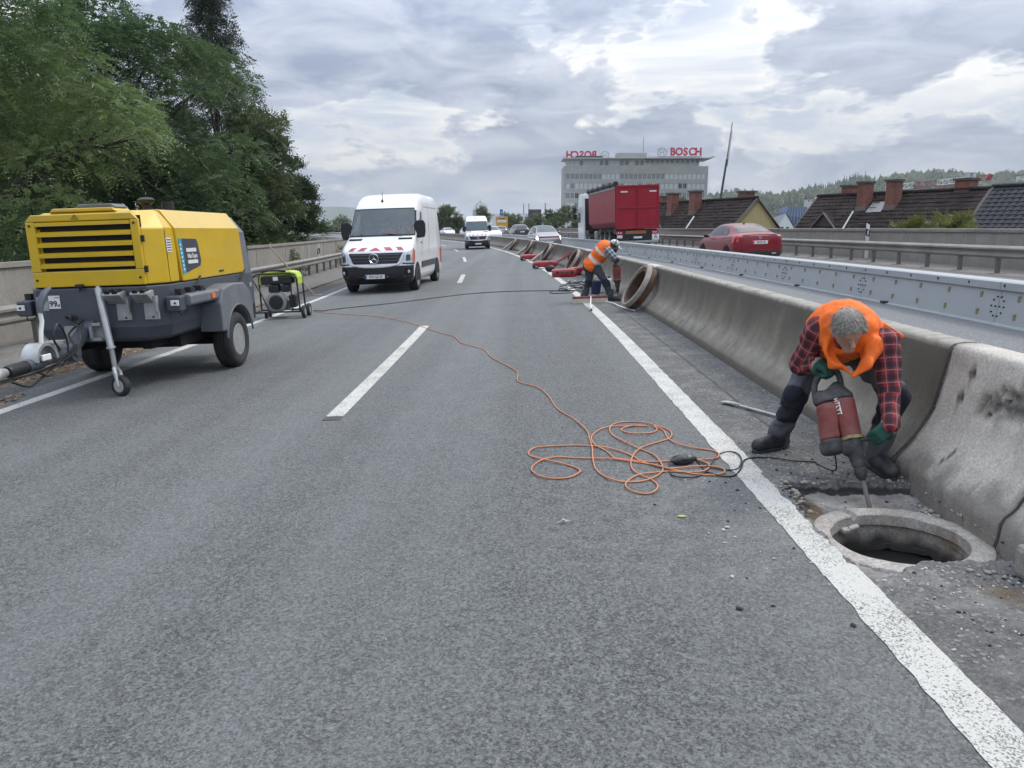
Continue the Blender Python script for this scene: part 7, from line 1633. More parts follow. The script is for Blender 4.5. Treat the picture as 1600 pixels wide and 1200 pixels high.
def person(J, label, opt, h=0.009, group=None, legs=True):
    """J: joints in world space; every garment is a child of the body"""
    S_ = opt.get('sc', 1.0); J = {k: A3(v) for k, v in J.items()}
    c_, f_ = nrm(J['crown']), A3(J['face']); f_ = nrm(f_ - c_ * float(f_ @ c_)); s_ = np.cross(f_, c_); HB = basis(s_, f_, c_); hd = J['head']
    def head(p):
        q = (p - hd) @ HB; q = q / S_
        d = el(q, (0, -0.012, 0.018), (0.076, 0.096, 0.098)); d = sm(d, rc(q, (0, 0.020, -0.03), (0, 0.060, -0.088), 0.058, 0.034), 0.03)
        d = sm(d, rc(q, (-0.03, 0.072, 0.012), (0.03, 0.072, 0.012), 0.014, 0.014), 0.012)
        for sx in (-1, 1):
            d = smx(d, -el(q, (sx * 0.031, 0.092, -0.004), (0.018, 0.012, 0.010)), 0.008)
            d = sm(d, el(q, (sx * 0.077, -0.012, -0.012), (0.010, 0.020, 0.032)), 0.008)
        d = sm(d, rc(q, (0, 0.082, 0.0), (0, 0.108, -0.036), 0.010, 0.015), 0.012)
        d = smx(d, -rc(q, (-0.022, 0.092, -0.064), (0.022, 0.092, -0.064), 0.004, 0.004), 0.006)
        return d * S_
    pel, ch = J['pel'], J['chest']; mid = (pel + ch) / 2 + A3((0, 0, 0.02))
    sw = J['shR'] - J['shL']; ud = nrm(ch - pel)
    def torso(p, g=0.0, k=1.0):
        B1 = basis(nrm(sw - ud * float(sw @ ud)), np.cross(ud, nrm(sw - ud * float(sw @ ud))), ud)
        d = el(p, ch - ud * 0.05, ((0.185 + g) * S_, (0.125 + g) * S_, (0.20 + g) * S_), B1); d = sm(d, el(p, pel, ((0.165 + g) * S_, (0.125 + g) * S_, (0.15 + g) * S_), B1), 0.10)
        d = sm(d, rc(p, pel, ch, (0.130 + g) * S_, (0.140 + g) * S_), 0.06); return d
    def arm(p, s, g=0.0):
        return sm(rc(p, J['sh' + s], J['elb' + s], (0.062 + g) * S_, (0.046 + g) * S_), rc(p, J['elb' + s], J['hand' + s], (0.046 + g) * S_, (0.032 + g) * S_), 0.02)
    def leg(p, s, g=0.0, ga=0.0):
        return sm(rc(p, J['hip' + s], J['knee' + s], (0.090 + g) * S_, (0.060 + g) * S_), rc(p, J['knee' + s], J['ank' + s], (0.060 + g) * S_, (0.042 + g + ga) * S_), 0.03) if not ga else sm(sm(rc(p, J['hip' + s], J['knee' + s], (0.090 + g) * S_, (0.060 + g) * S_), rc(p, J['knee' + s], J['ank' + s], (0.060 + g) * S_, (0.040 + g + ga) * S_), 0.03), rc(p, J['ank' + s], J['ank' + s] - A3((0, 0, 0.05)), (0.040 + g + ga) * S_, (0.036 + g + ga) * S_), 0.02)
    hands = {}
    for s in 'RL':
        d = J.get('hdir' + s); d = nrm(J['hand' + s] - J['elb' + s]) if d is None else nrm(d)
        hands[s] = hand_field(J['hand' + s], d, J['hn' + s], S_, flip=1 if s == 'R' else -1)
    base = [v for k, v in J.items() if k[:2] not in ('cr', 'fa', 'hd', 'hn')]
    def body(p):
        d = sm(torso(p, -0.014), rc(p, ch + ud * 0.10, hd - c_ * 0.05, 0.062 * S_, 0.056 * S_), 0.05)
        d = sm(d, head(p), 0.02)
        for s in 'RL':
            d = sm(d, arm(p, s, -0.009), 0.03); d = sm(d, hands[s](p, -0.001), 0.012)
            if legs: d = sm(d, leg(p, s, -0.018), 0.04); d = sm(d, rc(p, J['ank' + s], J['toe' + s], 0.038 * S_, 0.030 * S_), 0.03)
        return d
    me = field_obj('person', body, base, 0.20, h, M['skin'], None); T(me, label, 'person', group)
    # rest the origin between the feet
    # shirt: torso, sleeves, open collar
    def shirt(p):
        d = torso(p, 0.012); w_ = folds(p, 0.010)
        for s in 'RL': d = sm(d, arm(p, s, 0.018) + 1.4 * w_, 0.05); 
        for s in 'RL': d = smx(d, -(np.linalg.norm(p - J['hand' + s], axis=1) - 0.035), 0.01)
        d = sm(d, rc(p, ch + ud * 0.05, ch + ud * 0.13 + (hd - ch) * 0.12, 0.085 * S_, 0.075 * S_), 0.03)
        return smx(d, -(head(p) - 0.012), 0.01)
    def plaid_attr(V):
        best = np.full(len(V), 1e9); U = np.zeros(len(V)); Wv = np.zeros(len(V))
        for a, b, r, o in ((J['shR'], J['elbR'], 0.06, 0.0), (J['elbR'], J['handR'], 0.045, 0.30), (J['shL'], J['elbL'], 0.06, 0.1), (J['elbL'], J['handL'], 0.045, 0.40), (pel, ch, 0.14, 0.2)):
            d = rc(V, a, b, r, r); ab = nrm(b - a); x = np.cross(ab, A3((0.3, 0.8, 0.5))); x = nrm(x); y = np.cross(ab, x); q = V - a
            th = np.arctan2(q @ y, q @ x); k = d < best; best = np.where(k, d, best); U = np.where(k, th * r * 1.15 + 3, U); Wv = np.where(k, q @ ab + o + 3, Wv)
        return {'pu': U, 'pv': Wv}
    up = [J[k] for k in ('pel', 'chest', 'shR', 'shL', 'elbR', 'elbL', 'handR', 'handL')]
    field_obj('shirt', shirt, up, 0.24, h, opt['shirt'], me, attr=plaid_attr)
    # vest: back shell plus the front hanging free
    dr = A3(opt.get('drop', (0, 0, -0.16)))
    def vest(p):
        d = torso(p, 0.034) + folds(p, 0.009, (2.0, 2.0, 2.0))
        fl = opt.get('flap')
        if fl is not None:
            for a, b, ra, rb in fl: d = sm(d, rc(p, a, b, ra, rb) + folds(p, 0.014, (1.3, 1.3, 1.3)), 0.03)
        for sd in opt.get('hem', ()):                       # trim below the waist
            d = smx(d, (p - A3(sd[0])) @ nrm(sd[1]), 0.012)
        d = smx(d, -(rc(p, hd - c_ * 0.16, hd + c_ * 0.02 + f_ * 0.02, 0.085 * S_, 0.125 * S_)), 0.02)
        for a, b, ra, rb in opt.get('neck', ()): d = smx(d, -rc(p, a, b, ra, rb), 0.02)
        for s in 'RL': d = smx(d, -(rc(p, J['sh' + s] + (J['sh' + s] - J['chest']) * 0.30, J['elb' + s], 0.074 * S_, 0.085 * S_)), 0.010)
        for c_0, r_0, e_0 in opt.get('corner', ()):
            ce, se = math.cos(e_0), math.sin(e_0); d = sm(d, bx(p, c_0, r_0, basis((ce, 0, -se), (0, 1, 0), (se, 0, ce)), 0.010), 0.025)
        return d
    def band_attr(V):
        t = (V - pel) @ ud / np.linalg.norm(ch - pel); b = np.zeros(len(V))
        for a, w_ in opt.get('bands', ()): b = np.maximum(b, np.clip(1.6 - np.abs(t - a) / w_, 0, 1))
        if opt.get('shoulder_bands'):
            lat = np.abs((V - ch) @ nrm(sw)); b = np.maximum(b, np.clip(1.6 - np.abs(lat - 0.11) / 0.025, 0, 1) * (t > 0.45))
        return {'band': b}
    field_obj('vest', vest, up[:4] + [A3(b) for a, b, *_ in opt.get('flap', ())] + [A3(a) for a, *_ in opt.get('corner', ())], 0.26, h, M['orange'], me, attr=band_attr)
    # hair
    if opt.get('hair'):
        def hair(p):
            q = (p - hd) @ HB / S_
            d = el(q, (0, -0.018, 0.028), (0.084, 0.104, 0.102)) + folds(q, 0.003, (1.6, 1.6, 1.6))
            d = smx(d, (q @ nrm((0, 0.92, -0.40))) - 0.058, 0.02); d = smx(d, -(q[:, 2] + 0.055), 0.02)
            return d * S_
        hr = field_obj('hair', hair, [hd], 0.16, min(h, 0.007), opt['hair'], me)
        # short loose strands over it
        rg = np.random.default_rng(4); n = 6500; dirs = unit(rg.normal(size=(n, 3))); dirs[:, 2] = np.abs(dirs[:, 2]) * 1.0 - 0.25; dirs = unit(dirs); keep = dirs @ nrm((0, 0.9, -0.45)) < 0.50; dirs = dirs[keep]; n = len(dirs)
        b = (dirs * A3((0.084, 0.102, 0.100)) + A3((0, -0.018, 0.028))) * S_; tip = unit(dirs * 0.25 + A3((0, 0.75, -0.30)) * (0.5 + rg.random((n, 1))) + rg.normal(size=(n, 3)) * 0.26)
        e = b + tip * (0.016 + 0.034 * rg.random((n, 1)) ** 1.5); sd = unit(np.cross(tip, dirs)) * 0.0014
        V = np.stack([b - sd, b + sd, e + sd * 0.3, e - sd * 0.3], 1).reshape(-1, 3) @ HB.T + hd
        o = np_mesh('hair_strands', V, np.arange(len(V)).reshape(-1, 4), opt['hair'], hr); T(o, kind='stuff')
    if opt.get('cap'):
        def cap(p):
            q = (p - hd) @ HB / S_; d = el(q, (0, -0.01, 0.035), (0.092, 0.112, 0.10)); d = smx(d, -(q[:, 2] - 0.012), 0.01)
            return sm(d, bx(q, (0, 0.125, 0.018), (0.07, 0.055, 0.008), None, 0.008), 0.02) * S_
        field_obj('cap', cap, [hd], 0.22, h, opt['cap'], me)
        for sx in (-1, 1):
            q0 = hd + HB @ A3((sx * 0.088, -0.012, -0.01)) * S_; mb = MB(); mb.cyl(q0 - HB @ A3((sx * 0.01, 0, 0)), q0 + HB @ A3((sx * 0.035, 0, 0)), 0.042, 12); mb.build('ear_defender', M['black'], me, bevel=0.008)
        mb = MB(); mb.tube([hd + HB @ A3((0.10 * math.cos(a), -0.02, 0.02 + 0.115 * math.sin(a))) * S_ for a in np.linspace(0, math.pi, 12)], 0.009, 6); mb.build('headband', M['black'], me)
        def beard(p): q = (p - hd) @ HB / S_; return smx(rc(q, (0, 0.03, -0.04), (0, 0.068, -0.095), 0.060, 0.046), (q[:, 2] + 0.035), 0.01) * S_
        field_obj('beard', beard, [hd], 0.16, h, M['dark_hair'], me)
    # gloves
    for s in 'RL':
        d = nrm(J['hand' + s] - J['elb' + s])
        def glove(p, s=s, d=d): return sm(hands[s](p, 0.004), rc(p, J['hand' + s] - d * 0.085 * S_, J['hand' + s] + d * 0.015, 0.046 * S_, 0.040 * S_) + folds(p, 0.004), 0.012)
        hv = J.get('hdir' + s); hv = nrm(d if hv is None else hv)
        field_obj('glove', glove, [J['hand' + s], J['hand' + s] - d * 0.09, J['hand' + s] + hv * 0.12], 0.08, min(h, 0.0055), opt['glove'], me, attr=lambda V, s=s, hv=hv: {'cuff': np.clip((0.030 - (V - J['hand' + s]) @ hv) / 0.006, 0, 1)})
    if legs:
        def trou(p):
            d = np.minimum(leg(p, 'R', 0.013, 0.016), leg(p, 'L', 0.013, 0.016)) + folds(p, 0.020, (1.15, 1.15, 0.9))
            d = sm(d, el(p, pel - A3((0, 0, 0.02)), (0.185 * S_, 0.165 * S_, 0.165 * S_)), 0.06)
            for s in 'RL': d = smx(d, -(p[:, 2] - (J['ank' + s][2] - 0.065)), 0.012) if s == 'R' and False else d
            return d
        def navy(V):
            a = np.zeros(len(V))
            for s in 'RL':
                dk = J['knee' + s] - J['hip' + s]; t1 = (V - J['hip' + s]) @ dk / (dk @ dk); ds = J['ank' + s] - J['knee' + s]; t2 = (V - J['knee' + s]) @ ds / (ds @ ds)
                near = np.minimum(rc(V, J['hip' + s], J['knee' + s], 0.09, 0.06), rc(V, J['knee' + s], J['ank' + s], 0.06, 0.05)); o = 'L' if s == 'R' else 'R'
                far = np.minimum(rc(V, J['hip' + o], J['knee' + o], 0.09, 0.06), rc(V, J['knee' + o], J['ank' + o], 0.06, 0.05))
                a = np.where(near < far, np.clip((t1 - opt.get('navy', (0.62, 0.62))[0]) / 0.03, 0, 1) * np.clip((opt.get('navy', (0.62, 0.62))[1] - t2) / 0.03, 0, 1), a)
            return {'navy': a}
        lo = [J[k + s] for k in ('hip', 'knee', 'ank') for s in 'RL'] + [pel]
        field_obj('trousers', trou, lo, 0.19, h, opt['trouser'], me, attr=navy)
        for s in 'RL':
            a, b = J['ank' + s], J['toe' + s]; fd = b - a; fd[2] = 0; fd = nrm(fd); z0 = J['toe' + s][2] - 0.045; sd = np.cross(fd, A3((0, 0, 1))); B = basis(fd, sd, A3((0, 0, 1)))
            heel = A3((*(a - fd * 0.055)[:2], z0 + 0.05)); toe = A3((*(b + fd * 0.05)[:2], z0 + 0.045)); midp = (heel + toe) / 2; L_ = float(np.linalg.norm(toe - heel)) / 2
            def boot(p):
                d = rc(p, heel, toe, 0.045, 0.047); d = sm(d, rc(p, A3((*a[:2], z0 + 0.06)), a + A3((0, 0, 0.03)), 0.05, 0.052), 0.04); d = sm(d, rc(p, A3((*a[:2], z0 + 0.09)), toe + A3((0, 0, 0.0)), 0.042, 0.04), 0.03)
                return smx(d, (z0 + 0.012) - p[:, 2], 0.004)
            bt = field_obj('boot', boot, [a, b, heel, toe], 0.10, min(h, 0.008), M['boot'], me)
            def sole(p): return smx(bx(p, midp - A3((0, 0, 0.043)), (L_ + 0.05, 0.052, 0.016), B, 0.012), el(p, midp - A3((0, 0, 0.043)), (L_ + 0.055, 0.060, 0.06), B), 0.01)
            field_obj('sole', sole, [heel, toe], 0.10, min(h, 0.008), M['rubber'], bt)
            mb = MB(); up_ = A3((0, 0, 1))
            for k in range(4):
                c0 = A3((*a[:2], 0)) + fd * (0.035 + 0.022 * k) + up_ * (z0 + 0.135 - 0.017 * k); mb.tube([c0 - sd * 0.028, c0 + up_ * 0.006, c0 + sd * 0.028], 0.0035, 4)
            mb.build('laces', M['ink'], bt)
    return me

# ------------------------------------------------------------------ electric demolition hammers
M['toolred'] = mat('dusty_tool_red', (0.185, 0.036, 0.031), 0.6, var=0.3, scale=8, dirt=(0.20, 0.105, 0.095), dscale=7, damt=0.85)
M['toolblack'] = mat('dusty_tool_black', (0.028, 0.028, 0.030), 0.6, var=0.2, scale=8, dirt=(0.17, 0.16, 0.155), dscale=8, damt=0.5)
def build_hammer(name_letters=True):
    """local frame: chisel tip at the origin, handle along +z, motor housing on -x"""
    t = E('demolition_hammer')
    mb = MB(); mb.tube([(0, 0, 0.0), (0, 0, 0.015), (0, 0, 0.07), (0, 0, 0.26)], [0.004, 0.014, 0.0125, 0.0135], 10); c = mb.build('chisel', M['post'], t, smooth=50)
    mb = MB(); mb.lathe([(0.016, 0.285), (0.026, 0.30), (0.034, 0.315), (0.036, 0.345), (0.031, 0.352), (0.033, 0.36), (0.040, 0.375), (0.040, 0.405), (0.034, 0.415)], 20); mb.build('chuck', M['toolblack'], t, smooth=35)
    Z = lambda *a: A3(a)
    def nose(p): return smx(sm(rc(p, Z(0, 0, 0.41), Z(0, 0, 0.52), 0.045, 0.062), bx(p, Z(-0.035, 0, 0.475), (0.04, 0.05, 0.04), None, 0.02), 0.02), -(rc(p, Z(0.03, 0.06, 0.45), Z(0.0, 0.075, 0.45), 0.014, 0.014)), 0.006) + folds(p, 0.002)
    field_obj('gearbox', nose, [(0, 0, 0.40), (0, 0, 0.53)], 0.11, 0.006, M['toolblack'], t)
    mb = MB(); mb.lathe([(0.066, 0.512), (0.071, 0.512), (0.071, 0.53), (0.066, 0.53)], 24, closed=True); mb.bb((-0.015, -0.085, 0.512), (0.015, -0.066, 0.53)); mb.build('clamp_ring', M['brass'], t)
    mb = MB(); mb.tube([(-0.075, -0.03, 0.50), (0.075, -0.02, 0.50)], 0.012, 8); mb.tube([(0.07, -0.02, 0.50), (0.10, -0.01, 0.505), (0.19, 0.0, 0.515)], [0.014, 0.021, 0.019], 10); mb.tube([(-0.07, -0.03, 0.50), (-0.105, -0.035, 0.495), (-0.13, -0.04, 0.485)], [0.014, 0.022, 0.014], 8); mb.build('side_handle', M['toolblack'], t, smooth=45)
    def main(p):
        d = rc(p, Z(0, 0, 0.53), Z(0, 0, 0.74), 0.062, 0.074); d = smx(d, np.maximum(0.525 - p[:, 2], p[:, 2] - 0.745), 0.012)
        a = np.arctan2(p[:, 1], p[:, 0]); gr = np.where((p[:, 2] > 0.545) & (p[:, 2] < 0.68) & (a < -0.15) & (a > -1.35), 0.003 * np.clip(np.cos(a * 26) * 3, -1, 1), 0)
        return d + np.maximum(gr, 0)
    hs = field_obj('hammer_housing', main, [(0, 0, 0.52), (0, 0, 0.75)], 0.10, 0.005, M['toolred'], t, smooth=40)
    def motor(p):
        d = rc(p, Z(-0.112, 0.0, 0.54), Z(-0.085, 0, 0.70), 0.074, 0.080); d = smx(d, np.maximum(0.532 - p[:, 2], p[:, 2] - 0.74), 0.015); return smx(d, -(rc(p, Z(0, 0, 0.3), Z(0, 0, 0.6), 0.066, 0.070)), 0.01)
    field_obj('motor_housing', motor, [(-0.12, 0, 0.45), (-0.08, 0, 0.75)], 0.12, 0.006, M['toolred'], t, smooth=45)
    def foot(p):
        d = rc(p, Z(-0.120, 0.0, 0.49), Z(-0.114, 0, 0.53), 0.078, 0.081); return smx(d, np.maximum(0.455 - p[:, 2], p[:, 2] - 0.536), 0.02)
    field_obj('motor_foot', foot, [(-0.13, 0, 0.38), (-0.12, 0, 0.48)], 0.12, 0.006, M['toolblack'], t, smooth=45)
    def rear(p):
        d = sm(rc(p, Z(0.0, 0, 0.76), Z(-0.01, 0, 0.81), 0.072, 0.045), rc(p, Z(-0.085, 0, 0.755), Z(-0.11, 0, 0.765), 0.076, 0.060), 0.03); return smx(d, 0.742 - p[:, 2], 0.008)
    field_obj('rear_cover', rear, [(0.0, 0, 0.74), (-0.12, 0, 0.86)], 0.10, 0.006, M['toolblack'], t)
    mb = MB(); mb.tube(bez([(0.015, 0, 0.80), (0.02, 0, 0.88), (0.0, 0, 0.925), (-0.06, 0, 0.925), (-0.125, 0, 0.88), (-0.15, 0, 0.80), (-0.14, 0, 0.74)], 5), 0.019, 10); mb.build('grip_handle', M['toolblack'], t, smooth=60)
    A_ = Matrix.Translation((0, 0, 0.205)) @ Matrix.Diagonal((1, 1, 1.13, 1)) @ Matrix.Translation((0, 0, -0.30))
    for o in t.children:
        if not o.name.startswith('chisel'): o.data.transform(A_)
    if name_letters:
        for k, ch in enumerate('HILTI'):
            a = R(-112); rr = 0.0745; z = 0.70 - 0.022 * k; p = Vector((rr * math.cos(a), rr * math.sin(a), z)); text('letter', ch, M['chalk'], hs, frame(p, (0, 0, -1), (-math.sin(a), math.cos(a), 0)) , 0.030, 0.0015, bold=0.0012)
        for dx in (0.016,): mb = MB(); a = R(-100); mb.box((0.0745 * math.cos(a), 0.0745 * math.sin(a), 0.645), (0.006, 0.003, 0.085)); mb.build('print_line', M['chalk'], hs)
    return t
def pose(o, tip, top, side):
    z = (Vector(top) - Vector(tip)).normalized(); x = -(Vector(side)); x = (x - z * x.dot(z)).normalized(); y = z.cross(x)
    o.matrix_world = Matrix(((x.x, y.x, z.x, tip[0]), (x.y, y.y, z.y, tip[1]), (x.z, y.z, z.z, tip[2]), (0, 0, 0, 1)))
TIP = Vector((2.105, 4.345, -0.012)); TOP = Vector((2.010, 4.735, 0.675))
ham = build_hammer(); T(ham, 'dusty red and black demolition hammer chiselling the rim of the open manhole', 'hammer', 'demolition hammers')
pose(ham, TIP, TOP, (-0.85, 0.50, -0.10)); HM = ham.matrix_world.copy()
hp = lambda x, y, z: np.array((HM @ Vector((x, y, z)))[:])
# the near worker, bent over the hammer
g_top = hp(-0.055, 0.0, 0.911); g_side = hp(0.14, -0.005, 0.440)
JR = dict(pel=(2.20, 5.27, 0.90), chest=(2.07, 4.86, 1.03), hipR=(2.09, 5.27, 0.84), hipL=(2.32, 5.18, 0.84), kneeR=(1.885, 5.10, 0.56), kneeL=(2.43, 4.83, 0.60), ankR=(1.90, 5.43, 0.165), ankL=(2.375, 4.91, 0.185), toeR=(1.77, 5.365, 0.110), toeL=(2.375, 4.73, 0.128),
          shR=(1.905, 4.86, 1.02), shL=(2.275, 4.73, 0.97), elbR=(1.865, 5.02, 0.765), elbL=(2.29, 4.64, 0.67), head=(1.975, 4.585, 1.055), crown=(-0.10, -0.55, 0.82), face=(0.03, -0.83, -0.55))
JR['hdirR'] = nrm(g_top - A3(JR['elbR'])) * 0.5 + A3((0.35, -0.6, -0.25)); JR['handR'] = g_top - nrm(JR['hdirR']) * 0.075 + A3((0, 0, 0.030)); JR['hnR'] = (0.05, 0.0, -1)
JR['hdirL'] = (-0.62, -0.15, -0.55); JR['handL'] = g_side - nrm(JR['hdirL']) * 0.075 + A3((0.01, -0.03, 0.022)); JR['hnL'] = (-0.25, 0.75, -0.55)
w1 = person(JR, 'grey haired worker in orange vest and red plaid shirt bending over the open manhole', dict(sc=1.04, shirt=M['plaid'], trouser=M['trouser'], glove=M['glove'], hair=M['grey_hair'], navy=(0.97, 0.55),
    flap=[((1.93, 4.80, 1.0), (1.965, 4.70, 0.83), 0.052, 0.034), ((1.965, 4.70, 0.83), (2.05, 4.66, 0.775), 0.034, 0.018), ((2.19, 4.70, 0.96), (2.12, 4.62, 0.84), 0.056, 0.036), ((2.12, 4.62, 0.84), (2.055, 4.63, 0.765), 0.036, 0.014)], hem=[((2.17, 5.16, 0.92), (0.30, 0.92, 0.05))],
    neck=[((1.985, 4.62, 1.0), (2.03, 4.63, 0.875), 0.092, 0.040)], corner=[((2.37, 4.90, 1.02), (0.085, 0.07, 0.016), 0.55)]), 0.0085, 'workers at the manholes')
# the far worker, seen from behind
ham2 = build_hammer(False); T(ham2, 'red and black demolition hammer held upright by the far worker against the barrier', 'hammer', 'demolition hammers')
pose(ham2, (2.17, 17.25, 0.06), (2.11, 17.22, 1.0), (0.1, 0.9, 0)); ham2.scale = (1.18, 1.18, 1.12)
J2 = dict(pel=(1.56, 17.5, 0.87), chest=(1.84, 17.36, 1.24), hipR=(1.66, 17.40, 0.82), hipL=(1.55, 17.58, 0.82), kneeR=(1.90, 17.34, 0.48), kneeL=(1.52, 17.60, 0.45), ankR=(2.02, 17.32, 0.16), ankL=(1.43, 17.62, 0.16), toeR=(2.14, 17.26, 0.118), toeL=(1.52, 17.56, 0.095),
          shR=(1.90, 17.18, 1.22), shL=(1.88, 17.54, 1.22), elbR=(2.04, 17.12, 1.06), elbL=(2.08, 17.48, 1.02), handR=(2.09, 17.20, 1.04), handL=(2.15, 17.34, 0.98), head=(2.06, 17.30, 1.31), crown=(0.45, -0.05, 0.80), face=(0.80, -0.05, -0.55), hnR=(0.3, 0.2, -1), hnL=(0.0, -0.6, -0.6))
w2 = person(J2, 'worker in orange vest with silver bands seen from behind by the leaning ring', dict(sc=1.06, shirt=M['bluecheck'], trouser=M['trouser2'], glove=M['glove2'], cap=M['chalk'], hair=M['dark_hair'], navy=(0.80, 0.30), bands=((0.36, 0.07), (0.86, 0.06)), hem=[((1.52, 17.53, 0.80), (-0.5, 0.3, -0.8))]), 0.013, 'workers at the manholes')
# two people sitting in the van
VM = v1.matrix_world
for x, lab in ((-0.05, 'person in orange vest on the middle seat of the near white van'), (0.50, 'person in orange vest at the wheel of the near white van')):
    pt_ = lambda a, b, c: np.array((VM @ Vector((a, b, c)))[:])
    Jv = dict(pel=pt_(x, 2.25, 1.12), chest=pt_(x, 2.2, 1.60), shR=pt_(x - 0.19, 2.18, 1.66), shL=pt_(x + 0.19, 2.18, 1.66), elbR=pt_(x - 0.24, 2.05, 1.42), elbL=pt_(x + 0.24, 2.05, 1.42), handR=pt_(x - 0.16, 1.9, 1.56), handL=pt_(x + 0.16, 1.9, 1.56), head=pt_(x, 2.12, 1.93), crown=(0, 0, 1), face=(0, -1, 0), hnR=(0, -0.5, -1), hnL=(0, -0.5, -1))
    person(Jv, lab, dict(sc=1.05, shirt=M['orange'], trouser=M['trouser2'], glove=M['glove2'], hair=M['dark_hair'], flap=()), 0.025, 'people in the near van', legs=False)

# ------------------------------------------------------------------ cables
def cable(name, label, pts, r, m, cat='cable', k=4, wob=0.004):
    P_ = [Vector((x, y, gnd(x, y) + r + wob * (1 + math.sin(i * 1.9)) )) if len(q) == 2 else Vector(q) for i, q in enumerate(pts) for x, y in [q[:2]]]
    mb = MB(); mb.tube(bez(P_, k), r, 7); o = mb.build(name, m, smooth=70); T(o, label, cat); return o
M['cableor'] = mat('orange_cable', (0.54, 0.20, 0.09), 0.5, var=0.12, scale=30, dirt=(0.50, 0.34, 0.25), dscale=5, damt=0.5)
ORANGE = [(-4.959,17.41),(-4.51,16.725),(-3.981,16.308),(-3.405,15.89),(-2.814,15.249),(-2.139,14.21),(-1.418,12.674),(-1.1,12.074),(-0.924,11.326),(-0.562,10.665),(-0.412,9.913),(-0.159,9.151),(-0.053,8.736),(-0.05,8.233),(0.157,7.876),(0.258,7.446),(0.328,6.865),(0.457,6.44),(0.531,6.068),(0.536,5.833),(0.532,5.546),(0.512,5.27),(0.511,5.047),(0.543,4.896),(0.595,4.792),(0.67,4.744),(0.777,4.749),(0.866,4.797),(0.939,4.904),(0.971,5.005),(0.979,5.128),(0.968,5.293),(0.929,5.417),(0.873,5.512),(0.801,5.668),(0.739,5.851),(0.72,6.02),(0.748,6.17),(0.825,6.284),(0.921,6.31),(1.021,6.275),(1.115,6.15),(1.195,6.031),(1.2,5.883),(1.158,5.746),(1.076,5.677),(0.955,5.577),(0.862,5.441),(0.798,5.276),(0.766,5.117),(0.764,4.964),(0.796,4.873),(0.854,4.784),(0.873,4.66),(0.847,4.559),(0.792,4.513),(0.727,4.531),(0.677,4.598),(0.671,4.69),(0.713,4.796),(0.787,4.874),(0.893,4.908),(1.001,4.943),(1.122,4.903),(1.224,4.908),(1.3,5.036),(1.27,5.149),(1.183,5.189),(0.984,5.16),(0.844,5.189),(0.705,5.235),(0.513,5.276),(0.367,5.317),(0.259,5.334),(0.147,5.271),(0.076,5.149),(0.07,5.026),(0.119,4.904),(0.219,4.852),(0.32,4.872),(0.39,4.953),(0.396,5.027),(0.345,5.124),(0.243,5.213),(0.128,5.306),(0.059,5.398),(0.05,5.486),(0.103,5.59),(0.23,5.632),(0.44,5.63),(0.639,5.535),(0.773,5.38),(0.861,5.171),(0.93,5.07),(1.025,4.97),(1.16,4.87),(1.278,4.831),(1.355,4.867),(1.372,4.969),(1.315,5.019),(1.192,5.015),(1.012,5.002),(0.865,5.139),(0.703,5.219),(0.662,5.289),(0.632,5.464),(0.564,5.617),(0.547,5.772),(0.572,5.931),(0.654,6.092),(0.764,6.159),(0.934,6.158),(1.1,6.13),(1.155,5.993),(1.146,5.768),(1.185,5.59),(1.293,5.469),(1.399,5.405),(1.428,5.299),(1.375,5.187),(1.23,5.185),(1.11,5.164)]
SMALL = [(1.07,6.15),(1.091,6.14),(1.108,6.041),(1.072,5.96),(0.986,5.906),(0.88,5.931),(0.821,6.03),(0.856,6.122),(0.957,6.155),(1.048,6.154)]
i_ = ORANGE.index((1.1, 6.13)); ORANGE = ORANGE[:i_] + [(1.048, 6.154), (0.957, 6.16), (0.856, 6.122), (0.821, 6.03), (0.88, 5.931), (0.986, 5.906), (1.072, 5.96), (1.108, 6.041)] + ORANGE[i_:]
cable('extension_cable', 'orange extension cable snaking from the generator into loose loops', ORANGE, 0.0058, M['cableor'])
ec = hp(-0.12, 0.03, 0.39)
BLACK = [(2.124,5.186),(2.027,5.06),(1.89,5.073),(1.768,5.175),(1.654,5.201),(1.558,5.119),(1.494,4.958),(1.41,4.82),(1.324,4.799),(1.267,4.861),(1.245,4.921),(1.243,5.072),(1.234,5.201),(1.184,5.288),(1.104,5.28),(1.05,5.154),(1.014,5.001),(1.002,4.899),(1.022,4.817),(1.097,4.785),(1.189,4.839),(1.277,4.977),(1.358,5.157),(1.446,5.314),(1.527,5.357),(1.562,5.269),(1.538,5.108),(1.45,4.94),(1.30,4.98),(1.24,5.14)]
cable('power_cable', 'black power cable of the near hammer looping over the white line', [tuple(ec), tuple((Vector(ec) + Vector((0.02, 0.02, -0.12))))] + [(2.03, 5.0)] + BLACK[1:], 0.0052, M['black'])
BLACK2 = [(-4.787,17.216),(-4.508,16.993),(-4.384,17.372),(-3.882,17.798),(-3.082,18.475),(-2.266,19.583),(-1.335,20.588),(-0.294,20.801),(0.751,20.596),(1.1,20.5),(1.35,20.2),(1.2,19.7),(0.8,19.75),(0.72,20.2),(1.0,20.6),(1.5,20.3),(1.75,19.6),(1.9,18.6),(2.05,17.7)]
cable('power_cable', 'black power cable crossing both lanes from the generator to the far worker', BLACK2, 0.010, M['black'])
t = E('cable_plug', 'black plug and socket joined in the middle of the cable loops', 'plug'); t.location = (1.14, 5.12, gnd(1.14, 5.12) + 0.03); t.rotation_euler = (0, -TH, R(18))
M['plugm'] = mat('scuffed_black_plug', (0.03, 0.03, 0.032), 0.35, var=0.3, scale=20, dirt=(0.13, 0.13, 0.13), dscale=14, damt=0.5)
mb = MB(); mb.lathe([(0.008, -0.10), (0.020, -0.085), (0.030, -0.055), (0.036, -0.02), (0.036, 0.0)], 14, 'X'); mb.build('socket', M['plugm'], t, smooth=35)
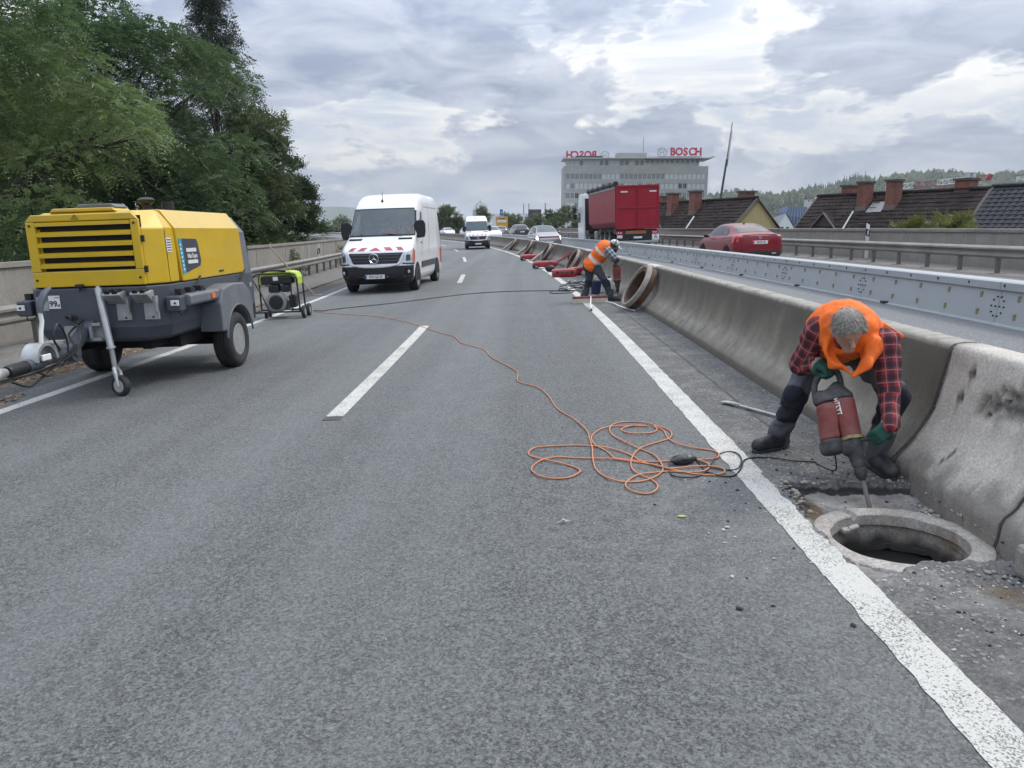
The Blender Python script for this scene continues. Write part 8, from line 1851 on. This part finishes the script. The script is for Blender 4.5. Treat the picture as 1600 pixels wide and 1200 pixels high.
mb = MB(); mb.lathe([(0.034, 0.001), (0.038, 0.015), (0.032, 0.045), (0.022, 0.075), (0.010, 0.095)], 14, 'X'); mb.box((0, -0.03, 0.012), (0.06, 0.03, 0.02)); mb.build('plug', M['plugm'], t, smooth=35)
# spare chisel on the ground
t = E('flat_chisel', 'long steel flat chisel lying on the shoulder behind the near worker boot', 'chisel')
c0, c1 = Vector((1.88, 6.92, gnd(1.88, 6.92) + 0.02)), Vector((2.235, 6.20, gnd(2.235, 6.2) + 0.02))
mb = MB(); mb.tube([c0.lerp(c1, 0.26), c1], 0.0135, 8); mb.build('shank', M['steel'], t, smooth=50)
u_ = (c1 - c0).normalized(); s_ = Vector((-u_.y, u_.x, 0)).normalized(); mb = MB()
mb.loft([[c0 + s_ * 0.045, c0 - s_ * 0.045, c0 - s_ * 0.045 + Vector((0, 0, 0.004)), c0 + s_ * 0.045 + Vector((0, 0, 0.004))], [c0.lerp(c1, 0.17) + s_ * 0.03, c0.lerp(c1, 0.17) - s_ * 0.03, c0.lerp(c1, 0.17) - s_ * 0.03 + Vector((0, 0, 0.012)), c0.lerp(c1, 0.17) + s_ * 0.03 + Vector((0, 0, 0.012))], [c0.lerp(c1, 0.28) + s_ * 0.012, c0.lerp(c1, 0.28) - s_ * 0.012, c0.lerp(c1, 0.28) - s_ * 0.012 + Vector((0, 0, 0.016)), c0.lerp(c1, 0.28) + s_ * 0.012 + Vector((0, 0, 0.016))]]); mb.build('blade', M['steel'], t)

# ------------------------------------------------------------------ manhole rings leaning on the barrier
M['ringpale'] = mat('pale_ring_concrete', (0.32, 0.29, 0.255), 0.85, var=0.2, scale=5, dirt=(0.17, 0.12, 0.08), dscale=3.5, damt=0.75, bump=0.5)
M['rusty'] = mat('rusty_cast_iron', (0.075, 0.042, 0.028), 0.85, var=0.4, scale=7, dirt=(0.16, 0.08, 0.04), dscale=6, damt=0.7, bump=0.6, bscale=40)
def lean_ring(y, r, lab, tilt=60, yaw=0.0, s=None):
    t = E('manhole_ring', lab, 'manhole ring', 'manhole rings leaning on the barrier')
    mb = MB(); mb.lathe([(r, -0.02), (r * 0.99, 0.05), (r * 0.96, 0.07), (r * 0.88, 0.072), (r * 0.86, 0.055), (r * 0.86, -0.02)], 40, closed=True); mb.build('concrete_collar', M['ringpale'], t, smooth=40)
    mb = MB(); mb.lathe([(r * 0.97, -0.022), (r * 0.99, -0.14), (r * 0.94, -0.16), (r * 0.74, -0.16), (r * 0.70, 0.0), (r * 0.70, 0.045), (r * 0.855, 0.045), (r * 0.855, -0.022)], 40, closed=True); mb.build('iron_frame', M['rusty'], t, smooth=40)
    a = R(tilt); sx = 2.44 - r * math.cos(a) - 0.08 if s is None else s
    b = P(sx, y, 0.0)
    X = Vector((math.cos(a), 0, math.sin(a))); N_ = Vector((-math.sin(a), 0, math.cos(a))); Yd = Vector((head(y), 1, 0)).normalized()
    m = Matrix(((X.x, Yd.x, N_.x, 0), (X.y, Yd.y, N_.y, 0), (X.z, Yd.z, N_.z, 0), (0, 0, 0, 1))); m = Matrix.Rotation(yaw, 4, 'Z') @ m
    t.matrix_world = Matrix.Translation(b + (m @ Vector((r, 0, 0))) + (m @ Vector((0, 0, 0.16))) * 0.6 + Vector((0, 0, 0.02))) @ m
lean_ring(15.25, 0.47, 'pale rimmed rusty manhole ring leaning on the barrier right of the far worker', 60, 0.13, 2.20)
lean_ring(27.6, 0.47, 'dark manhole ring leaning on the barrier behind the red cases', 60, 0.14, 2.1)
lean_ring(38.2, 0.47, 'manhole ring leaning on the barrier behind the red trolleys', 58, 0.12, 2.1)
lean_ring(47.6, 0.47, 'far manhole ring leaning on the barrier, second from the distant van', 58, 0.10, 2.1)
lean_ring(57.6, 0.47, 'farthest manhole ring leaning on the barrier, nearest the distant van', 55, 0.08, 2.1)
# slabs of cut concrete propped beside three of them
for y, lab in ((38.9, 'slanting pale concrete slab propped on the barrier above the red trolleys'), (48.3, 'slanting pale concrete slab propped beside the far manhole ring'), (58.6, 'slanting pale concrete slab propped next to the distant van')):
    mb = MB(); mb.box((0, 0, 0), (1.35, 0.5, 0.12)); o = mb.build('concrete_slab', M['ringpale'], bevel=0.02); T(o, lab, 'slab', 'slabs propped on the barrier'); q = P(2.12, y, 0.36); o.location = q; o.rotation_euler = (0, -R(36), 0.15)
# ------------------------------------------------------------------ tools and cases by the far worker
def red_case(x, y, rz, lab, tilt=0.0):
    t = E('tool_case', lab, 'tool case', 'red tool cases by the barrier')
    mb = MB(); mb.loft([[(a * i, b * i, z) for a, b in ((-0.40, -0.18), (0.40, -0.18), (0.40, 0.18), (-0.40, 0.18))] for i, z in ((0.92, 0.0), (1.0, 0.05), (1.0, 0.15))]); mb.build('case_base', M['red'], t, bevel=0.02)
    mb = MB(); mb.loft([[(a * i, b * i, z) for a, b in ((-0.40, -0.18), (0.40, -0.18), (0.40, 0.18), (-0.40, 0.18))] for i, z in ((1.01, 0.155), (1.01, 0.23), (0.90, 0.27))]); mb.build('case_lid', M['redpale'], t, bevel=0.02)
    mb = MB(); mb.tube([(-0.12, -0.19, 0.16), (-0.12, -0.26, 0.16), (0.12, -0.26, 0.16), (0.12, -0.19, 0.16)], 0.016, 6); mb.build('handle', M['black'], t)
    for k in (-0.25, 0.25): mb = MB(); mb.bb((k - 0.03, -0.20, 0.11), (k + 0.03, -0.185, 0.20)); mb.build('latch', M['black'], t)
    place(t, x, y, rz); t.rotation_euler.x += tilt
M['redpale'] = mat('lighter_red', (0.42, 0.10, 0.10), 0.5, var=0.15)  # lid a lighter red than the case base
red_case(1.42, 26.3, 0.12, 'red tool case with paler lid lying on the white line')
red_case(1.98, 27.0, 0.5, 'dark red tool case leaning over a black bag by the dark ring', -0.25)
def trolley(x, y, rz, lab):
    t = E('hand_trolley', lab, 'trolley', 'red hand trolleys by the barrier')
    mb = MB(); mb.loft([[(a * i, b * i, z) for a, b in ((-0.55, -0.22), (0.5, -0.22), (0.5, 0.22), (-0.55, 0.22))] for i, z in ((0.85, 0.06), (1.0, 0.14), (0.95, 0.26), (0.6, 0.32))]); mb.build('tray', M['red'], t, bevel=0.03)
    mb = MB()
    for s in (-0.16, 0.16): mb.tube([(0.40, s, 0.22), (0.75, s, 0.36), (1.25, s, 0.72)], 0.028, 7)
    mb.cyl((1.25, -0.18, 0.72), (1.25, 0.18, 0.72), 0.03, 8); mb.build('push_handle', M['red'], t, smooth=50)
    mb = MB(); mb.tube([(1.0, 0, 0.5), (0.95, 0, 0.02)], 0.025, 6); mb.build('prop_leg', M['black'], t)
    for s in (-1, 1): wheel(t, (-0.42, s * 0.20, 0.10), 0.10, 0.06, s, 0.5, 'castgrey').rotation_euler = (0, 0, math.pi / 2)
    place(t, x, y, rz)
trolley(0.95, 32.0, 0.15, 'red hand trolley with raised handle nearer the red cases')
trolley(0.42, 40.0, 0.2, 'farther red hand trolley with raised handle beside the white line')
t = E('tool_bag', 'black bag on the white line at the far end of the red cases', 'bag'); mb = MB(); mb.ell((0, 0, 0.14), (0.2, 0.14, 0.14), 12, 8); mb.build('bag_body', M['black'], t, smooth=60); mb = MB(); mb.tube(bez([(-0.12, 0, 0.24), (-0.06, 0, 0.36), (0.06, 0, 0.36), (0.12, 0, 0.24)], 4), 0.015, 6); mb.build('bag_handle', M['black'], t); place(t, 1.05, 29.3, 0.3)
t = E('bucket', 'dark blue bucket on the shoulder between the legs of the far worker', 'bucket'); mb = MB(); mb.lathe([(0.11, 0.0), (0.155, 0.30), (0.165, 0.30), (0.165, 0.325), (0.15, 0.325), (0.10, 0.02)], 20, closed=True); mb.lathe([(0.001, 0.02), (0.11, 0.021)], 20); mb.build('bucket_body', mat('navy_plastic', (0.012, 0.022, 0.07), 0.5), t, smooth=40)
mb = MB(); mb.tube([(0.16 * math.cos(a), 0.02, 0.31 + 0.12 * math.sin(a)) for a in np.linspace(0, math.pi, 9)], 0.006, 5); mb.build('bucket_handle', M['steel'], t); place(t, 1.86, 19.3, 0.4)
t = E('canister', 'small pale canister behind the far worker beside the hammer', 'canister'); mb = MB(); mb.bb((-0.13, -0.09, 0), (0.13, 0.09, 0.36)); mb.build('canister_body', M['chalk'], t, bevel=0.03); mb = MB(); mb.cyl((0.07, 0, 0.36), (0.07, 0, 0.42), 0.03, 10); mb.build('canister_cap', M['badge'], t); place(t, 2.16, 19.6, 0.2)
t = E('hose_pile', 'tangled grey hoses and clamps heaped on the white line left of the far worker', 'hose'); rg = np.random.default_rng(8)
for k in range(7):
    mb = MB(); c = rg.normal(size=2) * 0.16; r_ = 0.16 + 0.20 * rg.random(); a0 = rg.random() * 6; pts = [(c[0] + r_ * math.cos(a0 + i * 0.8) * 1.3, c[1] + r_ * math.sin(a0 + i * 0.8), 0.03 + 0.10 * rg.random() + 0.02 * k) for i in range(7)]
    mb.tube(bez(pts, 4), 0.018 if k % 2 else 0.012, 6); mb.build('hose', M['castgrey' if k % 3 else 'black'], t, smooth=60)
for k in range(4): mb = MB(); mb.box((rg.normal() * 0.2, rg.normal() * 0.2, 0.16), (0.22, 0.05, 0.06), (rg.random(), rg.random(), rg.random() * 3)); mb.build('clamp', M['castgrey'], t, bevel=0.01)
place(t, 1.52, 20.6, 0.3, sc=1.15)
# broom
t = E('broom', 'wide red backed push broom with pale bristles lying at the feet of the far worker', 'broom')
mb = MB(); mb.bb((-0.40, -0.05, 0.10), (0.40, 0.05, 0.15)); mb.build('broom_head', M['broomred'] if 'broomred' in M else mat('faded_red_wood', (0.22, 0.045, 0.045), 0.6), t, bevel=0.012)
mb = MB(); mb.loft([[(a, b, z) for a, b in ((-0.39 - e, -0.045 - e), (0.39 + e, -0.045 - e), (0.39 + e, 0.045 + e), (-0.39 - e, 0.045 + e))] for e, z in ((0.012, 0.0), (0.0, 0.10))]); mb.build('bristles', mat('pale_bristle', (0.46, 0.42, 0.34), 0.9, var=0.3, scale=60), t)
mb = MB(); mb.tube([(0.02, 0, 0.14), (-0.14, -1.0, 0.07), (-0.24, -1.78, 0.03)], 0.015, 8); mb.build('broom_stick', M['chalk'], t, smooth=60); mb = MB(); mb.tube([(-0.225, -1.70, 0.035), (-0.25, -1.84, 0.03)], 0.02, 8); mb.build('stick_grip', M['black'], t)
place(t, 1.52, 17.05, 0.06)
cable('hose', 'pale hose curving from the broom to the foot of the leaning ring', [(1.86, 17.0), (1.98, 16.6), (2.03, 16.0), (2.12, 15.4), (2.22, 15.0)], 0.016, M['chalk'], 'hose', wob=0.0)
t = E('planks', 'short grey boards left on the shoulder at the feet of the far worker', 'board', None)
for k, (x, y, rz) in enumerate(((0, 0, 0.1), (0.25, 0.35, 0.5))): mb = MB(); mb.bb((-0.45, -0.06, 0.0), (0.45, 0.06, 0.04)); o = mb.build('plank', M['wood'], t, bevel=0.005); o.location = (x, y, 0.0 + 0.001); o.rotation_euler = (0, 0, rz)
place(t, 1.75, 17.75, 0.1, up=0.003)

# ------------------------------------------------------------------ loose stones, leaves and chips
def stone(x, y, r, m, lab, grp='loose stones on the road'):
    bm = bmesh.new(); bmesh.ops.create_icosphere(bm, subdivisions=2, radius=1); rz = random.random() * 6
    for v in bm.verts: v.co = Vector((v.co.x * r * 1.3, v.co.y * r, v.co.z * r * 0.65)) * (1 + 0.35 * mnoise.noise(v.co * 1.6 + Vector((x * 9, y * 7, 0))))
    me = bpy.data.meshes.new('stone'); bm.to_mesh(me); bm.free(); me.materials.append(m); o = fin('stone', me, smooth=35); o.location = (x, y, gnd(x, y) + r * 0.45); o.rotation_euler = (0, 0, rz); T(o, lab, 'stone', grp); return o
M['stonedark'] = mat('dark_tar_lump', (0.03, 0.03, 0.03), 0.8, var=0.3); M['stonepale'] = mat('pale_chip', (0.46, 0.44, 0.41), 0.85, var=0.2)
stone(0.948, 3.04, 0.013, M['stonedark'], 'largest black tar lump on the asphalt, left of the near white line'); stone(1.10, 3.06, 0.008, M['stonedark'], 'small black tar lump close right of the largest one'); stone(1.37, 2.88, 0.011, M['stonedark'], 'black tar lump touching the near end of the white line')
stone(1.103, 3.913, 0.010, M['stonepale'], 'left one of two pale chips left of the manhole'); stone(1.133, 3.947, 0.011, M['stonepale'], 'right one of two pale chips left of the manhole'); stone(0.80, 4.33, 0.008, M['stonedark'], 'black tar lump below the orange cable loops'); stone(1.0, 3.35, 0.009, M['stonepale'], 'lone pale chip nearer than the two chips')
def rubble(name, label, regions, n, rmin, rmax, m, seed):
    bm = bmesh.new(); bmesh.ops.create_icosphere(bm, subdivisions=1, radius=1); iv = np.array([v.co[:] for v in bm.verts]); it = np.array([[v.index for v in f.verts] for f in bm.faces]); bm.free()
    rg = np.random.default_rng(seed); Vs, Fs = [], []; o = 0
    for s0, s1, y0, y1, w_ in regions:
        for _ in range(int(n * w_)):
            s = s0 + (s1 - s0) * rg.random(); y = y0 + (y1 - y0) * rg.random(); r = rmin + (rmax - rmin) * rg.random() ** 3.5
            dz = -0.085 if (1.70 < s < 2.45 and 3.5 < y < 4.62) else 0.0
            if dz and math.hypot(s - MH[0], y - MH[1]) < 0.47: continue
            v = iv * (r * np.array([1.2, 1, 0.7])) * (1 + 0.9 * rg.random((len(iv), 1)) - 0.5); a = rg.random() * 6.3; v = v @ np.array([[math.cos(a), -math.sin(a), 0], [math.sin(a), math.cos(a), 0], [0, 0, 1]])
            q = P(s, y, dz + r * 0.35); Vs.append(v + np.array(q[:])); Fs.append(it + o); o += len(iv)
    ob = np_mesh(name, np.concatenate(Vs), np.concatenate(Fs), m); T(ob, label, kind='stuff')
REG = [(1.63, 2.44, 4.72, 5.6, 0.30), (1.66, 2.44, 4.40, 4.66, 0.12), (2.36, 2.46, 3.55, 4.7, 0.16), (1.66, 2.42, 2.6, 3.42, 0.22), (1.0, 1.45, 3.3, 5.0, 0.06), (1.70, 2.44, 5.6, 9.0, 0.14)]
rubble('rubble', 'pale concrete crumbs scattered round the broken manhole', REG, 1500, 0.0015, 0.009, M['stonepale'], 31)
rubble('rubble', 'dark asphalt crumbs scattered round the broken manhole', REG + [(1.63, 1.76, 4.2, 4.66, 0.6)], 330, 0.002, 0.011, M['stonedark'], 32)
rubble('rubble', 'broken asphalt and concrete chunks along the edges of the pit', [(1.64, 2.40, 4.50, 4.72, 0.4), (1.62, 1.74, 4.1, 4.6, 0.25), (2.38, 2.46, 3.7, 4.7, 0.3), (1.75, 2.4, 3.1, 3.45, 0.12)], 170, 0.005, 0.021, M['ringpale'], 35)
rubble('gravel', 'fine grit scattered over the road and shoulder', [(-4.5, 1.4, 2.0, 9.0, 0.6), (1.66, 2.44, 9, 17, 0.4)], 320, 0.0018, 0.0045, M['stonepale'], 33)
def litter(label, spots, n, seed, m):
    rg = np.random.default_rng(seed); Vs = []; tn = []
    for s0, y0, rs, ry in spots:
        for _ in range(n):
            s, y = s0 + rg.normal() * rs, y0 + rg.normal() * ry; a = rg.random() * 6.3; l = 0.014 + 0.022 * rg.random(); w_ = l * 0.42
            c = np.array(P(s, y, 0.006 + 0.012 * rg.random())[:]); d = np.array([math.cos(a), math.sin(a), rg.normal() * 0.25]); e = np.array([-math.sin(a), math.cos(a), rg.normal() * 0.3])
            Vs += [c - d * l, c + e * w_, c + d * l, c - e * w_]; tn += [rg.random()] * 4
    o = np_mesh('leaves', np.array(Vs), np.arange(len(Vs)).reshape(-1, 4), m, attr={'tone': tn}); T(o, label, kind='stuff')
M['drylf'] = leaf_mat('dry_brown_leaf', (0.12, 0.06, 0.025), (0.46, 0.29, 0.13), 0.15, 0.7)
litter('dry brown leaves gathered in the left gutter', [(-6.22, 9.7, 0.10, 0.35), (-6.05, 11.6, 0.10, 0.5), (-5.8, 12.9, 0.08, 0.6), (-5.72, 7.9, 0.08, 0.25), (-6.3, 10.4, 0.08, 0.5), (-6.2, 13.5, 0.12, 1.5), (-6.3, 18, 0.10, 3.0), (-6.4, 24, 0.08, 4.0), (-8.6, 16, 0.3, 6.0)], 190, 41, M['drylf'])
mb = MB(); pts = [(-0.045, -0.010, 0.004), (-0.02, 0.0, 0.010), (0.0, 0.012, 0.018), (0.02, 0.006, 0.008), (0.045, 0.016, 0.016), (0.03, 0.022, 0.010), (0.0, 0.028, 0.020), (-0.015, 0.014, 0.010)]
mb.add(pts + [(a, b, c - 0.002) for a, b, c in pts], [tuple(range(8)), tuple(range(8, 16))[::-1]]); o = mb.build('fallen_leaf', M['stonepale']); o.location = (0.235, 4.07, gnd(0.235, 4.07) + 0.002); T(o, 'curled pale fallen leaf alone on the asphalt below the cable loops', 'leaf')
mb = MB(); mb.ell((0, 0, 0.006), (0.028, 0.015, 0.006), 8, 5); o = mb.build('fallen_leaf', mat('yellow_leaf', (0.42, 0.36, 0.14), 0.7)); o.location = (0.919, 4.124, gnd(0.919, 4.124)); T(o, 'small yellowish leaf on the asphalt left of the two pale chips', 'leaf')
# ------------------------------------------------------------------ the air: one even haze round everything
def build_haze(dens=0.00020):
    m = bpy.data.materials.new('haze_air'); m.use_nodes = True; nt = m.node_tree; nt.nodes.clear()
    v = nt.nodes.new('ShaderNodeVolumePrincipled'); v.inputs['Density'].default_value = dens; v.inputs['Color'].default_value = (0.86, 0.92, 1.0, 1); v.inputs['Anisotropy'].default_value = 0.2
    o = nt.nodes.new('ShaderNodeOutputMaterial'); nt.links.new(v.outputs[0], o.inputs['Volume'])
    mb = MB(); mb.bb((-6050, -3050, -8.5), (6050, 7050, 170)); h = mb.build('haze', m); T(h, kind='stuff')
build_haze()
